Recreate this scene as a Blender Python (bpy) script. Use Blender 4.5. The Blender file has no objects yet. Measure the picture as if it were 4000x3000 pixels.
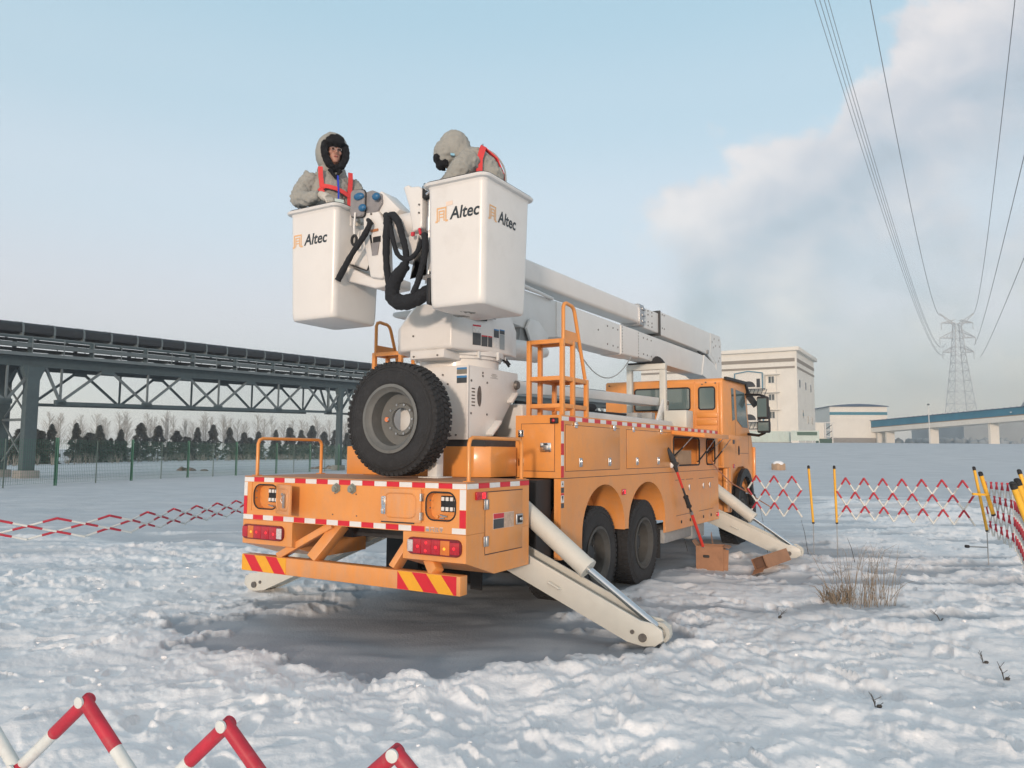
import bpy, bmesh, math, random
import numpy as np
from mathutils import Vector, Matrix
random.seed(7); np.random.seed(7)
S = bpy.context.scene
COL = S.collection
R = math.radians

# ------------------------------------------------------------------ camera
cam_d = bpy.data.cameras.new('camera'); cam = bpy.data.objects.new('camera', cam_d); COL.objects.link(cam)
cam_d.sensor_width = 36.0; cam_d.lens = 2963.3 / 4000 * 36.0
cam_d.clip_start = 0.05; cam_d.clip_end = 6000
cam.matrix_world = Matrix.Translation((0, 0, 1.6)) @ Matrix.Rotation(R(90 + 5.113), 4, 'X') @ Matrix.Rotation(R(0.388), 4, 'Z')
S.camera = cam
S.render.resolution_x = 1024; S.render.resolution_y = 768
S.view_settings.view_transform = 'Standard'; S.view_settings.look = 'None'
S.view_settings.gamma = 1.0; S.view_settings.exposure = 0.24; S.view_settings.use_curve_mapping = False

# ------------------------------------------------------------------ light
SUN_AZ = R(191.0); SUN_EL = R(7.0)
sd = bpy.data.lights.new('sun', 'SUN'); so = bpy.data.objects.new('sun', sd); COL.objects.link(so)
sd.energy = 1.85; sd.angle = R(4.0); sd.color = (1.0, 0.80, 0.66)
_sdir = Vector((math.sin(SUN_AZ) * math.cos(SUN_EL), math.cos(SUN_AZ) * math.cos(SUN_EL), math.sin(SUN_EL)))
so.rotation_euler = _sdir.to_track_quat('Z', 'Y').to_euler()
so.location = (-10, -40, 20)

def s2l(c):
    return tuple((x / 12.92 if x <= .04045 else ((x + .055) / 1.055) ** 2.4) for x in c) + (1,)

def build_world():
    w = bpy.data.worlds.new('World'); S.world = w; w.use_nodes = True
    nt = w.node_tree; nt.nodes.clear(); N = nt.nodes.new; L = nt.links.new
    out = N('ShaderNodeOutputWorld'); add = N('ShaderNodeAddShader')
    b1 = N('ShaderNodeBackground'); b2 = N('ShaderNodeBackground')
    sky = N('ShaderNodeTexSky'); sky.sky_type = 'NISHITA'; sky.sun_disc = False
    sky.sun_elevation = SUN_EL; sky.sun_rotation = SUN_AZ; sky.air_density = 1.0; sky.dust_density = 1.0
    b1.inputs['Strength'].default_value = 0.05
    L(sky.outputs[0], b1.inputs['Color'])
    tc = N('ShaderNodeTexCoord'); sp = N('ShaderNodeSeparateXYZ'); L(tc.outputs['Generated'], sp.inputs[0])
    def math_(op, a, b=None, c=None, clamp=False):
        n = N('ShaderNodeMath'); n.operation = op; n.use_clamp = clamp
        for i, v in enumerate((a, b, c)):
            if v is None: continue
            if isinstance(v, (int, float)): n.inputs[i].default_value = v
            else: L(v, n.inputs[i])
        return n.outputs[0]
    X, Y, Z = sp.outputs
    ramp = N('ShaderNodeValToRGB'); cr = ramp.color_ramp; cr.interpolation = 'EASE'
    stops = [(0, (.84, .87, .89)), (.05, (.855, .87, .89)), (.15, (.875, .865, .895)), (.30, (.815, .865, .905)), (.42, (.742, .835, .885)),
             (.53, (.685, .81, .87)), (.75, (.66, .74, .78)), (1.0, (.68, .72, .75))]
    while len(cr.elements) < len(stops): cr.elements.new(.5)
    for e, (p, c) in zip(cr.elements, stops): e.position = p; e.color = s2l(c)
    L(math_('MAXIMUM', Z, 0.0), ramp.inputs[0])
    glow = math_('MULTIPLY', math_('MULTIPLY', math_('SUBTRACT', .15, Y), 1.1, clamp=True), math_('SUBTRACT', 1.0, math_('MULTIPLY', Z, .9)), clamp=True)
    wm = N('ShaderNodeMix'); wm.data_type = 'RGBA'; L(glow, wm.inputs[0]); L(ramp.outputs[0], wm.inputs[6]); wm.inputs[7].default_value = s2l((.90, .85, .83))
    # cloud bank: smoke plume and stratus over the right half of the horizon
    yy = math_('MAXIMUM', Y, 0.12)
    p = math_('DIVIDE', X, yy); q = math_('DIVIDE', Z, yy)
    cv = N('ShaderNodeCombineXYZ'); L(p, cv.inputs[0]); L(math_('MULTIPLY', q, 1.15), cv.inputs[1])
    n1 = N('ShaderNodeTexNoise'); n1.inputs['Scale'].default_value = 6.0; n1.inputs['Detail'].default_value = 7; n1.inputs['Roughness'].default_value = .52; L(cv.outputs[0], n1.inputs['Vector'])
    mp = N('ShaderNodeMapping'); L(cv.outputs[0], mp.inputs[0]); mp.inputs['Rotation'].default_value = (0, 0, R(-36)); mp.inputs['Scale'].default_value = (1.0, 1.9, 1); mp.inputs['Location'].default_value = (3.1, 1.7, .4)
    n2 = N('ShaderNodeTexNoise'); n2.inputs['Scale'].default_value = 2.6; n2.inputs['Detail'].default_value = 5; n2.inputs['Distortion'].default_value = .4; n2.inputs['Roughness'].default_value = .5; L(mp.outputs[0], n2.inputs['Vector'])
    n1f = n1.outputs['Fac']; n2f = n2.outputs['Fac']
    nz1 = math_('SUBTRACT', n1f, .5); nzb = math_('SUBTRACT', n2f, .5)
    # distance below the plume's upper edge  d = .21 + .66p - q
    d = math_('SUBTRACT', math_('MULTIPLY_ADD', p, .74, .205), q)
    dn = math_('MULTIPLY_ADD', nz1, .36, math_('SUBTRACT', d, .01))
    m1 = math_('MULTIPLY', dn, 22.0, clamp=True)
    m2 = math_('MULTIPLY', math_('MULTIPLY_ADD', nz1, .35, math_('SUBTRACT', p, .12)), 8.0, clamp=True)
    mask = math_('MULTIPLY', m1, m2)
    mask = math_('MULTIPLY', math_('MULTIPLY', mask, mask), math_('MULTIPLY_ADD', mask, -2.0, 3.0))
    # gaps of pale blue low down
    gap = math_('MULTIPLY', math_('SUBTRACT', n1f, .40), 5.0, clamp=True)
    deep = math_('MULTIPLY', math_('SUBTRACT', d, .20), 6.0, clamp=True)
    mask = math_('MULTIPLY', mask, math_('SUBTRACT', 1.0, math_('MULTIPLY', deep, math_('MULTIPLY', math_('SUBTRACT', 1.0, gap), .7))))
    # shade inside the clouds: bright sunlit top, grey belly, paler stratus beneath
    bel = N('ShaderNodeValToRGB'); be = bel.color_ramp; be.interpolation = 'EASE'
    st_ = [(0, .78), (.09, .92), (.24, .56), (.38, .16), (.56, .38), (1, .56)]
    while len(be.elements) < len(st_): be.elements.new(.5)
    for e_, (p_, c_) in zip(be.elements, st_): e_.position = p_; e_.color = (c_, c_, c_, 1)
    L(math_('MULTIPLY', math_('MULTIPLY_ADD', nzb, .20, math_('MULTIPLY_ADD', nz1, .12, d)), 2.0, clamp=True), bel.inputs[0])
    n3 = N('ShaderNodeTexNoise'); n3.inputs['Scale'].default_value = 13; n3.inputs['Detail'].default_value = 6; n3.inputs['Distortion'].default_value = .6; n3.inputs['Roughness'].default_value = .5; L(cv.outputs[0], n3.inputs['Vector'])
    nzc = math_('SUBTRACT', n3.outputs['Fac'], .5)
    lit = math_('MULTIPLY_ADD', nzc, .8, math_('MULTIPLY_ADD', nz1, 1.0, math_('MULTIPLY_ADD', nzb, 1.0, bel.outputs[0])))
    lit = math_('MAXIMUM', math_('MINIMUM', lit, 1.0), 0.0)
    cc = N('ShaderNodeValToRGB'); e = cc.color_ramp.elements
    e[0].position = 0; e[0].color = s2l((.69, .72, .75)); e[1].position = 1; e[1].color = s2l((.93, .90, .885))
    e2 = cc.color_ramp.elements.new(.45); e2.color = s2l((.79, .795, .815)); e3 = cc.color_ramp.elements.new(.2); e3.color = s2l((.725, .757, .79))
    L(lit, cc.inputs[0])
    mix = N('ShaderNodeMix'); mix.data_type = 'RGBA'; L(mask, mix.inputs[0]); L(wm.outputs[2], mix.inputs[6]); L(cc.outputs[0], mix.inputs[7])
    L(mix.outputs[2], b2.inputs['Color']); b2.inputs['Strength'].default_value = .80
    L(b1.outputs[0], add.inputs[0]); L(b2.outputs[0], add.inputs[1]); L(add.outputs[0], out.inputs['Surface'])
build_world()

# ------------------------------------------------------------------ materials
MATS = {}
def mat(name, rgb, rough=.5, metal=0., spec=.5, noise=0., nscale=6., bump=0., bscale=60., emit=None, estr=0., coat=0., dirt=None, dirt_amt=0., sub=0., low=0.):
    if name in MATS: return MATS[name]
    m = bpy.data.materials.new(name); m.use_nodes = True; nt = m.node_tree
    b = nt.nodes['Principled BSDF']; N = nt.nodes.new; L = nt.links.new
    b.inputs['Base Color'].default_value = (*rgb, 1); b.inputs['Roughness'].default_value = rough
    b.inputs['Metallic'].default_value = metal; b.inputs['Specular IOR Level'].default_value = spec
    if coat: b.inputs['Coat Weight'].default_value = coat; b.inputs['Coat Roughness'].default_value = .15
    if sub: b.inputs['Subsurface Weight'].default_value = sub; b.inputs['Subsurface Radius'].default_value = (.03, .03, .03)
    tc = N('ShaderNodeTexCoord')
    if noise or dirt:
        nz = N('ShaderNodeTexNoise'); nz.inputs['Scale'].default_value = nscale; nz.inputs['Detail'].default_value = 5; nz.inputs['Roughness'].default_value = .6
        L(tc.outputs['Object'], nz.inputs['Vector'])
        mr = N('ShaderNodeMapRange'); L(nz.outputs['Fac'], mr.inputs[0]); mr.inputs[1].default_value = .3; mr.inputs[2].default_value = .7
        mr.inputs[3].default_value = 1 - noise; mr.inputs[4].default_value = 1 + noise
        hs = N('ShaderNodeHueSaturation'); hs.inputs['Color'].default_value = (*rgb, 1); L(mr.outputs[0], hs.inputs['Value'])
        col = hs.outputs[0]
        if dirt:
            n3 = N('ShaderNodeTexNoise'); n3.inputs['Scale'].default_value = nscale * 1.7; n3.inputs['Detail'].default_value = 8; n3.inputs['Roughness'].default_value = .7
            L(tc.outputs['Object'], n3.inputs['Vector'])
            r3 = N('ShaderNodeMapRange'); L(n3.outputs['Fac'], r3.inputs[0]); r3.inputs[1].default_value = .52; r3.inputs[2].default_value = .75; r3.inputs[4].default_value = dirt_amt
            mx = N('ShaderNodeMix'); mx.data_type = 'RGBA'; L(r3.outputs[0], mx.inputs[0]); L(col, mx.inputs[6]); mx.inputs[7].default_value = (*dirt, 1)
            col = mx.outputs[2]
            if low:   # dried road salt and slush film on the lower panels
                sx = N('ShaderNodeSeparateXYZ'); L(tc.outputs['Object'], sx.inputs[0]); rz_ = N('ShaderNodeMapRange'); L(sx.outputs[2], rz_.inputs[0]); rz_.inputs[1].default_value = 1.45; rz_.inputs[2].default_value = .5; rz_.inputs[4].default_value = low
                mp_ = N('ShaderNodeMapping'); mp_.inputs['Scale'].default_value = (7, 7, 1.4); L(tc.outputs['Object'], mp_.inputs[0]); n5 = N('ShaderNodeTexNoise'); n5.inputs['Scale'].default_value = 1.6; n5.inputs['Detail'].default_value = 8; n5.inputs['Roughness'].default_value = .7; L(mp_.outputs[0], n5.inputs['Vector'])
                r5 = N('ShaderNodeMapRange'); L(n5.outputs['Fac'], r5.inputs[0]); r5.inputs[1].default_value = .38; r5.inputs[2].default_value = .68
                mm = N('ShaderNodeMath'); mm.operation = 'MULTIPLY'; L(rz_.outputs[0], mm.inputs[0]); L(r5.outputs[0], mm.inputs[1])
                mx5 = N('ShaderNodeMix'); mx5.data_type = 'RGBA'; L(mm.outputs[0], mx5.inputs[0]); L(col, mx5.inputs[6]); mx5.inputs[7].default_value = (.42, .36, .32, 1); col = mx5.outputs[2]
        L(col, b.inputs['Base Color'])
        r2 = N('ShaderNodeMapRange'); L(nz.outputs['Fac'], r2.inputs[0]); r2.inputs[3].default_value = max(0, rough - .08); r2.inputs[4].default_value = min(1, rough + .1)
        L(r2.outputs[0], b.inputs['Roughness'])
    if bump:
        nb = N('ShaderNodeTexNoise'); nb.inputs['Scale'].default_value = bscale; nb.inputs['Detail'].default_value = 4
        L(tc.outputs['Object'], nb.inputs['Vector'])
        bp = N('ShaderNodeBump'); bp.inputs['Strength'].default_value = bump; bp.inputs['Distance'].default_value = .02
        L(nb.outputs['Fac'], bp.inputs['Height']); L(bp.outputs[0], b.inputs['Normal'])
    if emit: b.inputs['Emission Color'].default_value = (*emit, 1); b.inputs['Emission Strength'].default_value = estr
    MATS[name] = m; return m

ORANGE = mat('orange_paint', (.72, .285, .065), .42, noise=.06, nscale=3, coat=.25, dirt=(.40, .25, .16), dirt_amt=.36, low=.32)
ORANGE_D = mat('orange_deck', (.46, .22, .11), .7, noise=.12, nscale=5, dirt=(.28, .22, .2), dirt_amt=.6)
WHITE = mat('white_paint', (.69, .675, .65), .35, noise=.025, nscale=2, coat=.2, dirt=(.50, .475, .44), dirt_amt=.30)
WHITE_S = mat('white_steel', (.66, .67, .66), .42, noise=.04, nscale=3, dirt=(.5, .5, .48), dirt_amt=.25)
CREAM = mat('cream_paint', (.57, .575, .53), .4, noise=.05, nscale=4, dirt=(.45, .44, .40), dirt_amt=.3)
BLACK = mat('black_rubber', (.018, .019, .021), .75, noise=.15, nscale=20, bump=.2, bscale=90)
TYRE = mat('tyre_rubber', (.020, .021, .023), .82, noise=.25, nscale=9, bump=.35, bscale=60, dirt=(.06, .06, .063), dirt_amt=.35)
DARK = mat('dark_steel', (.035, .038, .042), .6, noise=.2, nscale=8, dirt=(.12, .10, .09), dirt_amt=.4)
DARKVOID = mat('dark_plastic', (.012, .013, .015), .6)
SLEEVE = mat('hose_sleeve', (.012, .014, .018), .9, noise=.2, nscale=30, bump=.5, bscale=80)
RIMD = mat('dark_rim', (.055, .055, .052), .7, noise=.12, nscale=8, dirt=(.09, .09, .085), dirt_amt=.5)
RIM = mat('grey_rim', (.135, .14, .135), .55, noise=.12, nscale=8, dirt=(.08, .08, .075), dirt_amt=.5)
CHROME = mat('chrome', (.72, .74, .76), .12, metal=1)
STEEL = mat('zinc_steel', (.45, .46, .47), .38, metal=.9, noise=.1, nscale=30)
PIN = mat('pin_steel', (.16, .15, .14), .5, metal=.6, noise=.3, nscale=25)
RED = mat('red_reflective', (.60, .015, .03), .35, noise=.05, nscale=20)
WHT_R = mat('white_reflective', (.70, .69, .67), .4, noise=.05, nscale=20)
YEL = mat('yellow_reflective', (.78, .37, .02), .4, noise=.04, nscale=20)
LRED = mat('red_lens', (.42, .008, .02), .12, coat=.5, noise=.2, nscale=60)
LRED2 = mat('red_glow', (.6, .01, .02), .2, emit=(1, .02, .03), estr=.9)
LAMB = mat('amber_lens', (.62, .16, .02), .15, coat=.5)
LAMB2 = mat('amber_glow', (.8, .25, .02), .2, emit=(1, .33, .02), estr=1.1)
LCLR = mat('clear_lens', (.55, .50, .50), .15, coat=.6, noise=.25, nscale=90)
GLASS = mat('dark_glass', (.035, .055, .06), .06, spec=.9, coat=.5)
GLASS2 = mat('pane_glass', (.10, .15, .155), .08, spec=.9, coat=.3)
GREYM = mat('grey_metal', (.30, .31, .31), .5, noise=.15, nscale=12)
GREYSOCK = mat('grey_socket', (.22, .24, .21), .55, noise=.1, nscale=20)
BLUE = mat('blue_knob', (.02, .12, .26), .4)
GBOX = mat('grey_console', (.24, .23, .235), .35, noise=.15, nscale=12)
DECB = mat('decal_black', (.05, .058, .065), .5, noise=.15, nscale=30)
DECBR = mat('decal_brown', (.20, .19, .16), .5, noise=.1, nscale=30)
DECBL = mat('decal_blue', (.05, .22, .48), .5)
DECR = mat('decal_red', (.55, .03, .05), .5)
DECW = mat('decal_white', (.68, .67, .65), .5, noise=.15, nscale=50)
DECG = mat('decal_grey', (.30, .34, .36), .5, noise=.1, nscale=30)
LOGO = mat('logo_orange', (.72, .42, .20), .5)
LETTER = mat('letter_dark', (.022, .032, .04), .5)
JACKET = mat('grey_jacket', (.31, .31, .285), .85, noise=.1, nscale=6, bump=.35, bscale=35)
HARN = mat('harness_red', (.68, .055, .055), .7, bump=.2, bscale=90)
FUR = mat('black_fur', (.008, .009, .012), .95, bump=.8, bscale=140)
SKIN = mat('skin', (.40, .205, .15), .55, sub=.05, noise=.08, nscale=30)
LIPS = mat('lips', (.30, .085, .075), .5)
EYEM = mat('eye_dark', (.02, .015, .012), .3)
GLOVE = mat('white_glove', (.50, .48, .43), .9, bump=.3, bscale=150, noise=.06, nscale=20)
BLUEL = mat('lanyard_blue', (.02, .05, .50), .6)
BADGE = mat('badge', (.55, .66, .64), .3)
CARD = mat('cardboard', (.33, .175, .10), .85, noise=.12, nscale=7, bump=.15, bscale=40, dirt=(.22, .12, .075), dirt_amt=.5)
CARD2 = mat('cardboard_light', (.42, .29, .19), .85, noise=.12, nscale=7)
CARDIN = mat('cardboard_inside', (.16, .09, .06), .9, noise=.1, nscale=7)
POLER = mat('pole_red', (.62, .045, .03), .4, noise=.08, nscale=20)
ROPE = mat('rope', (.48, .20, .11), .8)
BRED = mat('barrier_red', (.46, .022, .045), .5, noise=.18, nscale=14, dirt=(.34, .13, .13), dirt_amt=.7)
BWHT = mat('barrier_white', (.64, .67, .65), .5, noise=.08, nscale=12, dirt=(.42, .42, .40), dirt_amt=.5)
BYEL = mat('barrier_yellow', (.80, .43, .03), .45, noise=.08, nscale=10)
TRUSS = mat('truss_paint', (.055, .085, .095), .6, noise=.15, nscale=3, dirt=(.10, .13, .13), dirt_amt=.5)
TRUSSL = mat('truss_light', (.13, .16, .17), .6, noise=.1, nscale=3)
BELT = mat('belt_cover', (.010, .013, .017), .55, noise=.2, nscale=1.5)
CONC = mat('concrete', (.27, .265, .255), .9, noise=.12, nscale=2, dirt=(.2, .17, .15), dirt_amt=.5)
GREEN = mat('fence_green', (.018, .14, .085), .5, noise=.1, nscale=4)
BCREAM = mat('plaster_cream', (.76, .735, .67), .8, noise=.05, nscale=.35, dirt=(.52, .49, .42), dirt_amt=.3)
BBAND = mat('band_brown', (.27, .24, .20), .8)
BTEAL = mat('band_teal', (.03, .20, .28), .6, noise=.1, nscale=1)
BBLUE = mat('gallery_blue', (.035, .19, .29), .6, noise=.15, nscale=.4, dirt=(.14, .23, .26), dirt_amt=.5)
ROOFB = mat('roof_blue', (.05, .10, .17), .6)
WINF = mat('window_frame', (.62, .62, .60), .5)
FARG = mat('far_grey', (.16, .19, .20), .9, noise=.1, nscale=.1)
PYL = mat('pylon_steel', (.50, .53, .55), .6)
WIRE = mat('wire', (.24, .25, .27), .6)
STRAW = mat('straw', (.25, .205, .155), .9, noise=.3, nscale=10)
TWIG = mat('twig', (.06, .055, .05), .9)
BARK = mat('bark', (.20, .18, .16), .9, noise=.2, nscale=2)
BARKL = mat('bark_pale', (.36, .34, .31), .9, noise=.25, nscale=3)
def foliage_mat():
    m = bpy.data.materials.new('conifer'); m.use_nodes = True; nt = m.node_tree; b = nt.nodes['Principled BSDF']
    g = nt.nodes.new('ShaderNodeNewGeometry'); r = nt.nodes.new('ShaderNodeValToRGB')
    r.color_ramp.elements[0].color = (.018, .030, .025, 1); r.color_ramp.elements[1].color = (.085, .095, .078, 1)
    nt.links.new(g.outputs['Random Per Island'], r.inputs[0]); nt.links.new(r.outputs[0], b.inputs['Base Color']); b.inputs['Roughness'].default_value = .9
    return m
CONIFER = foliage_mat()

# ------------------------------------------------------------------ mesh helpers
class M:
    def __init__(s): s.v = []; s.f = []; s.m = []
    def add(s, vs, fs, mi=0):
        o = len(s.v); s.v += [tuple(v) for v in vs]; s.f += [tuple(i + o for i in f) for f in fs]; s.m += [mi] * len(fs); return s
    def box(s, x0, x1, y0, y1, z0, z1, mi=0):
        v = [(x, y, z) for z in (z0, z1) for y in (y0, y1) for x in (x0, x1)]
        return s.add(v, [(0, 2, 3, 1), (4, 5, 7, 6), (0, 1, 5, 4), (2, 6, 7, 3), (0, 4, 6, 2), (1, 3, 7, 5)], mi)
    def beam(s, a, b, w, h, up=(0, 0, 1), mi=0, w2=None, h2=None):
        a = Vector(a); b = Vector(b); d = (b - a).normalized(); u = Vector(up)
        if abs(d.dot(u)) > .98: u = Vector((1, 0, 0))
        r = d.cross(u).normalized(); u = r.cross(d).normalized()
        w2 = w if w2 is None else w2; h2 = h if h2 is None else h2
        v = []
        for p, ww, hh in ((a, w, h), (b, w2, h2)):
            for sx, sz in ((-1, -1), (1, -1), (1, 1), (-1, 1)): v.append(p + r * sx * ww / 2 + u * sz * hh / 2)
        return s.add(v, [(3, 2, 1, 0), (4, 5, 6, 7), (0, 1, 5, 4), (1, 2, 6, 5), (2, 3, 7, 6), (3, 0, 4, 7)], mi)
    def tube(s, pts, r, n=8, mi=0, closed=False, caps=True):
        P = [Vector(p) for p in pts]; k = len(P)
        rr = r if isinstance(r, (list, tuple)) else [r] * k
        T = []
        for i in range(k):
            if closed: t = P[(i + 1) % k] - P[i - 1]
            else: t = P[min(i + 1, k - 1)] - P[max(i - 1, 0)]
            T.append(t.normalized())
        u = Vector((0, 0, 1)) if abs(T[0].z) < .9 else Vector((1, 0, 0))
        vs = []; nrm = (u - T[0] * u.dot(T[0])).normalized()
        for i in range(k):
            nrm = (nrm - T[i] * nrm.dot(T[i]))
            nrm = nrm.normalized() if nrm.length > 1e-6 else Vector((0, 1, 0))
            bi = T[i].cross(nrm)
            for j in range(n):
                a = 2 * math.pi * j / n; vs.append(P[i] + (nrm * math.cos(a) + bi * math.sin(a)) * rr[i])
        fs = []
        for i in range(k if closed else k - 1):
            for j in range(n):
                a = i * n + j; b = i * n + (j + 1) % n; c = ((i + 1) % k) * n + (j + 1) % n; d = ((i + 1) % k) * n + j
                fs.append((a, b, c, d))
        if caps and not closed: fs.append(tuple(range(n - 1, -1, -1))); fs.append(tuple((k - 1) * n + j for j in range(n)))
        return s.add(vs, fs, mi)
    def cyl(s, a, b, r, n=16, r2=None, mi=0): return s.tube([a, b], [r, r if r2 is None else r2], n, mi)
    def prism(s, poly, vec, mi=0):
        P = [Vector(p) for p in poly]; vec = Vector(vec); n = len(P)
        nr = Vector((0, 0, 0))
        for i in range(n): nr += P[i].cross(P[(i + 1) % n])
        if nr.dot(vec) > 0: P.reverse()
        return s.add(P + [p + vec for p in P], [tuple(range(n)), tuple(range(2 * n - 1, n - 1, -1))] + [(i, i + n, (i + 1) % n + n, (i + 1) % n) for i in range(n)], mi)
    def lathe(s, prof, c, axis='y', n=32, mi=0, closed=False):
        # prof: list of (radius, axial); axis through c
        c = Vector(c); vs = []; k = len(prof)
        for r, a in prof:
            for j in range(n):
                t = 2 * math.pi * j / n; x, y = r * math.cos(t), r * math.sin(t)
                vs.append(c + (Vector((x, a, y)) if axis == 'y' else Vector((a, x, y)) if axis == 'x' else Vector((x, y, a))))
        fs = []
        for i in range(k if closed else k - 1):
            for j in range(n):
                f = (i * n + j, i * n + (j + 1) % n, ((i + 1) % k) * n + (j + 1) % n, ((i + 1) % k) * n + j)
                fs.append(f)
        return s.add(vs, fs, mi)
    def ball(s, c, r, n=10, mi=0):
        c = Vector(c); r = Vector(r) if hasattr(r, '__len__') else Vector((r, r, r)); vs = []; m_ = n // 2 + 1
        for i in range(1, m_):
            ph = math.pi * i / m_
            for j in range(n):
                t = 2 * math.pi * j / n; vs.append((c.x + r.x * math.sin(ph) * math.cos(t), c.y + r.y * math.sin(ph) * math.sin(t), c.z + r.z * math.cos(ph)))
        vs += [(c.x, c.y, c.z + r.z), (c.x, c.y, c.z - r.z)]; fs = []
        for i in range(m_ - 2):
            for j in range(n): fs.append((i * n + j, (i + 1) * n + j, (i + 1) * n + (j + 1) % n, i * n + (j + 1) % n))
        t = (m_ - 1) * n
        for j in range(n): fs.append((t, j, (j + 1) % n)); fs.append((t + 1, (m_ - 2) * n + (j + 1) % n, (m_ - 2) * n + j))
        return s.add(vs, fs, mi)

def tag(o, label=None, cat=None, group=None, kind=None):
    if label: o['label'] = label
    if cat: o['category'] = cat
    if group: o['group'] = group
    if kind: o['kind'] = kind
    return o

def mk(name, m, mats, parent=None, bevel=0, seg=2, ang=38, loc=None, smooth=True, fixn=False, **t):
    me = bpy.data.meshes.new(name)
    me.from_pydata(m.v, [], m.f)
    if not isinstance(mats, (list, tuple)): mats = [mats]
    for x in mats: me.materials.append(x)
    if len(mats) > 1: me.polygons.foreach_set('material_index', m.m)
    if bevel or fixn:
        bm = bmesh.new(); bm.from_mesh(me)
        if fixn: bmesh.ops.recalc_face_normals(bm, faces=bm.faces)
        if bevel:
            es = [e for e in bm.edges if len(e.link_faces) == 2 and e.calc_face_angle(0) > R(28)]
            if es: bmesh.ops.bevel(bm, geom=es, offset=bevel, segments=seg, profile=.5, affect='EDGES', clamp_overlap=True)
        bm.to_mesh(me); bm.free()
    if smooth:
        me.polygons.foreach_set('use_smooth', [True] * len(me.polygons)); me.set_sharp_from_angle(angle=R(ang))
    me.update()
    o = bpy.data.objects.new(name, me); COL.objects.link(o)
    if parent is not None: o.parent = parent
    if loc is not None: o.location = loc
    return tag(o, **t)

def empty(name, loc=(0, 0, 0), rz=0, parent=None, **t):
    o = bpy.data.objects.new(name, None); COL.objects.link(o); o.location = loc; o.rotation_euler = (0, 0, rz); o.empty_display_size = .2
    if parent is not None: o.parent = parent
    return tag(o, **t)

def dup(o, parent=None, loc=None, rz=None, **t):
    c = o.copy(); COL.objects.link(c)
    if parent is not None: c.parent = parent
    if loc is not None: c.location = loc
    if rz is not None: c.rotation_euler = (0, 0, rz)
    for ch in [x for x in o.children]: dup(ch, parent=c)
    return tag(c, **t)

def rrect(w, h, r, n=5):
    """rounded rectangle, centred, counter-clockwise"""
    out = []
    for cx, cy, a0 in ((w / 2 - r, h / 2 - r, 0), (-w / 2 + r, h / 2 - r, 90), (-w / 2 + r, -h / 2 + r, 180), (w / 2 - r, -h / 2 + r, 270)):
        for i in range(n + 1):
            a = R(a0 + 90 * i / n); out.append((cx + r * math.cos(a), cy + r * math.sin(a)))
    return out

def loft(m, loops, mi=0, cap0=False, cap1=False):
    n = len(loops[0]); o = []
    vs = [p for l in loops for p in l]; fs = []
    for i in range(len(loops) - 1):
        for j in range(n): fs.append((i * n + j, i * n + (j + 1) % n, (i + 1) * n + (j + 1) % n, (i + 1) * n + j))
    if cap0: fs.append(tuple(range(n - 1, -1, -1)))
    if cap1: fs.append(tuple((len(loops) - 1) * n + j for j in range(n)))
    return m.add(vs, fs, mi)

def text_mesh(txt, size, bold=.0, shear=0.):
    c = bpy.data.curves.new('t', 'FONT'); c.body = txt; c.size = size; c.offset = bold; c.shear = shear; c.resolution_u = 3
    o = bpy.data.objects.new('t', c); COL.objects.link(o)
    dg = bpy.context.evaluated_depsgraph_get(); me = bpy.data.meshes.new_from_object(o.evaluated_get(dg))
    vs = [tuple(v.co) for v in me.vertices]; fs = [tuple(p.vertices) for p in me.polygons]
    bpy.data.objects.remove(o); bpy.data.curves.remove(c); bpy.data.meshes.remove(me)
    return vs, fs

# ------------------------------------------------------------------ truck frame
YAW = R(30.5388); TP = Vector((-.34289, 5.88804, 0))
RV = Vector((math.cos(YAW), -math.sin(YAW), 0)); DV = Vector((math.sin(YAW), math.cos(YAW), 0))
def TW(u, v, z=0): return TP + RV * u + DV * v + Vector((0, 0, z))
def W2T(x, y):
    d = Vector((x, y, 0)) - TP; return d.dot(RV), d.dot(DV)

# ------------------------------------------------------------------ ground of snow
def _hash(ix, iy, s):
    h = (ix.astype(np.int64) * 374761393 + iy.astype(np.int64) * 668265263 + s * 982451653) & 0xffffffff
    h = ((h ^ (h >> 13)) * 1274126177) & 0xffffffff
    h = (h ^ (h >> 16)) & 0xffffffff
    return h.astype(np.float64) / 4294967295.0
def vnoise(x, y, s=0):
    ix = np.floor(x); iy = np.floor(y); fx = x - ix; fy = y - iy
    ux = fx * fx * fx * (fx * (fx * 6 - 15) + 10); uy = fy * fy * fy * (fy * (fy * 6 - 15) + 10)
    a = _hash(ix, iy, s); b = _hash(ix + 1, iy, s); c = _hash(ix, iy + 1, s); d = _hash(ix + 1, iy + 1, s)
    return (a + (b - a) * ux) * (1 - uy) + (c + (d - c) * ux) * uy
def fbm(x, y, s=0, o=4, g=.5):
    t = 0; a = 1; n = 0
    for i in range(o): t = t + a * (vnoise(x, y, s + i * 17) - .5) * 2; n += a; a *= g; x = x * 2.03 + 11.3; y = y * 2.03 + 5.7
    return t / n
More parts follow.
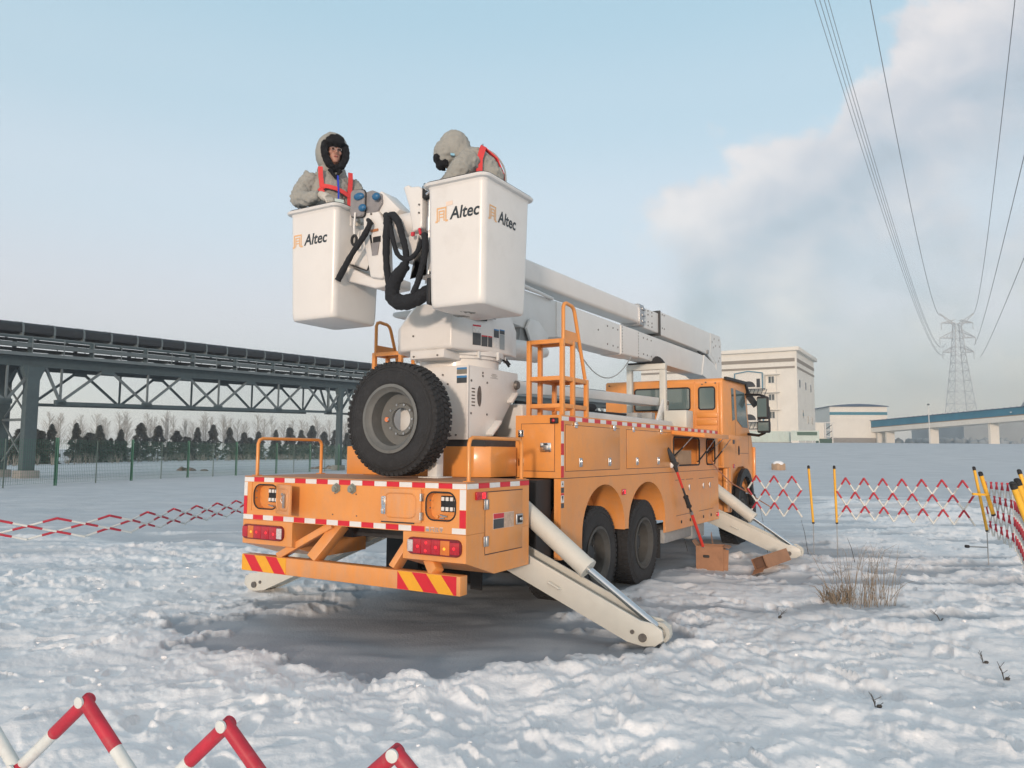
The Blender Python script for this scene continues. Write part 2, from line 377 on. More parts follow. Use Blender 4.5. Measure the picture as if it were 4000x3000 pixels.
def lumps(x, y, cell, s, dens=.75):
    """rounded clods scattered over the plane, height 0..1"""
    gx = np.floor(x / cell); gy = np.floor(y / cell); out = np.zeros_like(x)
    for dx in (-1, 0, 1):
        for dy in (-1, 0, 1):
            cx = gx + dx; cy = gy + dy
            px = (cx + _hash(cx, cy, s)) * cell; py = (cy + _hash(cx, cy, s + 1)) * cell
            rr = cell * (.35 + .45 * _hash(cx, cy, s + 2)); an = _hash(cx, cy, s + 3) * 3.14
            ex = (x - px) * np.cos(an) + (y - py) * np.sin(an); ey = -(x - px) * np.sin(an) + (y - py) * np.cos(an)
            d2 = (ex ** 2 + (ey * 1.5) ** 2) / rr ** 2
            h = np.sqrt(np.clip(1 - d2, 0, 1)) * (.5 + .5 * _hash(cx, cy, s + 4)) * (_hash(cx, cy, s + 5) < dens)
            out = np.maximum(out, h)
    return out
def prints(x, y, cell, s, dens=.7):
    """boot prints: elongated pits with a small pushed-up rim"""
    gx = np.floor(x / cell); gy = np.floor(y / cell); out = np.zeros_like(x); rim = np.zeros_like(x)
    for dx in (-1, 0, 1):
        for dy in (-1, 0, 1):
            cx = gx + dx; cy = gy + dy
            px = (cx + _hash(cx, cy, s)) * cell; py = (cy + _hash(cx, cy, s + 1)) * cell; an = _hash(cx, cy, s + 3) * 3.14
            ex = ((x - px) * np.cos(an) + (y - py) * np.sin(an)) / .15; ey = (-(x - px) * np.sin(an) + (y - py) * np.cos(an)) / .06
            r = (np.abs(ex) ** 2.6 + np.abs(ey) ** 2.6) ** (1 / 2.6); ok = (_hash(cx, cy, s + 5) < dens) * (.6 + .4 * _hash(cx, cy, s + 6))
            t = np.clip((1.12 - r) / .3, 0, 1); out = np.maximum(out, t * t * (3 - 2 * t) * ok); rim = np.maximum(rim, np.exp(-((r - 1.28) / .22) ** 2) * ok * .35)
    return out - rim * (1 - out)
def sst(a, b, x):
    t = np.clip((x - a) / (b - a), 0, 1); return t * t * (3 - 2 * t)
def terrain(x, y):
    """broad relief: flat works yard, rising to a low bank on the right"""
    x = np.asarray(x, float); y = np.asarray(y, float)
    h = 2.85 * sst(26, 88, y) * sst(.12, .27, x / np.maximum(y, 1.0))
    h = h + 1.1 * sst(100, 160, y) * sst(.12, .3, x / np.maximum(y, 1.0))
    return h + fbm(x * .12, y * .12, 91, 2) * .05 * sst(10, 30, y)
def seg_d(x, y, a, b):
    ax, ay = a; bx, by = b; dx, dy = bx - ax, by - ay
    t = np.clip(((x - ax) * dx + (y - ay) * dy) / (dx * dx + dy * dy), 0, 1)
    return np.hypot(x - ax - t * dx, y - ay - t * dy)
PATCH = [(-2.9, 7.52), (-2.34, 6.54), (-1.66, 6.06), (-1.18, 5.81), (-.34, 5.65), (.17, 5.97), (.62, 5.86), (1.13, 6.41), (.9, 7.64)]
def smoothmask(x, y):
    """1 = untouched wind-packed grey snow, 0 = trampled white snow"""
    wx = x + fbm(x * 1.3, y * 1.3, 5, 3) * .35; wy = y + fbm(x * 1.3, y * 1.3, 6, 3) * .28
    # beneath and behind the truck (truck coordinates)
    dx = wx - TP.x; dy = wy - TP.y; u = dx * RV.x + dy * RV.y; v = dx * DV.x + dy * DV.y
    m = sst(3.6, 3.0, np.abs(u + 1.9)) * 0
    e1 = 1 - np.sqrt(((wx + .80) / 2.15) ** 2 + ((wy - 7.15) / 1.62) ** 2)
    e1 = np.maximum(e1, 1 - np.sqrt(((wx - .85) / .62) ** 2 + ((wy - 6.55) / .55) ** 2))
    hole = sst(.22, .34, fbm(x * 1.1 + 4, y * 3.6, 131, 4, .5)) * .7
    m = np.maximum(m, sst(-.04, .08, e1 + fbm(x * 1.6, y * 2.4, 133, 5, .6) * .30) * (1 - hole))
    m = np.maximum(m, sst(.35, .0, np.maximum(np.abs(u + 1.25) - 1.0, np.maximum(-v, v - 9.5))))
    # left yard: smooth beyond about 12 m, streaks nearer
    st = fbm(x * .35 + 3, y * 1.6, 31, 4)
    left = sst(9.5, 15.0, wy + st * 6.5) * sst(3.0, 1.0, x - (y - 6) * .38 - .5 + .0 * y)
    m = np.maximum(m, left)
    # right: streaky wind crust, ruts of white snow, smooth bank far away
    right = sst(-1.0, 1.0, x - (y - 6) * .38 - .5)
    st2 = fbm(x * .42 + 9, y * 1.15, 47, 5, .55)
    thr = .06 - .16 * sst(8, 12, y) + .16 * sst(4, 0, np.abs(y - 19) - 5) 
    m = np.maximum(m, right * sst(thr, thr + .09, st2) * sst(7.0, 8.5, y))
    rut = sst(.45, .15, np.abs(wy - (20 + 2.5 * np.sin(x * .3))) % 3.1 - .2)
    m = np.maximum(m, right * sst(25, 30, wy + st2 * 5))
    for (cx, cy, rx, ry) in ((2.0, 12.7, 2.6, .38), (4.7, 12.6, 1.5, .5), (4.3, 7.5, .85, .17), (6.2, 12.0, 2.0, .25), (7.0, 11.0, 1.2, .22), (5.5, 9.6, 1.6, .16), (3.0, 15.5, 3.0, .4)):  # ellipses standing for shadows, painted as grey snow
        e = 1 - np.sqrt(((wx - cx) / rx) ** 2 + ((y + (wy - y) * .35 - cy) / ry) ** 2); m = np.maximum(m, sst(-.1, .2, e))
    return np.clip(m, 0, 1)
def shademask(x, y):
    """darkens the snow colour under and behind the truck, where it shades the ground"""
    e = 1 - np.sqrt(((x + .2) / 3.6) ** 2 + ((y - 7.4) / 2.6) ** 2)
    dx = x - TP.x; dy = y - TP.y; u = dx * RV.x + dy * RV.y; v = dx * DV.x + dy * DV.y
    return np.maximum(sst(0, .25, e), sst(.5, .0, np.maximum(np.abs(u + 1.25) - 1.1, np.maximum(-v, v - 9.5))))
FEET = [(1.10, 1.17), (-3.60, 1.17), (1.10, 7.25), (-3.60, 7.25)]
def relief(x, y, detail=True):
    m = smoothmask(x, y); tr = 1 - m
    wx = x + fbm(x * 3, y * 3, 71, 2) * .09; wy = y + fbm(x * 3, y * 3, 72, 2) * .09
    a = fbm(x * .9, y * .9, 1, 3) * .045
    near = sst(45, 20, y)
    amp = .55 + .75 * sst(-.35, .45, fbm(x * .55, y * .55, 141, 3))
    b = fbm(wx * 2.7, wy * 2.9, 11, 5, .6) * .040
    rg = 1 - np.abs(fbm(wx * 2.6, wy * 2.9, 41, 4, .55)) * 2.2
    c = lumps(wx, wy, .31, 200, .5) * .030 + lumps(wx + .1, wy + .1, .17, 230, .5) * .018 + np.clip(rg, 0, 1) ** 2 * .026
    pl = fbm(wx * 6.5, wy * 7, 51, 4, .6); pl = np.floor(pl * 5) / 5 * .6 + pl * .4
    d = (lumps(wx, wy + .1, .085, 300, .4) * .010 + pl * .019 + fbm(wx * 21, wy * 21, 21, 3, .6) * .005) * (amp if detail else 0)
    e = -prints(wx * .5 + x * .5, wy * .5 + y * .5, .52, 500, .75) * .050 - prints(x + 7.3, y + 2.1, .75, 700, .6) * .060
    b = b * amp; c = c * amp
    sm = fbm(x * 1.1, y * 3.2, 61, 3) * .014
    # drifts and rut ridges beyond the barrier on the right
    ridge = np.exp(-((y - 19.5 - 1.2 * np.sin(x * .35)) / 1.0) ** 2) * .22 + np.exp(-((y - 23.5 - 1.6 * np.sin(x * .27 + 1)) / 1.2) ** 2) * .20 + np.exp(-((y - 15.8 - .8 * np.sin(x * .5 + 2)) / .7) ** 2) * .10
    ridge = ridge * sst(2, 6, x - (y - 6) * .3) * sst(32, 26, y)
    h = a * near + tr * (b + c + d + e) * .78 * near + sm * m * near + np.exp(-((m - .35) / .22) ** 2) * .016 * sst(12, 8, y) + ridge * (.7 + .5 * fbm(x * .8, y * .8, 81, 3)) + tr * .02 * near
    for fu, fv in FEET:
        p = TW(fu, fv); d_ = np.hypot(x - p.x, y - p.y); h = h + .055 * np.exp(-(d_ / .26) ** 2) * (.8 + .5 * fbm(x * 9, y * 9, 161, 3))
    for fu in (-.2, -.6, -1.95, -2.3):
        for fv in (2.64, 3.99, 8.72):
            p = TW(fu, fv); d_ = np.hypot(x - p.x, y - p.y); h = h + .05 * np.exp(-(d_ / .25) ** 2)
    return h, m
def gz(x, y):
    h, m = relief(np.array([float(x)]), np.array([float(y)])); return float(terrain(x, y) + h[0])
def tz(x, y): return float(terrain(x, y))

def snow_mat():
    m = bpy.data.materials.new('snow'); m.use_nodes = True; nt = m.node_tree; b = nt.nodes['Principled BSDF']; N = nt.nodes.new; L = nt.links.new
    at = N('ShaderNodeAttribute'); at.attribute_name = 'crust_and_shade'
    tc = N('ShaderNodeTexCoord')
    n = N('ShaderNodeTexNoise'); n.inputs['Scale'].default_value = 1.3; n.inputs['Detail'].default_value = 7; n.inputs['Roughness'].default_value = .62; L(tc.outputs['Object'], n.inputs['Vector'])
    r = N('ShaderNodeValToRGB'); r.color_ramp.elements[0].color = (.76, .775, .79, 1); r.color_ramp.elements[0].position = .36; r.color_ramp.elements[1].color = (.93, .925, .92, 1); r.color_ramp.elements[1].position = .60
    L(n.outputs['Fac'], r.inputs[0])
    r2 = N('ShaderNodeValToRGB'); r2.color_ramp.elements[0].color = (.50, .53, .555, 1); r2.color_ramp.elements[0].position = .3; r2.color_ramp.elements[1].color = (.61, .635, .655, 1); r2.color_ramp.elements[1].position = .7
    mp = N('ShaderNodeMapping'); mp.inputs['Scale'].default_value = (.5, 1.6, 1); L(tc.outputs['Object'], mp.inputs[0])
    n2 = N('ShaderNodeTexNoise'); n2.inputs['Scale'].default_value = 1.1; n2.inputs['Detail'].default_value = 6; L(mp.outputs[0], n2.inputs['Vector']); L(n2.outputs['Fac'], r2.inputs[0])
    mx = N('ShaderNodeMix'); mx.data_type = 'RGBA'; L(at.outputs['Fac'], mx.inputs[0]); L(r.outputs[0], mx.inputs[6]); L(r2.outputs[0], mx.inputs[7]); at2 = N('ShaderNodeAttribute'); at2.attribute_name = 'painted_shade'
    r4 = N('ShaderNodeValToRGB'); r4.color_ramp.elements[0].color = (.29, .32, .355, 1); r4.color_ramp.elements[0].position = .3; r4.color_ramp.elements[1].color = (.41, .445, .48, 1); r4.color_ramp.elements[1].position = .7; L(n2.outputs['Fac'], r4.inputs[0])  # darkened snow tones that stand in for shade
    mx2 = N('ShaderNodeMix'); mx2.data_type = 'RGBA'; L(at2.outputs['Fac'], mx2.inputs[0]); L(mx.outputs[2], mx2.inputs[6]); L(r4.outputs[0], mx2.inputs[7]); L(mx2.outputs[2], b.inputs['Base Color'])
    b.inputs['Roughness'].default_value = .75; b.inputs['Specular IOR Level'].default_value = .15
    n3 = N('ShaderNodeTexNoise'); n3.inputs['Scale'].default_value = 38; n3.inputs['Detail'].default_value = 5; n3.inputs['Roughness'].default_value = .65; L(tc.outputs['Object'], n3.inputs['Vector'])
    bp = N('ShaderNodeBump'); bp.inputs['Strength'].default_value = .35; bp.inputs['Distance'].default_value = .02; L(n3.outputs['Fac'], bp.inputs['Height']); L(bp.outputs[0], b.inputs['Normal'])
    return m
def build_ground():
    # one polar sheet: rings packed near the yard, reaching past the horizon
    rs = [0.0, .35]; r = .6
    while r < 34: rs.append(r); r *= 1.0062
    while r < 240: rs.append(r); r *= 1.03
    while r < 4200: rs.append(r); r *= 1.25
    rs = np.array(rs)
    fine = np.linspace(-41, 41, 860); coarse = np.linspace(41, 319, 70)[1:-1]
    th = np.radians(np.concatenate([fine, coarse])); n = len(th)
    X = rs[:, None] * np.sin(th)[None, :]; Y = rs[:, None] * np.cos(th)[None, :]
    h, m = relief(X.ravel(), Y.ravel()); Z = terrain(X.ravel(), Y.ravel()) + h
    rad = np.hypot(X.ravel(), Y.ravel())
    co = np.stack([X.ravel(), Y.ravel(), Z], 1)
    k = len(rs); i = np.arange(k - 1)[:, None]; j = np.arange(n)[None, :]
    q = np.stack([i * n + j, i * n + (j + 1) % n, (i + 1) * n + (j + 1) % n, (i + 1) * n + j], -1).reshape(-1, 4)[:, ::-1]
    me = bpy.data.meshes.new('snow_ground'); me.vertices.add(len(co)); me.vertices.foreach_set('co', co.ravel())
    me.loops.add(q.size); me.loops.foreach_set('vertex_index', q.ravel().astype(np.int32))
    me.polygons.add(len(q)); me.polygons.foreach_set('loop_start', np.arange(0, q.size, 4, dtype=np.int32)); me.polygons.foreach_set('loop_total', np.full(len(q), 4, np.int32))
    me.polygons.foreach_set('use_smooth', np.ones(len(q), bool))
    me.update(calc_edges=True)
    at = me.attributes.new('crust_and_shade', 'FLOAT', 'POINT'); at.data.foreach_set('value', m.astype(np.float32))
    XX, YY = X.ravel(), Y.ravel(); shd = np.maximum(shademask(XX, YY), .55 * sst(0, 1.5, XX - (YY - 6) * .38 - .5) * sst(17, 13, YY)) * m  # truck shade, plus right-hand streaks darkened as shaded hollows
    at = me.attributes.new('painted_shade', 'FLOAT', 'POINT'); at.data.foreach_set('value', shd.astype(np.float32))
    me.materials.append(snow_mat()); o = bpy.data.objects.new('snow_ground', me); COL.objects.link(o); tag(o, kind='structure')
build_ground()

# ================================================================== THE TRUCK
truck = empty('aerial_work_truck', TP, -YAW, label='orange and white twin-bucket aerial work truck parked on its white outriggers in the snow', cat='truck')

def plate_holes(m, a0, a1, b0, b1, holes, fn, mi=0):
    """rectangle a0..a1 x b0..b1 with rectangular holes; fn(a,b)->point"""
    A = sorted({a0, a1, *[h[0] for h in holes], *[h[1] for h in holes]}); B = sorted({b0, b1, *[h[2] for h in holes], *[h[3] for h in holes]})
    for i in range(len(A) - 1):
        for j in range(len(B) - 1):
            ca = (A[i] + A[i + 1]) / 2; cb = (B[j] + B[j + 1]) / 2
            if any(h[0] < ca < h[1] and h[2] < cb < h[3] for h in holes): continue
            m.add([fn(A[i], B[j]), fn(A[i + 1], B[j]), fn(A[i + 1], B[j + 1]), fn(A[i], B[j + 1])], [(0, 1, 2, 3)], mi)
    return m
def rframe(m, rect, inner, r, fn, depth, mi=0, n=6):
    """plate filling rect with a rounded opening inner, plus the opening's rim; fn(a,b,depth)"""
    a0, a1, b0, b1 = rect; i0, i1, j0, j1 = inner
    ci, cj = (i0 + i1) / 2, (j0 + j1) / 2
    P = [(ci + x, cj + y) for x, y in rrect(i1 - i0, j1 - j0, r, n)]
    O = []
    for x, y in P:
        dx, dy = x - ci, y - cj
        k = min(((a1 if dx > 0 else a0) - ci) / dx if abs(dx) > 1e-6 else 9e9, ((b1 if dy > 0 else b0) - cj) / dy if abs(dy) > 1e-6 else 9e9)
        O.append((ci + dx * k, cj + dy * k))
    # snap the nearest outer points onto the true corners
    for cx in (a0, a1):
        for cy in (b0, b1):
            q = min(range(len(O)), key=lambda t: (O[t][0] - cx) ** 2 + (O[t][1] - cy) ** 2); O[q] = (cx, cy)
    loft(m, [[fn(a, b, 0) for a, b in O + O[:0]], [fn(a, b, 0) for a, b in P], [fn(a, b, depth) for a, b in P]], mi)
    return m

# ---- rear cabinet ------------------------------------------------
rc = M()
holes = [(-2.40, -1.88, 1.045, 1.305), (-.42, -.075, 1.045, 1.30)]
plate_holes(rc, -2.5, 0, .96, 1.35, holes, lambda a, b: (a, 0, b))
rframe(rc, (-2.40, -1.88, 1.045, 1.305), (-2.37, -2.06, 1.065, 1.285), .08, lambda a, b, d: (a, d + .006, b), .07)
rframe(rc, (-.42, -.075, 1.045, 1.30), (-.39, -.105, 1.06, 1.28), .075, lambda a, b, d: (a, d + .006, b), .07)
for h in holes:   # short returns between skin and sunk frame
    rc.add([(h[0], 0, h[2]), (h[0], .006, h[2]), (h[1], .006, h[2]), (h[1], 0, h[2]), (h[0], 0, h[3]), (h[0], .006, h[3]), (h[1], .006, h[3]), (h[1], 0, h[3])], [(0, 1, 2, 3), (4, 7, 6, 5), (0, 4, 5, 1), (3, 2, 6, 7)])
rc.add([(0, 0, .96), (0, .98, .96), (0, .98, 1.35), (0, 0, 1.35)], [(0, 1, 2, 3)])
rc.add([(-2.5, 0, .96), (-2.5, .98, .96), (-2.5, .98, 1.35), (-2.5, 0, 1.35)], [(3, 2, 1, 0)])
rc.add([(-2.5, .98, .96), (0, .98, .96), (0, .98, 1.35), (-2.5, .98, 1.35)], [(3, 2, 1, 0)])
rc.add([(-2.5, 0, .96), (0, 0, .96), (0, .98, .96), (-2.5, .98, .96)], [(3, 2, 1, 0)])
for x0, x1 in ((-.61, 0), (-2.5, -1.86)):
    rc.prism([(x0, 0, .958), (x0, 0, .745), (x0, .41, .62), (x0, .98, .625), (x0, .98, .958)], (x1 - x0, 0, 0))
cab_r = mk('rear_cabinet', rc, ORANGE, truck, smooth=False)
dk = M().box(-2.5, 0, 0, .98, 1.352, 1.362); mk('deck_plate', dk, ORANGE_D, truck)
mk('recess_back', M().box(-2.38, -2.05, .075, .08, 1.06, 1.29), ORANGE, cab_r); mk('recess_back', M().box(-.40, -.09, .075, .08, 1.055, 1.285), ORANGE, cab_r)
for (x0, x1, z0, z1, r) in ((-2.37, -2.06, 1.065, 1.285, .08), (-.39, -.105, 1.06, 1.28, .075)):
    mk('rubber_seal', M().tube([((x0 + x1) / 2 + x, .003, (z0 + z1) / 2 + z) for x, z in rrect(x1 - x0, z1 - z0, r, 5)], .0065, 6, closed=True), BLACK, cab_r)
for x0 in (-2.235, -.282):
    sp = mk('switch_panel', M().box(x0, x0 + .175, .055, .074, 1.125, 1.25), DARKVOID, truck, bevel=.003)
    sw = None
    for r_ in range(2):
        for c_ in range(4):
            p_ = (x0 + .025 + c_ * .042, .05, 1.148 + r_ * .078)
            if sw is None: sw = mk('switch', M().box(-.0135, .0135, -.008, .006, -.015, .015), WHT_R, sp, bevel=.002, loc=p_)
            else: dup(sw, sp, p_)
lv = M(); lv.box(-.31, -.12, .05, .06, 1.068, 1.10); lv.cyl((-.30, .05, 1.085), (-.30, .03, 1.085), .012); mk('valve_bracket', lv, ORANGE, cab_r)
lv = M(); lv.tube([(-.27, .03, 1.10), (-.235, .02, 1.095), (-.20, .025, 1.09)], .007, 6); lv.box(-.275, -.235, .03, .05, 1.07, 1.08); lv.tube([(-2.20, .03, 1.10), (-2.165, .02, 1.095), (-2.13, .025, 1.09)], .007, 6); mk('valve_lever', lv, STEEL, cab_r)

def recess_door(w, h, mirror=1):
    """door leaf; hinge at x=0, leaf to +x*mirror, inner face towards -y"""
    m = M(); m.box(0, w * mirror, 0, .022, -h / 2, h / 2) if mirror > 0 else m.box(w * mirror, 0, 0, .022, -h / 2, h / 2)
    k = mk('cabinet_door', m, ORANGE, truck, bevel=.004)
    e = M(); cx = w * mirror / 2
    out = [(cx + x, -.001, z) for x, z in rrect(w * .8, h * .78, .06, 5)]; inn = [(cx + x, -.008, z) for x, z in rrect(w * .8 - .012, h * .78 - .012, .055, 5)]; inn2 = [(cx + x, -.001, z) for x, z in rrect(w * .8 - .024, h * .78 - .024, .05, 5)]
    loft(e, [out, inn, inn2]); mk('pressed_bead', e, ORANGE, k)
    return k
dl = recess_door(.36, .26, 1); dl.location = (-2.07, -.01, 1.165); dl.rotation_euler = (0, 0, R(-24))
l = M(); l.box(.24, .262, -.022, -.002, -.07, .05); l.cyl((.251, -.02, .05), (.251, -.035, .05), .013, 10); l.tube([(.235, -.02, .03), (.22, -.03, .0), (.235, -.02, -.03)], .004, 6); mk('latch', l, STEEL, dl, bevel=.003)
dr = recess_door(.40, .265, -1); dr.location = (-.425, -.02, 1.165); dr.rotation_euler = (0, 0, R(3))
l = M(); l.box(-.375, -.335, -.015, -.002, -.075, .07); l.box(-.37, -.345, -.028, -.012, -.07, -.03); l.box(-.37, -.345, -.026, -.012, .0, .06); l.cyl((-.357, -.012, .055), (-.357, -.03, .055), .012, 10); mk('latch', l, CHROME, dr, bevel=.003)
hg = None
for x, z in ((-.422, 1.235), (-.422, 1.085)):
    mm = M().box(-.01, .012, -.026, -.002, -.03, .03).cyl((0, -.028, -.028), (0, -.028, .028), .007, 8)
    hg = mk('hinge', mm, STEEL, cab_r, loc=(x, 0, z)) if hg is None else dup(hg, cab_r, (x, 0, z))
mk('drip_lip', M().box(-.835, -.50, -.012, -.002, 1.020, 1.034), DARK, cab_r)
for x in (-1.34, -1.16):
    g = M(); g.cyl((x, 0, 1.28), (x, -.012, 1.28), .045, 6); g.cyl((x, -.012, 1.28), (x, -.035, 1.28), .034, 12, r2=.03); g.cyl((x, -.03, 1.27), (x, -.045, 1.268), .02, 8); mk('trailer_socket', g, GREYSOCK, truck)
sc = M()
for x, z in ((-1.36, 1.235), (-1.12, 1.235), (-1.38, 1.055), (-1.11, 1.055), (-2.33, 1.225), (-2.33, 1.165), (-.345, 1.215), (-.345, 1.155)): sc.cyl((x, .002, z), (x, -.004, z), .006, 8)
mk('bolt_heads', sc, PIN, cab_r)

# right-hand locker door on the cabinet side
dm = M().box(.0005, .005, .265, .855, .79, 1.275); sd_ = mk('locker_door', dm, ORANGE, truck, bevel=.002)
gp = M(); gp.box(.0055, .007, .27, .86, 1.276, 1.282); gp.box(.0005, .0035, .262, .268, .79, 1.275); gp.box(.0015, .004, .262, .86, .781, .787); mk('door_gap', gp, DARK, cab_r)
for z in (1.18, .89):
    mk('hinge', M().box(.005, .016, .235, .30, z - .04, z + .04).cyl((.018, .268, z - .038), (.018, .268, z + .038), .007, 8), STEEL, sd_, bevel=.002)
lm = M().box(.005, .02, .735, .845, .985, 1.075); lt = mk('paddle_latch', lm, STEEL, sd_, bevel=.006); mk('latch_dish', M().box(.0195, .023, .752, .828, 1.0, 1.06), DARKVOID, lt, bevel=.004); mk('latch_grip', M().box(.0225, .034, .775, .822, 1.02, 1.045), CHROME, lt, bevel=.004)
st = M(); st.box(.005, .007, .38, .71, .975, 1.10, 0); st.box(.0072, .0085, .382, .545, 1.058, 1.098, 1); st.box(.0072, .0085, .382, .545, .977, 1.054, 2); st.box(.0072, .0085, .549, .708, .977, 1.098, 3)
mk('warning_sticker', st, [DECW, DECR, DECB, mat('decal_beige', (.50, .36, .27), .5, noise=.2, nscale=40)], sd_)
mk('marker_lamp', M().box(0, .022, .115, .27, 1.222, 1.285), LRED, truck, bevel=.006); mk('marker_glow', M().box(.018, .026, .19, .235, 1.23, 1.277), LRED2, bpy.data.objects['marker_lamp'], bevel=.004)

# reflective stickers --------------------------------------------
_rs = {}
def sticker(x0, x1, y0, y1, z0, z1, red, par=None):
    key = (round(x1 - x0, 4), round(y1 - y0, 4), round(z1 - z0, 4), red)
    if key not in _rs:
        _rs[key] = mk('reflective_sticker', M().box(-(x1 - x0) / 2, (x1 - x0) / 2, -(y1 - y0) / 2, (y1 - y0) / 2, -(z1 - z0) / 2, (z1 - z0) / 2), RED if red else WHT_R, par or truck, loc=((x0 + x1) / 2, (y0 + y1) / 2, (z0 + z1) / 2))
        return _rs[key]
    return dup(_rs[key], par or truck, ((x0 + x1) / 2, (y0 + y1) / 2, (z0 + z1) / 2))
T_ = .003
def row_rear(z0, z1, x0, x1, n, first_red=False, skip=()):
    w = (x1 - x0) / n
    for i in range(n):
        if i in skip: continue
        sticker(x0 + i * w + .002, x0 + (i + 1) * w - .002, -T_, 0, z0, z1, (i % 2 == 0) == first_red)
row_rear(1.31, 1.35, -2.5, -.002, 19)
row_rear(.965, 1.008, -2.5, -.002, 19, skip=(16, 17))
for i, (z0, z1, rd) in enumerate(((1.18, 1.305, False), (1.012, 1.176, True))):
    sticker(-2.498, -2.455, -T_, 0, z0, z1, rd)
for i, (z0, z1, rd) in enumerate(((1.15, 1.305, False), (1.012, 1.146, True))): sticker(-.062, -.004, -T_, 0, z0, z1, rd)
for i in range(6): sticker(0, T_, .004 + i * .1627, .004 + (i + 1) * .1627 - .004, 1.31, 1.35, i % 2 == 1)
# faded stencil beside the last sticker
gs = M(); gm = [DECG, DECW]
def strokes(m, segs, x, z, s, y, mi=0, wd=.005):
    for a, b in segs: m.beam((x + a[0] * s, y, z + a[1] * s), (x + b[0] * s, y, z + b[1] * s), .0012, wd, up=(0, 1, 0), mi=mi) if 0 else m.beam((x + a[0] * s, y, z + a[1] * s), (x + b[0] * s, y, z + b[1] * s), wd, .0012, up=(0, 1, 0), mi=mi)
zz = .966
gs.box(-.385, -.352, -.0016, 0, zz + .004, zz + .026); gs.box(-.385, -.352, -.0016, 0, zz + .030, zz + .034, 1); gs.box(-.385, -.352, -.0016, 0, zz + .037, zz + .040, 1)
strokes(gs, [((0, 0), (0, .9)), ((.8, 0), (.8, .9)), ((0, .45), (.8, .45))], -.337, zz + .003, .036, -.001); gs.box(-.338, -.306, -.0016, 0, zz + .036, zz + .040, 1)
strokes(gs, [((0, 0), (.15, .9)), ((.1, .9), (.9, .8)), ((.9, .8), (.5, .45)), ((.1, .45), (.6, .45)), ((.6, .45), (.8, .1)), ((.0, .05), (.6, .05)), ((.6, .5), (.95, .0))], -.295, zz + .003, .036, -.001)
strokes(gs, [((.35, .95), (0, .5)), ((.1, .72), (.9, .72)), ((0, .45), (.9, .45)), ((.5, .72), (.5, -.02)), ((.5, .1), (.1, .2))], -.25, zz + .003, .036, -.001); gs.box(-.25, -.218, -.0016, 0, zz + .036, zz + .040, 1)
mk('stencil_lettering', gs, gm, cab_r, label='faded grey and white stencilled characters')

# tail lamps ------------------------------------------------------
def tail_lamp(x0, x1, z0, z1, seq):
    cx, cz = (x0 + x1) / 2, (z0 + z1) / 2; w, h = x1 - x0, z1 - z0
    m = M(); P = rrect(w, h, .05, 6)
    loft(m, [[(cx + x, 0, cz + z) for x, z in P], [(cx + x, -.018, cz + z) for x, z in P], [(cx + x * .985, -.024, cz + z * .95) for x, z in P]], cap1=True)
    hs = mk('tail_lamp', m, mat('lamp_body', (.16, .008, .014), .2, coat=.4), truck, fixn=True)
    t = 0; k = w * .965; xx = x0 + w * .0175
    for frac, mt, gl in seq:
        a = xx + t * k; b = a + frac * k; t += frac; e = .03 if (abs(a - xx) < 1e-3 or t > .999) else 0
        q = M(); q.box(a + .001, b - .001, -.030, -.022, z0 + .012 + e * .3, z1 - .012 - e * .3); ls = mk('lens', q, mt, hs, bevel=.005)
        if gl:
            for (gx, gzz) in (gl if isinstance(gl, list) else [(.5, .5)]):
                g = M().ball((a + (b - a) * gx, -.030, z0 + h * gzz), (.012, .004, .012), 10); mk('lamp_glow', g, LAMB2 if mt is LAMB else LRED2, ls)
    return hs
tail_lamp(-.555, -.035, .787, .922, [(.11, LCLR, None), (.16, LRED, [(.6, .48)]), (.20, LRED, [(.5, .72), (.45, .26)]), (.17, LRED, [(.5, .5)]), (.18, LAMB, [(.45, .45)]), (.18, LRED, [(.45, .5)])])
tail_lamp(-2.485, -1.955, .787, .922, [(.14, LRED, None), (.15, LAMB, [(.6, .5)]), (.2, LRED, [(.4, .5)]), (.2, LRED, [(.6, .5)]), (.18, LRED, [(.6, .45)]), (.13, LCLR, None)])

# bumper ----------------------------------------------------------
bp_ = mk('bumper', M().box(-2.5, -.05, .0, .10, .495, .645), ORANGE, truck, bevel=.006)
def chevron(x0, x1, flip):
    z0, z1 = .499, .641; n = 5; bw = (x1 - x0) / 4.0; m = []
    for i in range(-3, 6):
        a = x0 + i * bw; sh = (z1 - z0) * .85 * (1 if flip else -1)
        base = [(a + (0 if not flip else -sh), z1), (a + bw + (0 if not flip else -sh), z1), (a + bw + (sh * -1 if not flip else 0), z0), (a + (sh * -1 if not flip else 0), z0)]
        # clip to x range
        def clip(poly, xc, keep_gt):
            out = []
            for k in range(len(poly)):
                p, q = poly[k], poly[(k + 1) % len(poly)]
                ip = (p[0] >= xc) == keep_gt or p[0] == xc; iq = (q[0] >= xc) == keep_gt or q[0] == xc
                if ip: out.append(p)
                if ip != iq: t = (xc - p[0]) / (q[0] - p[0]); out.append((xc, p[1] + t * (q[1] - p[1])))
            return out
        pl = clip(base, x0, True)
        if len(pl) >= 3: pl = clip(pl, x1, False)
        if len(pl) < 3 or (max(p[0] for p in pl) - min(p[0] for p in pl)) < .004: continue
        mk('chevron_stripe', M().prism([(p[0], -.003, p[1]) for p in pl], (0, .003, 0)), YEL if i % 2 == 0 else RED, bp_, smooth=False)
chevron(-.66, -.085, False); chevron(-2.494, -1.925, True)
for a, b, w, h in (((-2.07, .06, .645), (-1.50, .14, .95), .062, .09), ((-1.64, .05, .645), (-1.47, .22, .955), .10, .12), ((-.735, .05, .645), (-.60, .20, .965), .055, .13), ((-.31, .05, .645), (-.47, .14, .80), .095, .09)):
    mk('bumper_strut', M().beam(a, b, w, h, up=(0, 1, 0)), ORANGE, truck, bevel=.008)
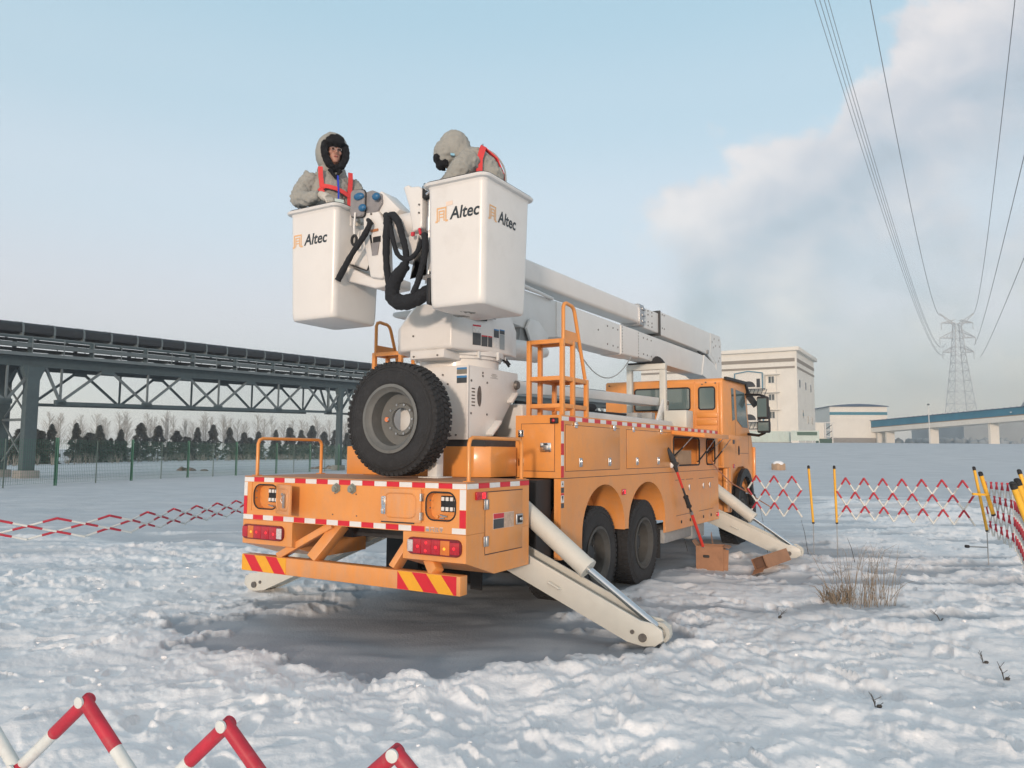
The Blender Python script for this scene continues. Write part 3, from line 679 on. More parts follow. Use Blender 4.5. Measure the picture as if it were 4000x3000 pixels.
ch = M(); ch.box(-1.72, -1.60, .5, 9.0, .80, .95); ch.box(-.90, -.78, .5, 9.0, .80, .95)
for v in (.5, 1.6, 3.2, 5.0, 6.6): ch.box(-1.60, -.90, v, v + .14, .82, .93)
ch.box(-1.58, -.92, .50, .515, .845, .955)
mk('chassis_frame', ch, DARK, truck, bevel=.006)
ax = M()
for v in (2.64, 3.99): ax.cyl((-2.2, v, .52), (-.3, v, .52), .07, 14); ax.ball((-1.25, v, .54), (.22, .2, .22), 14)
ax.cyl((-2.2, 8.72, .5), (-.2, 8.72, .5), .05, 12); ax.cyl((-1.2, 4.2, .62), (-1.25, 8.0, .75), .05, 10)
mk('axles', ax, DARK, truck)

# wheels ----------------------------------------------------------
def tyre_mesh(Rt=.52, Ri=.285, w=.30, lugs=58):
    """axis along x, outer face at x=+w/2"""
    m = M(); h = w / 2
    prof = [(Ri, h - .03), (Ri + .02, h - .008), (Ri + .06, h), (Ri + .13, h), (Ri + .17, h - .006), (Rt - .045, h - .012), (Rt - .016, h - .02), (Rt - .009, h - .03)]
    prof = prof + [(r, -a) for r, a in reversed(prof)]
    m.lathe([(r, a) for r, a in prof], (0, 0, 0), 'x', 56)
    for i in range(lugs):
        for row, (xa, xb) in enumerate(((h - .012, h * .48), (h * .44, h * .04), (-h * .04, -h * .44), (-h * .48, -h + .012))):
            a = 2 * math.pi * (i + .5 * (row % 2)) / lugs; da = math.pi / lugs * (.62 if row in (0, 3) else .7)
            r0, r1 = Rt - .03, Rt
            v = []
            for rr in (r0, r1):
                for xx, sh in ((xa, .0), (xb, .02 if row < 2 else -.02)):
                    for s_ in (-1, 1):
                        t = a + s_ * da + sh; v.append((xx if rr < r1 else xx * .985, rr * math.cos(t), rr * math.sin(t)))
            m.add(v, [(0, 1, 3, 2), (4, 6, 7, 5), (0, 4, 5, 1), (2, 3, 7, 6), (0, 2, 6, 4), (1, 5, 7, 3)])
    for rr in (.40, .425, .455):   # ribs on the sidewall
        m.lathe([(rr - .004, h - .004), (rr, h + .001), (rr + .004, h - .004)], (0, 0, 0), 'x', 48)
    return m
def rim_mesh(Ri=.285, w=.30, dish=.14):
    m = M(); h = w / 2
    m.lathe([(Ri + .015, h - .012), (Ri + .022, h + .004), (Ri - .005, h + .008), (Ri - .022, h - .02), (Ri - .035, h - .03), (Ri - .045, h - .04), (Ri - .05, h - dish), (Ri - .09, h - dish - .012), (.15, h - dish - .014), (.14, h - dish + .01), (.105, h - dish + .012)], (0, 0, 0), 'x', 44)
    m.lathe([(.105, h - dish + .012), (.105, h - dish - .02)], (0, 0, 0), 'x', 44)
    return m
def nuts_mesh(w, dish, n=10, rad=.135):
    m = M(); h = w / 2
    for i in range(n):
        a = 2 * math.pi * i / n; c = (h - dish + .005, rad * math.cos(a), rad * math.sin(a)); m.cyl(c, (c[0] + .022, c[1], c[2]), .011, 6)
    return m
def wheel(loc, rz, dish=.14, w=.30, hub=True, parent=None, rm=None, Rt=.52):
    e = empty('wheel', loc, rz, parent or truck)
    mk('tyre', tyre_mesh(Rt=Rt, w=w), TYRE, e); mk('rim', rim_mesh(w=w, dish=dish), rm or RIMD, e); mk('wheel_nuts', nuts_mesh(w, dish), rm and STEEL or PIN, e)
    if hub: mk('hub', M().lathe([(0, w / 2 - dish + .055), (.07, w / 2 - dish + .055), (.095, w / 2 - dish + .04), (.106, w / 2 - dish - .03)], (0, 0, 0), 'x', 24), DARK, e)
    return e
w0 = wheel((-.22, 2.64, .51), 0)
dup(w0, truck, (-.22, 3.99, .51)); dup(w0, truck, (-.57, 2.64, .51), math.pi); dup(w0, truck, (-.57, 3.99, .51), math.pi)
for v in (2.64, 3.99): dup(w0, truck, (-2.28, v, .51), math.pi); dup(w0, truck, (-1.93, v, .51), 0)
wf = wheel((-.20, 8.72, .51), 0, dish=.05); dup(wf, truck, (-2.0, 8.72, .51), math.pi)
# spare wheel on its stand, face to the rear
spw = wheel((-1.03, .43, 1.885), R(-90), dish=.17, w=.25, hub=False, rm=RIM, Rt=.507)
spw['label'] = 'upright spare wheel on the rear deck'
mk('hub_sticker', M().cyl((.10 - .10 - .02, -.06, .10), (.0, -.06, .10), .022, 14), mat('orange_dot', (.75, .25, .12), .5), spw).location = (-.025, -.10, -.10)
sm = M(); sm.box(-1.13, -.93, .58, .70, 1.62, 2.15); sm.box(-.84, -.74, .62, .72, 1.372, 1.62); sm.box(-.90, -.68, .56, .78, 1.363, 1.375); sm.box(-1.10, -.74, .66, .72, 1.58, 1.66)
mk('spare_wheel_stand', sm, WHITE_S, truck, bevel=.004)
mk('side_reflector', M().prism([(-1.60, .95, 1.955), (-1.60, .95, 2.0), (-1.80, .95, 2.0), (-1.84, .95, 1.977), (-1.80, .95, 1.955)], (0, .02, 0)), mat('orange_plate', (.75, .27, .07), .5), truck)

# box and deck under the turret -----------------------------------
db = M(); db.prism([(-2.16, 1.0, 1.363), (-.60, 1.0, 1.363), (-.46, 1.08, 1.363), (-.46, 1.55, 1.363), (-2.16, 1.55, 1.363)], (0, 0, .285)); mk('turret_base_box', db, ORANGE, truck, bevel=.006)
mk('base_seam', M().box(-2.1, -.50, 1.04, 1.60, 1.648, 1.715), DARK, truck)
db2 = M(); db2.box(-2.0, -.50, 1.6, 7.2, 1.36, 1.42); db2.box(-2.46, -.50, 1.6, 7.2, 1.0, 1.36); mk('truck_bed', db2, DARK, truck)

# guard rails on the deck
for u in (-.05, -2.45):
    pts = [(u, .10, 1.36), (u, .10, 1.66), (u, .115, 1.695), (u, .15, 1.71), (u, .88, 1.71), (u, .915, 1.695), (u, .93, 1.66), (u, .93, 1.36)]
    gr_ = mk('guard_rail', M().tube(pts, .0165, 10), ORANGE, truck)
    for v in (.10, .93): mk('foot_plate', M().box(u - .035, u + .035, v - .03, v + .03, 1.3625, 1.369).cyl((u + .024, v - .02, 1.369), (u + .024, v - .02, 1.375), .006, 6), ORANGE, gr_)

# ---- turret pedestal --------------------------------------------
pd_ = M(); prof = [(1.0, 1.712), (1.0, 2.415), (1.93, 2.415), (1.93, 2.25), (1.52, 1.79), (1.42, 1.712)]
for u in (-.67, -1.80):
    s_ = -.03 if u > -1 else .03
    pd_.prism([(u, y, z) for y, z in prof], (s_, 0, 0))
pd_.box(-1.80, -.67, 1.0025, 1.03, 1.712, 2.4125); pd_.box(-1.77, -.70, 1.032, 1.90, 2.39, 2.412); pd_.add([(-1.77, 1.5, 1.74), (-.70, 1.5, 1.74), (-.70, 1.9, 2.3), (-1.77, 1.9, 2.3)], [(0, 1, 2, 3)])
ped = mk('turret_pedestal', pd_, WHITE, truck, bevel=.006)
mk('pin_boss', M().lathe([(0, .03), (.04, .03), (.045, .02), (.05, 0)], (-.67, 1.89, 2.29), 'x', 20), PIN, ped)
mk('pin_boss', M().lathe([(0, .035), (.042, .035), (.05, .02), (.055, 0)], (-.67, 1.44, 1.80), 'x', 20), PIN, ped)
br = M(); br.beam((-.655, 1.84, 2.20), (-.655, 1.72, 2.10), .03, .09, up=(1, 0, 0)); br.beam((-.655, 1.50, 1.90), (-.655, 1.32, 1.76), .03, .12, up=(1, 0, 0)); mk('gusset', br, WHITE, ped, bevel=.008)
sl = M(); sl.prism([(-.669, 1.20 + x, 2.13 + z) for x, z in [(.045 * math.cos(a) if math.cos(a) < 0 else .03 * math.cos(a), .10 * math.sin(a)) for a in [2 * math.pi * i / 16 for i in range(16)]]], (.002, 0, 0)); 
for i in range(6): sl.box(-.669, -.667, 1.06, 1.115, 2.03 + i * .032, 2.042 + i * .032)
for y, z in ((1.05, 1.96), (1.33, 1.96), (1.05, 2.27), (1.33, 2.27), (1.25, 2.36), (1.25, 2.33)): sl.cyl((-.669, y, z), (-.664, y, z), .011, 8)
tag(mk('inspection_slots', sl, PIN, ped), kind='stuff')
dc = M(); dc.box(-.80, -.685, .9995, 1.002, 2.33, 2.385, 0); dc.box(-.80, -.685, .998, 1.0015, 2.375, 2.392, 1); dc.box(-.80, -.685, .9995, 1.002, 2.245, 2.30, 2); dc.box(-.80, -.685, .998, 1.0015, 2.295, 2.315, 1)
mk('instruction_decal', dc, [DECBR, DECBL, DECB], ped)
bt = M()
for x, z in ((-.90, 2.24), (-.92, 1.76), (-.86, 1.75), (-.80, 1.755), (-.96, 2.33)): bt.cyl((x, 1.001, z), (x, .99, z), .009, 8)
mk('bolt_heads', bt, PIN, ped)
tiny = M(); 
for i, (a, b) in enumerate(((1.42, 1.50), (1.40, 1.52), (1.42, 1.50), (1.39, 1.53))): tiny.box(-.669, -.6675, a, b, 2.36 - i * .013, 2.367 - i * .013)
mk('printed_note', tiny, mat('faint_print', (.42, .42, .41), .6), ped)

# ---- slewing ring and turret cover ------------------------------
rg = M(); rg.lathe([(.40, 2.415), (.40, 2.50), (.425, 2.50), (.425, 2.53), (.455, 2.53), (.455, 2.578), (.3, 2.58)], (-1.08, 1.45, 0), 'z', 40)
ring = mk('slewing_ring', rg, WHITE, truck)
for a in range(200, 400, 32): 
    t = R(a); mk('ring_clip', M().box(-.012, .012, -.012, .012, -.04, .04), WHITE_S, ring, loc=(-1.08 + .46 * math.cos(t), 1.45 + .46 * math.sin(t), 2.54), bevel=.003)
gb = M(); gb.box(-1.24, -.84, .84, 1.15, 2.475, 2.56); gbo = mk('drive_cover', gb, WHITE, truck, bevel=.012)
mk('bolt_heads', M().cyl((-1.19, .84, 2.50), (-1.19, .83, 2.50), .009, 8).cyl((-.91, .84, 2.50), (-.91, .83, 2.50), .009, 8), PIN, gbo)
cv = M()
base = [(-1.36, .84), (-.76, .84), (-.64, 1.30), (-.64, 1.72), (-.70, 1.95), (-1.62, 1.95), (-1.66, 1.50), (-1.52, 1.0)]
mid = base
top = [(-1.26, .97), (-.84, .97), (-.70, 1.30), (-.68, 1.66), (-.74, 1.88), (-1.55, 1.88), (-1.58, 1.5), (-1.44, 1.12)]
def ring_z(p, zf): return [(x, y, zf(x, y)) for x, y in p]
loft(cv, [ring_z([(x * .985 - .015, y * 1.0 + .02) for x, y in base], lambda x, y: 2.555 + .02 * (y - .84)), ring_z(base, lambda x, y: 2.58 + .02 * (y - .84)), ring_z(mid, lambda x, y: 2.80 + .05 * (y - .84)), ring_z(top, lambda x, y: 3.03 + .02 * (y - .84)), ring_z([((x + 1.1) * .75 - 1.1, (y - 1.4) * .8 + 1.4) for x, y in top], lambda x, y: 3.05)], cap0=True, cap1=True)
cover = mk('turret_cover', cv, WHITE, truck, bevel=.022, seg=3, ang=50)
cd = M()
fx = lambda y, dx=0: -.64 + dx + (.12 / .46) * min(0, y - 1.30)
def side_decal(y0, y1, z0, z1, mi):
    cd.prism([(fx(y0, .0015), y0, z0 + .03 * (y0 - .84)), (fx(y1, .0015), y1, z0 + .03 * (y1 - .84)), (fx(y1, .0015), y1, z1 + .03 * (y1 - .84)), (fx(y0, .0015), y0, z1 + .03 * (y0 - .84))], (.0025, 0, 0), mi)
side_decal(1.10, 1.20, 2.735, 2.79, 0); side_decal(1.10, 1.20, 2.79, 2.806, 1); side_decal(1.10, 1.20, 2.61, 2.728, 2)
side_decal(1.21, 1.285, 2.605, 2.70, 2); side_decal(1.21, 1.285, 2.70, 2.712, 1); side_decal(1.295, 1.365, 2.605, 2.70, 2); side_decal(1.295, 1.365, 2.70, 2.712, 1)
side_decal(1.40, 1.49, 2.71, 2.78, 2); side_decal(1.40, 1.49, 2.78, 2.793, 3); side_decal(1.40, 1.49, 2.61, 2.705, 0); side_decal(1.51, 1.60, 2.755, 2.79, 2); side_decal(1.51, 1.60, 2.79, 2.80, 3); side_decal(1.51, 1.60, 2.60, 2.75, 4)
mk('warning_decal', cd, [DECW, DECR, DECB, DECBL, DECG], cover)
rcs = M(); rcs.prism([(fx(1.13, .003), 1.13, 2.86), (fx(1.27, .003), 1.27, 2.865), (-.635, 1.27, 2.90), (-.635, 1.42, 2.905), (-.655, 1.36, 2.965), (fx(1.13, -.03), 1.13, 2.965)], (.006, 0, 0)); mk('cover_opening', rcs, DARKVOID, cover)
mk('cover_studs', M().cyl((-1.20, .845, 2.70), (-1.20, .832, 2.70), .01, 8).cyl((-1.15, .90, 2.855), (-1.15, .878, 2.853), .012, 8), PIN, cover)
ar = M(); ar.prism([(-1.55, 1.5, 3.02), (-1.98, 1.5, 3.05), (-2.02, 1.5, 3.08), (-2.0, 1.5, 3.11), (-1.6, 1.5, 3.12)], (0, .16, 0)); mk('side_bracket', ar, WHITE_S, truck, bevel=.01)
cb = M().tube([(-.70, 1.62, 2.56), (-.66, 1.68, 2.50), (-.64, 1.70, 2.46)], .012, 6).tube([(-.72, 1.70, 2.57), (-.66, 1.74, 2.48)], .02, 6); mk('cable_bundle', cb, SLEEVE, truck)

# ---- side lockers -----------------------------------------------
UP = 1.958
sb = M()
# rear part solid, front part hollow with two open compartments
sb.box(-.50, 0, 1.6, 4.84, 1.352, UP)
ops = [(4.90, 6.06, 1.435, 1.812), (6.42, 6.87, 1.42, 1.812)]
plate_holes(sb, 4.84, 7.06, 1.352, UP, [(4.86, 6.10, 1.40, 1.835), (6.38, 6.91, 1.385, 1.835)], lambda a, b: (0, a, b))
rframe(sb, (4.86, 6.10, 1.40, 1.835), (4.90, 6.06, 1.435, 1.812), .06, lambda a, b, d: (-d, a, b), .03)
rframe(sb, (6.38, 6.91, 1.385, 1.835), (6.42, 6.87, 1.42, 1.812), .05, lambda a, b, d: (-d, a, b), .03)
sb.box(-.50, -.48, 4.84, 7.06, 1.352, UP); sb.box(-.48, -.002, 4.84, 7.06, 1.352, 1.37); sb.box(-.48, -.002, 4.84, 7.06, UP - .02, UP); sb.box(-.48, -.002, 7.04, 7.06, 1.37, UP - .02); sb.box(-.48, -.031, 6.2, 6.26, 1.37, UP - .02)
locker = mk('side_locker', sb, ORANGE, truck, smooth=False)
mk('left_locker', M().box(-2.46, -2.0, 1.6, 7.06, 1.352, UP - .01), ORANGE, truck, bevel=.004)
for y0, y1 in ((4.90, 6.06), (6.42, 6.87)):
    mk('opening_seal', M().tube([(.002, (y0 + y1) / 2 + a, 1.623 + b) for a, b in rrect(y1 - y0, .38, .055, 4)], .012, 6, closed=True), BLACK, locker)
def seam_rect(par, y0, y1, z0, z1, x=.0, side='x', skip=''):
    m = M(); g = .004
    for k_, (a, b, c, d) in dict(t=(y0, y1, z1 - g, z1), b=(y0, y1, z0, z0 + g), l=(y0, y0 + g, z0, z1), r=(y1 - g, y1, z0, z1)).items():
        if k_ in skip: continue
        if side == 'x': m.box(x, x + .0012, a, b, c, d)
        else: m.box(a, b, x - .0012, x, c, d)
    return m
def locker_door(y0, y1, z0, z1, hy):
    d_ = mk('locker_door', M().box(.0008, .006, y0, y1, z0, z1), ORANGE, truck, bevel=.0025)
    mk('door_gap', seam_rect(d_, y0 - .006, y1 + .006, z0 - .006, z1 + .006), DARK, locker)
    for y in hy[0]:
        e = mk('handle', M().box(.006, .016, y - .035, y + .035, 1.455, 1.545), STEEL, d_, bevel=.005); mk('handle_grip', M().box(.016, .026, y - .015, y + .015, 1.475, 1.53), CHROME, e, bevel=.004)
    for y in hy[1]: mk('hinge', M().box(.006, .018, y - .03, y + .03, 1.84, 1.90).cyl((.02, y - .03, 1.872), (.02, y + .03, 1.872), .009, 8), CHROME, d_, bevel=.003)
    return d_
locker_door(1.70, 3.05, 1.42, 1.862, ((2.02, 2.75), (1.91, 2.88)))
locker_door(3.26, 4.80, 1.42, 1.862, ((3.56, 4.29), (3.45, 4.40)))
dd = mk('end_door', M().box(-.43, -.07, 1.592, 1.5995, 1.42, 1.87), ORANGE, truck, bevel=.003); mk('door_gap', seam_rect(dd, -.437, -.063, 1.413, 1.877, 1.5995, 'y'), DARK, locker)
for z in (1.78, 1.50): mk('hinge', M().box(-.46, -.40, 1.58, 1.592, z - .035, z + .035).cyl((-.43, 1.577, z - .03), (-.43, 1.577, z + .03), .008, 8), CHROME, dd, bevel=.002)
e = mk('handle', M().box(-.215, -.095, 1.578, 1.592, 1.60, 1.69), CHROME, dd, bevel=.008); mk('handle_grip', M().box(-.18, -.125, 1.566, 1.58, 1.62, 1.67), STEEL, e, bevel=.008)
e = mk('marker_lamp', M().box(-.105, -.022, 1.57, 1.5985, 1.875, 1.93), DARKVOID, truck, bevel=.006); mk('lens', M().ball((-.066, 1.568, 1.903), (.018, .012, .018), 12), LRED2 if 0 else LRED, e)
# strips along the locker top and corner
n = 36; w_ = (7.05 - 1.62) / n
for i in range(n): sticker(0, T_, 1.62 + i * w_ + .002, 1.62 + (i + 1) * w_ - .002, 1.905, 1.945, i % 2 == 1)
for i, (z0, z1) in enumerate(((1.80, 1.90), (1.685, 1.797), (1.575, 1.682), (1.47, 1.572), (1.358, 1.467))): sticker(0, T_, 1.605, 1.66, z0, z1, i % 2 == 0)

# skirt with wheel arches
def arch_pts(c, rx, top, bottom, n=18):
    out = []
    for i in range(n + 1):
        a = math.pi * i / n; out.append((c - rx * math.cos(a), bottom + (top - bottom) * math.sin(a) ** .92))
    return out
ZB = .585
A1 = [(2.07, ZB)] + arch_pts(2.635, .565, 1.262, .74) + [(3.2, .745)]; A2 = [(3.30, .745)] + arch_pts(3.93, .625, 1.252, .74) + [(4.555, ZB)]
outline = [(1.6, ZB)] + A1 + A2 + [(7.05, ZB), (7.05, 1.346), (1.6, 1.346)]
sk = M(); sk.prism([(0, y, z) for y, z in outline], (-.03, 0, 0))
skirt = mk('side_skirt', sk, ORANGE, truck, smooth=False)
sk2 = M(); sk2.box(-.50, -.031, 1.6, 1.63, .585, 1.346); sk2.box(-.07, -.0305, 1.597, 1.5995, .585, 1.346); mk('skirt_end', M().box(-.07, -.031, 1.597, 1.63, .585, 1.346), ORANGE, skirt)
for A in (A1[1:-1], A2[1:-1]):
    ml = M(); loft(ml, [[(-.03, y, z) for y, z in A], [(-.36, y, z) for y, z in A]]); ml.f = [f for f in ml.f if abs(f[0] % len(A) - f[1] % len(A)) == 1]; ml.m = [0] * len(ml.f)
    mk('arch_liner', ml, ORANGE, skirt)
    cx = sum(p[0] for p in A) / len(A); bw_ = M().prism([(-.36, y, z) for y, z in A], (-.01, 0, 0)); mk('arch_back', bw_, ORANGE, skirt, smooth=False)
mk('body_seam', M().box(-.002, .0012, 1.6, 7.05, 1.347, 1.351), DARK, skirt)
for (y0, y1, z) in ((4.97, 5.35, 1.235), (5.42, 5.75, 1.235), (6.02, 6.80, 1.23), (4.98, 5.60, .765), (6.0, 6.75, .765)): mk('panel_gap', M().box(0, .0012, y0, y1, z, z + .006), DARK, skirt)
for y in (5.56, 6.23, 6.56): mk('handle', M().box(0, .012, y - .025, y + .025, 1.085, 1.165), STEEL, skirt, bevel=.005)
for y in (5.2, 5.59, 6.22, 6.62): mk('drain_grommet', M().cyl((0, y, .675), (.006, y, .675), .022, 14), DARKVOID, skirt)
for (y, z) in ((3.16, 1.16), (6.97, .66)):
    e = mk('marker_lamp', M().box(0, .012, y - .055, y + .055, z - .032, z + .032), LRED, truck, bevel=.004); mk('marker_glow', M().box(.012, .015, y, y + .03, z - .022, z + .022), LRED2, e)
wd = M()
for z0, z1, mi in ((1.27, 1.325, 0), (1.215, 1.262, 1), (1.19, 1.21, 2), (1.12, 1.19, 0), (1.07, 1.115, 1)): wd.box(0, .0015, 1.605, 1.665, z0, z1, mi)
wd.prism([(.0016, 1.615, 1.185), (.0016, 1.655, 1.185), (.0016, 1.640, 1.13)], (.0008, 0, 0), 1); wd.prism([(.0016, 1.640, 1.315), (.0016, 1.62, 1.29), (.0016, 1.65, 1.285)], (.0008, 0, 0), 1)
mk('warning_decal', wd, [DECW, DECB, DECR], skirt)
ub = M(); ub.box(-.5, -.08, 4.75, 5.9, .42, .60); ub.box(-.45, -.10, 6.0, 6.6, .36, .62); ub.cyl((-.35, 5.9, .5), (-.35, 7.1, .5), .1, 14); mk('chassis_tank', ub, GREYM, truck, bevel=.02)
cl_ = M()
for k in range(3): cl_.box(-.08, -.065, 6.05, 6.10, .40 + k * .06, .43 + k * .06)
mk('underbody', M().box(-.52, -.10, 1.3, 1.59, .6, 1.34), DARKVOID, truck); mk('underbody', M().box(-2.4, -.52, 1.3, 1.59, .86, 1.34), DARKVOID, truck); mk('underbody', M().box(-.42, -.12, 7.1, 7.45, .55, 1.4), DARKVOID, truck)
mk('rear_mudflap', M().box(-.52, -.05, 1.30, 1.33, .30, 1.0) if 0 else M().box(-.50, -.10, 4.62, 4.64, .25, .62), BLACK, truck)
for b_ in ((-.62, -.50, 1.0, 1.02, .35, .95), (-2.40, -1.95, 1.95, 1.98, .28, 1.0)): mk('mudflap', M().box(*b_), BLACK, truck)

# open hatch lid and stays ----------------------------------------
hl = M(); hl.prism([(.003, 4.83, 1.845), (.003, 4.83, 1.895), (.45, 4.80, 1.858), (.45, 4.80, 1.80)], (0, 1.20, 0)); lid = mk('hatch_lid', hl, ORANGE, truck, bevel=.003)
hl = M(); hl.prism([(.003, 6.06, 1.845), (.003, 6.06, 1.895), (.45, 6.03, 1.858), (.45, 6.03, 1.80)], (0, .80, 0)); lid2 = mk('hatch_lid', hl, ORANGE, truck, bevel=.003)
for (y, zb) in ((4.93, 1.55), (6.02, 1.47), (6.46, 1.6), (6.84, 1.47)):
    gs_ = mk('gas_strut', M().cyl((-.01, y, zb), (.12, y + .01, (zb + 1.84) / 2 - .02), .011, 8), DARKVOID, truck); mk('strut_rod', M().cyl((.12, y + .01, (zb + 1.84) / 2 - .02), (.27, y + .02, 1.84), .006, 8), STEEL, gs_); mk('strut_bracket', M().box(-.03, .0, y - .03, y + .03, zb - .04, zb + .0), ORANGE, gs_, bevel=.004)
for y in (5.0, 5.95, 6.2, 6.8): mk('hinge', M().box(.0035, .014, y - .03, y + .03, 1.875, 1.898), CHROME, locker, bevel=.003)

# ---- ladder cages -----------------------------------------------
def cage(u0, u1, flip):
    t = .042
    e = M()
    y0, y1, y2 = 1.65, 1.88, 2.24
    for x in (u0, u1 - t):
        e.box(x, x + t, y0, y0 + t, UP + .002, 2.705); e.box(x, x + t, y1, y1 + t, UP + .002, 2.705); e.box(x, x + t, y2 - t, y2, UP + .002, 2.345)
    fr = mk('ladder_cage', e, ORANGE, truck, bevel=.002)
    for (z, ya, yb) in ((2.03, y0, y2), (2.30, y0, y2), (2.665, y0, y1 + t)):
        s_ = M(); g = .001
        s_.box(u0 + t + g, u1 - t - g, ya + .003, ya + t, z, z + t); s_.box(u0 + t + g, u1 - t - g, yb - t, yb - .003, z, z + t)
        for x in (u0, u1 - t): s_.box(x + .003, x + t - .003, ya + t + g, yb - t - g, z, z + t)
        if z > 2.1: s_.box(u0 + t + g, u1 - t - g, ya + t + g, yb - t - g, z + .028, z + .036)
        mk('cage_step', s_, ORANGE, fr, bevel=.002)
    x = (u1 - .02) if not flip else (u0 + .02)
    hp = [(x, 1.69, 2.70), (x, 1.69, 3.02), (x, 1.71, 3.055), (x, 1.75, 3.07), (x, 1.88, 3.06), (x, 1.92, 3.04), (x, 1.945, 3.0), (x, 2.19, 2.35)]
    mk('hand_rail', M().tube(hp, .019, 10), ORANGE, fr)
    mk('kick_plate', M().box(x - .004, x + .004, 1.70, 2.03, 2.71, 2.80), ORANGE, fr)
cage(-.41, 0, False); cage(-2.42, -2.0, True)

# ---- booms ------------------------------------------------------
def rbeam(m, sects, n=5, cap=True):
    """rounded-box beam along y: sects = (y, u0, u1, z0, z1, r)"""
    loops = []
    for y, u0, u1, z0, z1, r in sects: loops.append([((u0 + u1) / 2 + a, y, (z0 + z1) / 2 + b) for a, b in rrect(u1 - u0, z1 - z0, r, n)])
    return loft(m, loops, cap0=cap, cap1=cap)
b1 = mk('upper_boom_tip', rbeam(M(), [(1.0, -1.30, -1.0, 3.565, 3.835, .045), (6.34, -1.30, -1.0, 3.64, 3.925, .045)]), WHITE, truck, fixn=True)
m = rbeam(M(), [(6.30, -1.315, -.985, 3.60, 3.95, .04), (6.33, -1.32, -.98, 3.595, 3.955, .04), (6.47, -1.32, -.98, 3.595, 3.955, .04), (6.49, -1.315, -.985, 3.60, 3.95, .04)]); cl2 = mk('boom_clamp', m, STEEL, truck, fixn=True)
for z in (3.68, 3.78, 3.88): mk('clamp_lug', M().box(-.98, -.965, 6.36, 6.50, z - .02, z + .015), STEEL, cl2, bevel=.004)
b2 = mk('upper_boom_inner', rbeam(M(), [(6.47, -1.29, -1.01, 3.595, 3.925, .02), (7.24, -1.29, -1.01, 3.60, 3.945, .02)]), WHITE_S, truck, fixn=True)
bt = M()
for y in (6.72, 6.90):
    for z in (3.66, 3.72, 3.84, 3.90): bt.cyl((-1.012, y, z), (-1.002, y, z), .013, 6)
for y, z in ((7.32, 3.93), (7.32, 3.70), (7.42, 3.93), (7.42, 3.70)): bt.cyl((-.982, y, z), (-.972, y, z), .012, 6)
mk('bolt_heads', bt, PIN, b2)
b3 = mk('upper_boom_root', rbeam(M(), [(7.22, -1.32, -.98, 3.57, 3.975, .02), (9.4, -1.32, -.98, 3.575, 4.01, .02), (10.0, -1.32, -.98, 3.56, 4.02, .02), (10.55, -1.32, -.98, 3.40, 4.03, .02)]), WHITE_S, truck, fixn=True)
mk('boom_lip', M().box(-1.325, -.975, 7.205, 7.235, 3.56, 3.985), DARK, b3)
el = M(); el.prism([(-.975, 9.75, 3.52), (-.975, 10.35, 3.42), (-.975, 10.62, 3.30), (-.975, 10.60, 3.44), (-.975, 10.2, 3.62), (-.975, 10.2, 4.02), (-.975, 10.90, 4.035), (-.975, 10.98, 3.9), (-.975, 11.0, 3.15), (-.975, 9.95, 3.06), (-.975, 9.6, 3.12)], (-.35, 0, 0)); elbow = mk('boom_elbow', el, WHITE_S, truck, fixn=True, smooth=False)
bt = M()
for y, z in ((10.45, 3.93), (10.8, 3.95), (10.55, 3.80), (10.85, 3.82), (10.85, 3.58), (10.75, 3.50), (10.3, 3.85), (10.4, 3.75)): bt.cyl((-.976, y, z), (-.966, y, z), .02, 8)
bt.cyl((-.99, 9.95, 3.60), (-.95, 9.95, 3.60), .045, 14); mk('bolt_heads', bt, GREYM, elbow)
mk('elbow_link', M().beam((-1.03, 9.5, 3.60), (-1.03, 10.45, 3.42), .03, .07), DARK, elbow)
lb0 = M(); lb0.prism([(-1.0, 1.35, 3.02), (-1.0, 1.35, 3.42), (-1.0, 1.9, 3.46), (-1.0, 3.45, 3.485), (-1.0, 3.45, 3.03), (-1.0, 3.12, 2.98), (-1.0, 2.6, 3.03), (-1.0, 2.1, 3.06)], (-.28, 0, 0)); lroot = mk('lower_boom_root', lb0, WHITE_S, truck, bevel=.01)
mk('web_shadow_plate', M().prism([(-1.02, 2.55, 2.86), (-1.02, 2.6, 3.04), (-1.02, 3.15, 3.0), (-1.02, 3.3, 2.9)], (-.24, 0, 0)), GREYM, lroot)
mk('boom_lug', M().prism([(-.985, 2.62, 3.02), (-.985, 2.70, 3.14), (-.985, 2.9, 3.14), (-.985, 3.15, 3.0), (-.985, 2.98, 2.72), (-.985, 2.84, 2.70)], (.035, 0, 0)), WHITE_S, lroot, bevel=.008)
mk('boom_pin', M().lathe([(0, .03), (.05, .03), (.055, 0)], (-.955, 2.92, 2.78), 'x', 18), PIN, lroot)
lb1 = mk('lower_boom', rbeam(M(), [(3.44, -1.30, -.99, 3.03, 3.485, .015), (5.52, -1.30, -.99, 3.055, 3.49, .015)]), WHITE_S, truck, fixn=True)
lb2 = mk('insulator_section', rbeam(M(), [(5.50, -1.315, -.975, 3.045, 3.495, .03), (6.22, -1.315, -.975, 3.07, 3.505, .03)]), WHITE, truck, fixn=True)
lb3 = mk('lower_boom', rbeam(M(), [(6.20, -1.30, -.99, 3.085, 3.50, .015), (9.6, -1.30, -.99, 3.10, 3.515, .015), (10.7, -1.30, -.99, 3.12, 3.40, .015)]), WHITE_S, truck, fixn=True)
bt = M()
for y in (5.02, 5.22, 5.4): bt.cyl((-.992, y, 3.40), (-.983, y, 3.40), .013, 6); bt.cyl((-.992, y, 3.14), (-.983, y, 3.14), .013, 6)
bt.cyl((-.992, 4.7, 3.30), (-.983, 4.7, 3.30), .013, 6)
for i in range(9):
    for y in (5.54, 6.19): bt.cyl((-.976, y, 3.09 + i * .046), (-.969, y, 3.09 + i * .046), .009, 6)
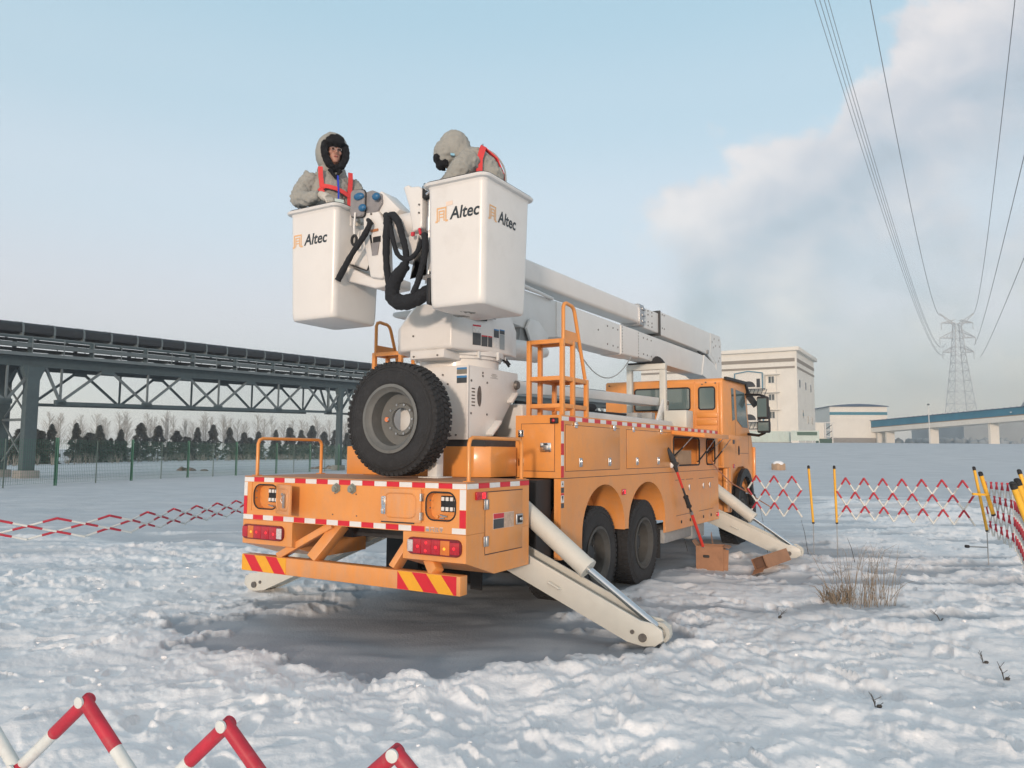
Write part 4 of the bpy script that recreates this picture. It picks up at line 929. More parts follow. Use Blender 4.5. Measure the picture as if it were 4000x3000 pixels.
for y in (6.45, 6.62, 6.8): bt.cyl((-.992, y, 3.42), (-.983, y, 3.42), .013, 6); bt.cyl((-.992, y, 3.16), (-.983, y, 3.16), .013, 6)
mk('bolt_heads', bt, PIN, lb2)
mk('boom_pipe', M().tube([(-.98, .9, 3.56), (-.98, 2.9, 3.50), (-.98, 3.3, 3.485)], .022, 8), WHITE_S, lroot)
lc = mk('lift_cylinder', M().cyl((-.86, 1.75, 2.68), (-.86, 2.62, 2.735), .115, 22).cyl((-.86, 2.60, 2.735), (-.86, 2.66, 2.74), .125, 22), WHITE_S, truck)
mk('cylinder_eye', M().cyl((-.86, 2.62, 2.735), (-.86, 2.88, 2.76), .06, 14), WHITE_S, lc)
mk('hanging_cable', M().tube([(-.98, 3.9 + 2.0 * t, 3.03 - .40 * 4 * t * (1 - t) + .03 * t) for t in [i / 14 for i in range(15)]], .008, 6), GREYM, truck)
# elevator link below the boom, and the white body tray under it
ll = M(); ll.prism([(-.88, 2.05, 2.20), (-.88, 2.05, 2.40), (-.88, 2.45, 2.385), (-.88, 6.85, 2.49), (-.88, 6.9, 2.36), (-.88, 3.9, 2.30), (-.88, 2.5, 2.25)], (-.30, 0, 0)); mk('elevator_link', ll, WHITE_S, truck, bevel=.01)
eb = M(); eb.prism([(-.80, 6.84, 2.46), (-.80, 7.08, 2.46), (-.80, 7.05, 2.04), (-.80, 6.50, 2.04)], (-.04, 0, 0)); ebo = mk('link_bracket', eb, WHITE_S, truck, bevel=.005); mk('link_pin', M().lathe([(0, .02), (.035, .02), (.04, 0)], (-.80, 7.0, 2.41), 'x', 16), PIN, ebo)
tr_ = M(); tr_.box(-1.75, -.62, 1.95, 6.9, 1.72, 2.10); tray = mk('boom_well', tr_, WHITE_S, truck, bevel=.03); 
hz = M(); hz.tube([(-.80, 3.1, 2.16), (-.78, 3.3, 2.15), (-.78, 3.9, 2.17), (-.80, 4.1, 2.18)], .05, 8); hz.tube([(-.85, 2.2, 2.14), (-.82, 4.5, 2.13), (-.85, 6.4, 2.16)], .018, 6); mk('hydraulic_hose', hz, SLEEVE, tray)
vb = M(); vb.box(-.9, -.66, 5.3, 5.5, 2.10, 2.17); vb.box(-.9, -.66, 5.9, 6.05, 2.10, 2.2); mk('valve_block', vb, GREYM, tray, bevel=.008)
# boom rest
brs = M(); t = .10
brs.box(-1.45, -1.36, 6.87, 6.96, 2.04, 2.95); brs.box(-.88, -.78, 6.87, 6.96, 2.04, 2.95); brs.box(-1.45, -.78, 6.868, 6.962, 2.952, 3.05)
rest = mk('boom_rest', brs, CREAM, truck, bevel=.006)
pdm = M().box(-1.42, -.82, 6.85, 6.98, 3.052, 3.075); pdm.prism([(-1.0, 6.85, 3.076), (-.98, 6.85, 3.13), (-.94, 6.85, 3.165), (-.90, 6.85, 3.165), (-.86, 6.85, 3.13), (-.82, 6.85, 3.076)], (0, .12, 0)); mk('rest_pad', pdm, BLACK, rest)
mk('hydraulic_tank', M().box(-.77, -.40, 6.75, 7.1, 1.97, 2.275), CREAM, truck, bevel=.015)

# ---- outriggers -------------------------------------------------
def outrigger(v, s):
    """s=+1 right side, -1 left; mirrored about the truck centre line u=-1.25"""
    X = (lambda u: u) if s > 0 else (lambda u: -2.5 - u)
    bm_ = M()
    prof = [(-.80, .77), (-.80, 1.0), (-.10, .715), (1.0, .245), (1.10, .235), (1.18, .19), (1.19, .11), (1.12, .055), (1.02, .045), (.88, .065), (-.25, .535)]
    for y0, y1 in ((v - .12, v - .095), (v + .095, v + .12)):
        bm_.prism([(X(u), y0, z) for u, z in prof], (0, y1 - y0, 0))
    low = [(-.78, .775), (-.25, .545), (.86, .080), (.95, .072), (1.06, .058), (1.06, .072), (.95, .09), (.86, .105), (-.25, .56), (-.78, .79)]
    bm_.prism([(X(u), v - .0945, z) for u, z in low], (0, .189, 0)); bm_.prism([(X(u), v - .0945, z) for u, z in ((-.10, .60), (.55, .335), (.55, .36), (-.10, .63))], (0, .189, 0))
    o = mk('outrigger_leg', bm_, CREAM, truck, bevel=.006)
    mk('foot_ring', M().lathe([(.052, -.03), (.052, .03), (.085, .03), (.085, -.03), (.052, -.03)], (X(1.12), v + .03, .14), 'y', 24), CREAM, o)
    mk('foot_pin', M().cyl((X(1.02), v - .14, .115), (X(1.02), v + .13, .115), .034, 14).cyl((X(.93), v - .13, .15), (X(.93), v - .12, .15), .018, 10), PIN, o)
    mk('lifting_lug', M().tube([(X(.16), v - .12, .47), (X(.17), v - .145, .48), (X(.27), v - .145, .435), (X(.28), v - .12, .43)], .011, 6), CREAM, o)
    c = mk('outrigger_cylinder', M().cyl((X(-.42), v, 1.28), (X(.46), v, .615), .088, 24).cyl((X(.455), v, .62), (X(.485), v, .597), .093, 24), CREAM, truck)
    mk('piston_rod', M().cyl((X(.47), v, .61), (X(1.10), v, .185), .032, 16), CHROME, c)
    return o
for v in (1.17, 7.25):
    for s_ in (1, -1): outrigger(v, s_)
mk('outrigger_mount', M().box(-.55, -.42, 1.08, 1.27, .6, 1.34).box(-.5, -.42, 7.15, 7.35, .6, 1.4).box(-2.2, -1.7, 1.32, 1.36, .88, 1.34), DARK, truck)

# ---- cab --------------------------------------------------------
cu0, cu1 = -2.10, -.03
CB = M()
side = [(7.5, 1.36), (7.5, 2.80), (7.54, 2.835), (8.98, 2.86), (9.10, 2.74), (9.28, 2.02), (9.44, 1.92), (9.54, 1.70), (9.57, 1.35), (9.53, .92), (9.36, .88), (9.36, 1.05), (9.1, 1.28), (8.8, 1.37), (8.45, 1.36), (8.1, 1.24), (7.98, .95), (7.98, .62), (7.9, .62), (7.9, 1.36)]
CB.prism([(cu1, y, z) for y, z in side], (cu0 - cu1, 0, 0))
cabm = mk('cab', CB, ORANGE, truck, bevel=.02, seg=2, fixn=True)
mk('cab_rear_post', M().box(-.46, -.06, 7.46, 7.49, 1.0, 2.79) if 0 else M().box(-.10, -.035, 7.70, 7.86, .64, 1.355), ORANGE, cabm, bevel=.01)
rr_ = M()
for (u0, u1, z0, z1) in ((-.435, -.14, 2.30, 2.70), (-1.56, -.55, 2.30, 2.70)):
    rframe(rr_, (u0 - .05, u1 + .05, z0 - .05, z1 + .05), (u0, u1, z0, z1), .05, lambda a, b, d: (a, 7.486 + d, b), .014)
mk('window_surround', rr_, ORANGE, cabm)
def rpane(u0, u1, z0, z1, r, y, name='rear_window', lab=None):
    P = rrect(u1 - u0, z1 - z0, r, 5); c = ((u0 + u1) / 2, (z0 + z1) / 2)
    o = mk(name, M().prism([(c[0] + a, y, c[1] + b) for a, b in P], (0, .008, 0)), GLASS2, cabm, smooth=False)
    mk('window_seal', M().tube([(c[0] + a, y - .002, c[1] + b) for a, b in P], .011, 6, closed=True), BLACK, o); return o
rpane(-.42, -.155, 2.32, 2.685, .04, 7.484); rpane(-1.54, -.57, 2.32, 2.685, .04, 7.484)
pn = M()
for (u0, u1) in ((-.46, -.12), (-.88, -.58)):
    for k in range(2): pn.box(u0, u1, 7.478, 7.497, 2.06 + k * .12, 2.15 + k * .12)
mk('pressed_panel', pn, ORANGE, cabm, bevel=.009)
mk('corner_rib', M().box(-.085, -.045, 7.475, 7.50, 1.40, 2.76).box(-.50, -.485, 7.478, 7.497, 1.95, 2.78).box(-.115, -.10, 7.48, 7.497, 1.4, 2.76), ORANGE, cabm, bevel=.008)
mk('bolt_heads', M().cyl((-.30, 7.49, 2.765), (-.30, 7.47, 2.765), .012, 8).cyl((-.36, 7.49, 2.735), (-.36, 7.47, 2.735), .012, 8).cyl((-.14, 7.49, 2.75), (-.14, 7.47, 2.75), .012, 8).cyl((-2.02, 7.49, 2.77), (-2.02, 7.47, 2.77), .012, 8), PIN, cabm)
x_ = cu1 + .003
mk('side_window', M().prism([(x_, 8.33, 2.70), (x_, 8.92, 2.68), (x_, 9.14, 2.06), (x_, 8.75, 2.06), (x_, 8.38, 2.17)], (.006, 0, 0)), GLASS2, cabm, smooth=False)
mk('quarter_window', M().prism([(x_, 8.02, 2.70), (x_, 8.17, 2.71), (x_, 8.24, 2.18), (x_, 8.08, 2.15)], (.006, 0, 0)), GLASS2, cabm, smooth=False)
mk('windscreen', M().prism([(cu0 + .1, 9.108, 2.72), (cu1 - .1, 9.108, 2.72), (cu1 - .1, 9.283, 2.04), (cu0 + .1, 9.283, 2.04)], (0, .012, .003)), GLASS, cabm, smooth=False)
mk('roof_gutter', M().beam((.0, 7.58, 2.835), (.0, 8.95, 2.86), .05, .045), DARKVOID, cabm)
mk('sun_visor', M().prism([(cu1 + .03, 8.98, 2.83), (cu1 + .03, 9.32, 2.64), (cu1 + .03, 9.34, 2.66), (cu1 + .03, 9.02, 2.86)], (cu0 - cu1 - .06, 0, 0)), DARKVOID, cabm, smooth=False)
mk('door_seam', M().box(x_, x_ + .0015, 8.28, 8.287, 1.60, 2.72).box(x_, x_ + .0015, 8.40, 9.15, 1.60, 1.606).box(x_, x_ + .0015, 9.19, 9.196, 1.40, 1.98), DARK, cabm)
mk('door_handle', M().ball((x_, 8.48, 1.65), (.012, .05, .085), 14), DARKVOID, cabm)
mk('cab_badge', M().box(x_, x_ + .004, 8.08, 8.20, 1.76, 1.83), DECB, cabm)
mk('marker_lamp', M().box(x_, x_ + .01, 8.07, 8.17, 1.355, 1.42), LRED, cabm, bevel=.004)
gl = M()
for k in range(4): gl.box(cu0 + .2, cu1 - .2, 9.56, 9.60, 1.25 + k * .11, 1.30 + k * .11)
mk('grille_slat', gl, DARKVOID, cabm); mk('corner_deflector', M().beam((-.02, 9.53, 1.10), (-.02, 9.56, 1.72), .06, .06), ORANGE, cabm, bevel=.02)
ff = M(); arch = [(8.72 + .60 * math.cos(R(a)), .62 + .72 * math.sin(R(a)) * (1 if a < 180 else 1)) for a in range(8, 176, 10)]
inn = [(8.72 + .50 * math.cos(R(a)), .60 + .60 * math.sin(R(a))) for a in range(8, 176, 10)]
loft(ff, [[(-.03, y, z) for y, z in inn], [(.035, y, z) for y, z in inn], [(.035, y, z) for y, z in arch], [(-.03, y, z) for y, z in arch]]); n_ = len(arch)
ff.f = [f for f in ff.f if abs(f[0] % n_ - f[1] % n_) == 1]; ff.m = [0] * len(ff.f)
mk('wheel_arch_flare', ff, DARKVOID, cabm); mk('arch_void', M().prism([(-.3, y, z) for y, z in inn], (-.01, 0, 0)), DARKVOID, cabm, smooth=False)
mk('front_bumper', M().box(cu0, cu1 + .02, 9.35, 9.62, .42, .86), DARKVOID, truck, bevel=.03)
# mirrors
mr = mk('mirror', M().beam((.33, 8.78, 2.20), (.33, 8.78, 2.60), .20, .09, up=(0, 1, 0)), DARKVOID, truck, bevel=.03, seg=3); mk('mirror_glass', M().prism([(.245, 8.728, 2.24), (.40, 8.728, 2.24), (.40, 8.728, 2.56), (.245, 8.728, 2.56)], (0, .006, 0)), GLASS2, mr, smooth=False)
mr2 = mk('mirror', M().beam((.34, 8.78, 1.96), (.34, 8.78, 2.17), .22, .10, up=(0, 1, 0)), DARKVOID, truck, bevel=.03, seg=3); mk('mirror_glass', M().prism([(.25, 8.722, 1.99), (.43, 8.722, 2.0), (.43, 8.722, 2.14), (.25, 8.722, 2.14)], (0, .006, 0)), GLASS2, mr2, smooth=False)
mk('mirror_arm', M().tube([(-.02, 9.0, 2.66), (.25, 8.9, 2.64), (.36, 8.82, 2.60)], .02, 8).tube([(-.02, 9.15, 1.95), (.2, 9.0, 1.92), (.34, 8.82, 1.96)], .025, 8).tube([(.30, 8.85, 2.6), (.42, 8.84, 2.4), (.42, 8.84, 1.98)], .018, 8), DARKVOID, truck)
mk('mirror_bracket', M().beam((0, 9.10, 2.66), (.12, 9.2, 2.46), .03, .12), DARKVOID, truck, bevel=.01)

# ---- buckets ----------------------------------------------------
def bucket(u0, u1, v0, v1, z0, z1):
    cu, cvv = (u0 + u1) / 2, (v0 + v1) / 2; w, d = u1 - u0, v1 - v0
    L = lambda s, z, r=.06, e=0: [(cu + a, cvv + b, z) for a, b in rrect(w * s + e, d * s + e, r, 5)]
    m = M()
    loft(m, [L(.86, z0, .05), L(.90, z0 + .006, .06), L(.925, z0 + .03, .065), L(.935, z0 + .07), L(1.0, z1 - .05)], cap0=True)
    loft(m, [L(1.0, z1 - .05), L(1.0, z1 - .028, .06, .012), L(1.0, z1 - .022, .075, .07), L(1.0, z1 - .006, .08, .085), L(1.0, z1 + .004, .08, .075), L(1.0, z1 + .006, .06, .0), L(1.0, z1, .05, -.03), L(.92, z0 + .05, .05, -.03)])
    b = mk('bucket', m, WHITE, truck, fixn=False, ang=50)
    mk('rim_trim', M().tube([(cu + x, cvv + y, z1 + .008) for x, y in rrect(w + .045, d + .045, .08, 5)], .009, 6, closed=True), BLACK, b)
    lin = M(); loft(lin, [L(1.0, z1 - .004, .05, -.034), L(.92, z0 + .06, .05, -.036)][::1]); lin.add(L(.92, z0 + .06, .05, -.036), [tuple(range(24))]); mk('liner', lin, mat('bucket_liner', (.10, .10, .105), .7), b)
    return b
bkR = bucket(-.605, -.012, .225, 1.0, 2.815, 3.895)
bkL = bucket(-2.275, -1.665, .235, .90, 2.84, 3.91)
def logo(face, ox, oz, s, parent, shear=.0):
    """face(a,b) -> 3D point just proud of the panel"""
    m = M()
    def bar(a, b, c, d): m.add([face(ox + a * s, oz + b * s), face(ox + c * s, oz + b * s), face(ox + c * s, oz + d * s), face(ox + a * s, oz + d * s)], [(0, 1, 2, 3)])
    t = .10
    bar(.10, .92, .92, 1.02); bar(.10, .12, .10 + t, .915); bar(.82, .12, .92, .915); bar(0, 0, .2, .115); bar(.82, 0, 1.04, .115)
    bar(.27, .72, .75, .80); bar(.27, .30, .27 + .08, .715); bar(.67, .30, .75, .715); bar(.36, .50, .66, .58); bar(.36, .30, .66, .37); bar(.27, .14, .35, .295); bar(.67, .14, .75, .295); bar(.20, .08, .34, .135); bar(.67, .08, .80, .135)
    mk('logo_mark', m, LOGO, parent, smooth=False)
    vs, fs = text_mesh('Altec', 1.18 * s, .025 * s, .18)
    m = M(); m.add([face(ox + 1.22 * s + x * .92, oz + .10 * s + y) for x, y, z in vs], fs); mk('lettering', m, LETTER, parent, smooth=False, label='dark lettering reading Altec')
tap = lambda z, z0, z1: .935 + .065 * min(1, max(0, (z - z0 - .07) / (z1 - .05 - z0 - .07)))
def faceR_rear(a, b): z = b; v = .6125 - .3875 * tap(z, 2.815, 3.895) - .0025; return (a, v, z)
def faceR_side(a, b): z = b; u = -.3085 + .2965 * tap(z, 2.815, 3.895) + .0025; return (u, a, z)
def faceL_rear(a, b): z = b; v = .5675 - .3325 * tap(z, 2.84, 3.91) - .0025; return (a, v, z)
logo(faceR_rear, -.51, 3.545, .125, bkR); logo(faceR_side, .30, 3.53, .125, bkR); logo(faceL_rear, -2.225, 3.55, .125, bkL)
sk_ = M(); sk_.add([faceR_rear(-.40, 3.675), faceR_rear(-.33, 3.68), faceR_rear(-.33, 3.715), faceR_rear(-.40, 3.712)], [(0, 1, 2, 3)]); mk('faded_patch', sk_, mat('peach_patch', (.74, .60, .50), .6), bkR, smooth=False)

# ---- bucket mountings, controls and hoses ------------------------
pm = M(); pm.box(-1.90, -1.70, .36, .52, 3.42, 3.715); mb = mk('bucket_bracket', pm, WHITE, truck, bevel=.015)
mk('bracket_cover', M().box(-1.895, -1.765, .345, .36, 3.46, 3.69), WHITE, mb, bevel=.006); mk('bolt_heads', M().cyl((-1.83, .345, 3.62), (-1.83, .335, 3.62), .009, 8).cyl((-1.84, .36, 3.435), (-1.84, .35, 3.435), .009, 8), PIN, mb)
mk('tool_box', M().box(-1.845, -1.655, .42, .60, 3.74, 3.905), WHITE, truck, bevel=.02)
pb = M(); pb.prism([(-1.90, .42, 3.26), (-1.88, .42, 3.36), (-1.75, .42, 3.385), (-1.40, .42, 3.22), (-1.14, .42, 3.20), (-1.14, .42, 3.11), (-1.33, .42, 3.10), (-1.62, .42, 3.19)], (0, .30, 0)); mk('platform_arm', pb, WHITE, truck, bevel=.02, seg=3)
bp2 = M(); bp2.prism([(-1.70, .46, 3.39), (-1.60, .46, 3.70), (-1.42, .46, 3.72), (-1.40, .46, 3.42), (-1.46, .46, 3.29)], (0, .16, 0)); gp_ = mk('gearbox_housing', bp2, WHITE, truck, bevel=.02); mk('housing_gap', M().beam((-1.68, .455, 3.375), (-1.47, .455, 3.292), .008, .012, up=(0, 1, 0)).beam((-1.46, .455, 3.292), (-1.41, .455, 3.41), .008, .012, up=(0, 1, 0)), DARKVOID, gp_)
cp = M(); cp.prism([(-1.47, .38, 3.84), (-1.31, .38, 3.86), (-1.19, .38, 3.66), (-1.16, .38, 3.22), (-1.22, .38, 3.17), (-1.36, .38, 3.20), (-1.45, .38, 3.55)], (0, .10, 0)); cpo = mk('control_column', cp, WHITE, truck, bevel=.018, seg=3)
mk('column_slot', M().prism([(-1.375, .374, 3.60), (-1.355, .374, 3.60), (-1.315, .374, 3.41), (-1.335, .374, 3.405)], (0, .004, 0)).box(-1.33, -1.24, .374, .378, 3.52, 3.575), DARKVOID, cpo)
mk('indicator', M().box(-1.36, -1.27, .370, .378, 3.625, 3.648), mat('copper_tag', (.45, .18, .08), .4), cpo); mk('lever_slot', M().prism([(-1.335, .372, 3.40), (-1.27, .372, 3.40), (-1.25, .372, 3.52), (-1.35, .372, 3.52)], (0, .003, 0)), GBOX, cpo)
mk('bolt_heads', M().cyl((-1.36, .38, 3.80), (-1.36, .37, 3.80), .01, 8).cyl((-1.34, .38, 3.705), (-1.34, .37, 3.705), .01, 8), PIN, cpo)
hp_ = M(); hp_.prism([(-1.31, .40, 3.84), (-1.285, .40, 4.01), (-1.26, .40, 4.01), (-1.04, .40, 3.80), (-1.12, .40, 3.74), (-1.22, .40, 3.76)], (0, .22, 0)); mk('column_hood', hp_, WHITE, truck, bevel=.01)
mk('boom_tip_housing', M().lathe([(0, -.26), (.10, -.26), (.125, -.23), (.125, .15), (.11, .2)], (-1.02, .50, 3.66), 'x', 28), WHITE, truck)
mk('boom_tip_yoke', M().box(-1.28, -.98, .62, 1.05, 3.52, 3.80), WHITE, truck, bevel=.03)
wg = M(); wg.prism([(-.975, .36, 3.985), (-.92, .36, 4.0), (-.90, .36, 3.975), (-.80, .36, 3.965), (-.755, .36, 3.93), (-.755, .36, 3.58), (-.86, .36, 3.55), (-.905, .36, 3.79)], (0, .14, 0)); wgo = mk('lever_guard', wg, WHITE, truck, bevel=.015, seg=3); mk('bolt_heads', M().cyl((-.785, .36, 3.79), (-.785, .35, 3.79), .009, 8).cyl((-.785, .36, 3.715), (-.785, .35, 3.715), .009, 8), PIN, wgo)
rb = M(); rb.prism([(-.99, .42, 3.54), (-.82, .42, 3.555), (-.80, .42, 3.36), (-.86, .42, 3.33), (-.86, .42, 3.25), (-.90, .42, 3.16), (-.70, .42, 3.18), (-.70, .42, 3.26), (-.98, .42, 3.30)], (0, .22, 0)); mk('right_bracket', rb, WHITE, truck, bevel=.015)
mk('pivot_rod', M().cyl((-.715, .42, 3.16), (-.715, .42, 3.93), .022, 12).cyl((-.715, .42, 3.55), (-.715, .42, 3.68), .032, 12), STEEL, truck); mk('pivot_plate', M().box(-.70, -.60, .40, .60, 3.18, 3.54), WHITE, truck, bevel=.01)
mk('hook_clip', M().tube([(-.73, .36, 3.97), (-.72, .34, 3.93), (-.68, .33, 3.90), (-.66, .34, 3.88), (-.70, .35, 3.87)], .012, 6), CHROME, truck); mk('dark_pad', M().box(-.755, -.64, .35, .42, 3.84, 3.96), BLACK, truck, bevel=.012)
mk('lower_guard', M().box(-.64, -.59, .28, .40, 2.86, 3.10), DARKVOID, bkR, bevel=.02)
# console
cs_ = M(); P = rrect(.16, .25, .04, 5); loft(cs_, [[(-1.60 + x * .9, .34, 3.965 + z - x * .12) for x, z in P], [(-1.60 + x * 1.08, .355, 3.965 + z * 1.05 - x * .12) for x, z in P], [(-1.60 + x * 1.08, .372, 3.965 + z * 1.05 - x * .12) for x, z in P]], cap0=True, cap1=True); 
console = mk('control_console', cs_, GBOX, truck, fixn=True, loc=(.085, 0, -.045))
bx = M(); bx.prism([(-1.63, .375, 3.87), (-1.66, .375, 4.055), (-1.44, .375, 4.075), (-1.33, .375, 4.02), (-1.32, .375, 3.93), (-1.38, .375, 3.85)], (0, .12, 0)); mk('console_housing', bx, GBOX, console, bevel=.012)
mk('console_gasket', M().tube([(-1.60 + x * 1.1, .373, 3.965 + z * 1.06 - x * .12) for x, z in rrect(.16, .25, .04, 5)], .008, 6, closed=True), BLACK, console)
for (x, z, a) in ((-1.565, 4.02, 1.4), (-1.355, 3.985, 1.0), (-1.52, 3.905, 1.0)): mk('control_knob', M().ball((x, .335, z), (.045 * a, .028, .036), 10).cyl((x, .34, z), (x, .37, z), .015, 8), BLUE, console)
mk('red_button', M().beam((-1.34, .42, 3.96), (-1.40, .42, 3.87), .05, .03), DECR, console, bevel=.005)
def hose(name, pts, r, par=None, mt=SLEEVE):
    P = [Vector(p) + (Vector((.115, 0, -.055)) if par is None else Vector((0, 0, 0))) for p in pts]; out = []; n = len(P)
    for i in range(n - 1):
        p0, p1, p2, p3 = P[max(i - 1, 0)], P[i], P[i + 1], P[min(i + 2, n - 1)]
        for k in range(6):
            t = k / 6; out.append(.5 * ((2 * p1) + (p2 - p0) * t + (2 * p0 - 5 * p1 + 4 * p2 - p3) * t * t + (3 * p1 - p0 - 3 * p2 + p3) * t ** 3))
    out.append(P[-1]); rr = r if isinstance(r, (list, tuple)) else [r, r]
    R_ = [rr[0] + (rr[-1] - rr[0]) * i / (len(out) - 1) if len(rr) == 2 else np.interp(i / (len(out) - 1), np.linspace(0, 1, len(rr)), rr) for i in range(len(out))]
    R_ = [q * (1 + .10 * math.sin(i * 1.9) * math.sin(i * .7)) for i, q in enumerate(R_)]
    return mk(name, M().tube(out, R_, 10), mt, par or truck, ang=80)
hose('hydraulic_hose', [(-1.50, .36, 3.80), (-1.44, .32, 3.74), (-1.50, .31, 3.63), (-1.62, .30, 3.49), (-1.70, .29, 3.37), (-1.78, .28, 3.24)], [.018, .026, .03, .026, .03, .032])
hose('hydraulic_hose', [(-1.28, .36, 3.81), (-1.21, .30, 3.71), (-1.205, .28, 3.55), (-1.20, .28, 3.36), (-1.185, .29, 3.21), (-1.15, .30, 3.10)], [.03, .04, .035, .03, .032, .04])
hose('hydraulic_hose', [(-1.28, .38, 3.80), (-1.17, .33, 3.78), (-1.09, .31, 3.69), (-1.05, .31, 3.57), (-1.01, .31, 3.45), (-1.0, .31, 3.33), (-1.03, .31, 3.26)], [.03, .035, .032, .03, .03, .03])
hose('hydraulic_hose', [(-1.18, .30, 3.68), (-1.13, .29, 3.52), (-1.07, .29, 3.39), (-.97, .30, 3.345), (-.88, .31, 3.40), (-.84, .32, 3.51)], [.022, .022, .022])
hose('hydraulic_hose', [(-.80, .31, 3.555), (-.78, .30, 3.40), (-.81, .30, 3.27), (-.86, .30, 3.12), (-.91, .30, 3.03)], [.03, .028, .026])
hose('hose_bundle', [(-1.0, .31, 3.30), (-1.10, .31, 3.20), (-1.15, .31, 3.09), (-1.12, .31, 3.00), (-1.02, .32, 2.965), (-.90, .34, 2.99), (-.80, .38, 3.05), (-.66, .48, 3.10)], [.045, .06, .065, .07, .07, .068, .065, .06])
hose('cable_loop', [(-1.63, .33, 3.88), (-1.64, .33, 3.74), (-1.63, .33, 3.65)], .010, mt=WHT_R)
mk('hose_hook', M().tube([(-1.515 + .03 * math.sin(a), .325, 3.56 + .045 * math.cos(a)) for a in [2 * math.pi * i / 12 for i in range(12)]], .014, 6, closed=True), BLACK, truck)
mk('red_tag', M().box(-.86, -.83, .34, .36, 3.51, 3.545), DECR, truck); hose('red_strap', [(-.93, .42, 3.70), (-.90, .37, 3.62), (-.88, .36, 3.57)], .014, mt=DECR)

# ================================================================== PEOPLE
def soft(o, voxel=.02, smooth=3, wr=.010, size=.12):
    md = o.modifiers.new('remesh', 'REMESH'); md.mode = 'VOXEL'; md.voxel_size = voxel; md.use_smooth_shade = True
    ms = o.modifiers.new('smooth', 'SMOOTH'); ms.factor = .6; ms.iterations = smooth
    if wr:
        tx = bpy.data.textures.get('folds') or bpy.data.textures.new('folds', 'CLOUDS'); tx.noise_scale = size; tx.noise_depth = 2
        d = o.modifiers.new('folds', 'DISPLACE'); d.texture = tx; d.strength = wr * 2; d.mid_level = .5; d.texture_coords = 'LOCAL'
    return o
def ribbon(name, pts, nrm, w, mt, par, t=.006):
    m = M(); P = [Vector(p) for p in pts]; Nn = [Vector(x).normalized() for x in nrm]; k = len(P)
    L4 = []
    for i in range(k):
        d = (P[min(i + 1, k - 1)] - P[max(i - 1, 0)]).normalized(); s = d.cross(Nn[i]).normalized() * w / 2; n = Nn[i] * t
        L4.append([P[i] - s - n, P[i] + s - n, P[i] + s + n, P[i] - s + n])
    loft(m, L4, cap0=True, cap1=True); return mk(name, m, mt, par)
def glove(par, c, d, up, s=1.0, curl=.5, name='glove'):
    """five-fingered glove; c wrist, d pointing direction, up = back of hand"""
    d = Vector(d).normalized(); up = (Vector(up) - d * Vector(up).dot(d)).normalized(); r = d.cross(up); c = Vector(c); m = M()
    m.tube([c - d * .03, c, c + d * .03, c + d * .085], [.034 * s, .034 * s, .042 * s, .040 * s], 10)
    for k, (off, ln) in enumerate(((-.033, .060), (-.011, .075), (.012, .070), (.034, .052))):
        b = c + d * .075 * s + r * off * s; e1 = b + (d - up * curl * .5) * ln * .5 * s; e2 = e1 + (d * .7 - up * curl * 1.3).normalized() * ln * .6 * s
        m.tube([b - d * .02, b, e1, e2], [.013 * s, .0125 * s, .0115 * s, .009 * s], 7)
    b = c + d * .03 * s - r * .035 * s; m.tube([b, b - r * .025 * s + d * .03 * s - up * .01, b - r * .02 * s + d * .06 * s - up * .025], [.014 * s, .013 * s, .010 * s], 7)
    return soft(mk(name, m, GLOVE, par), .006, 1, 0)

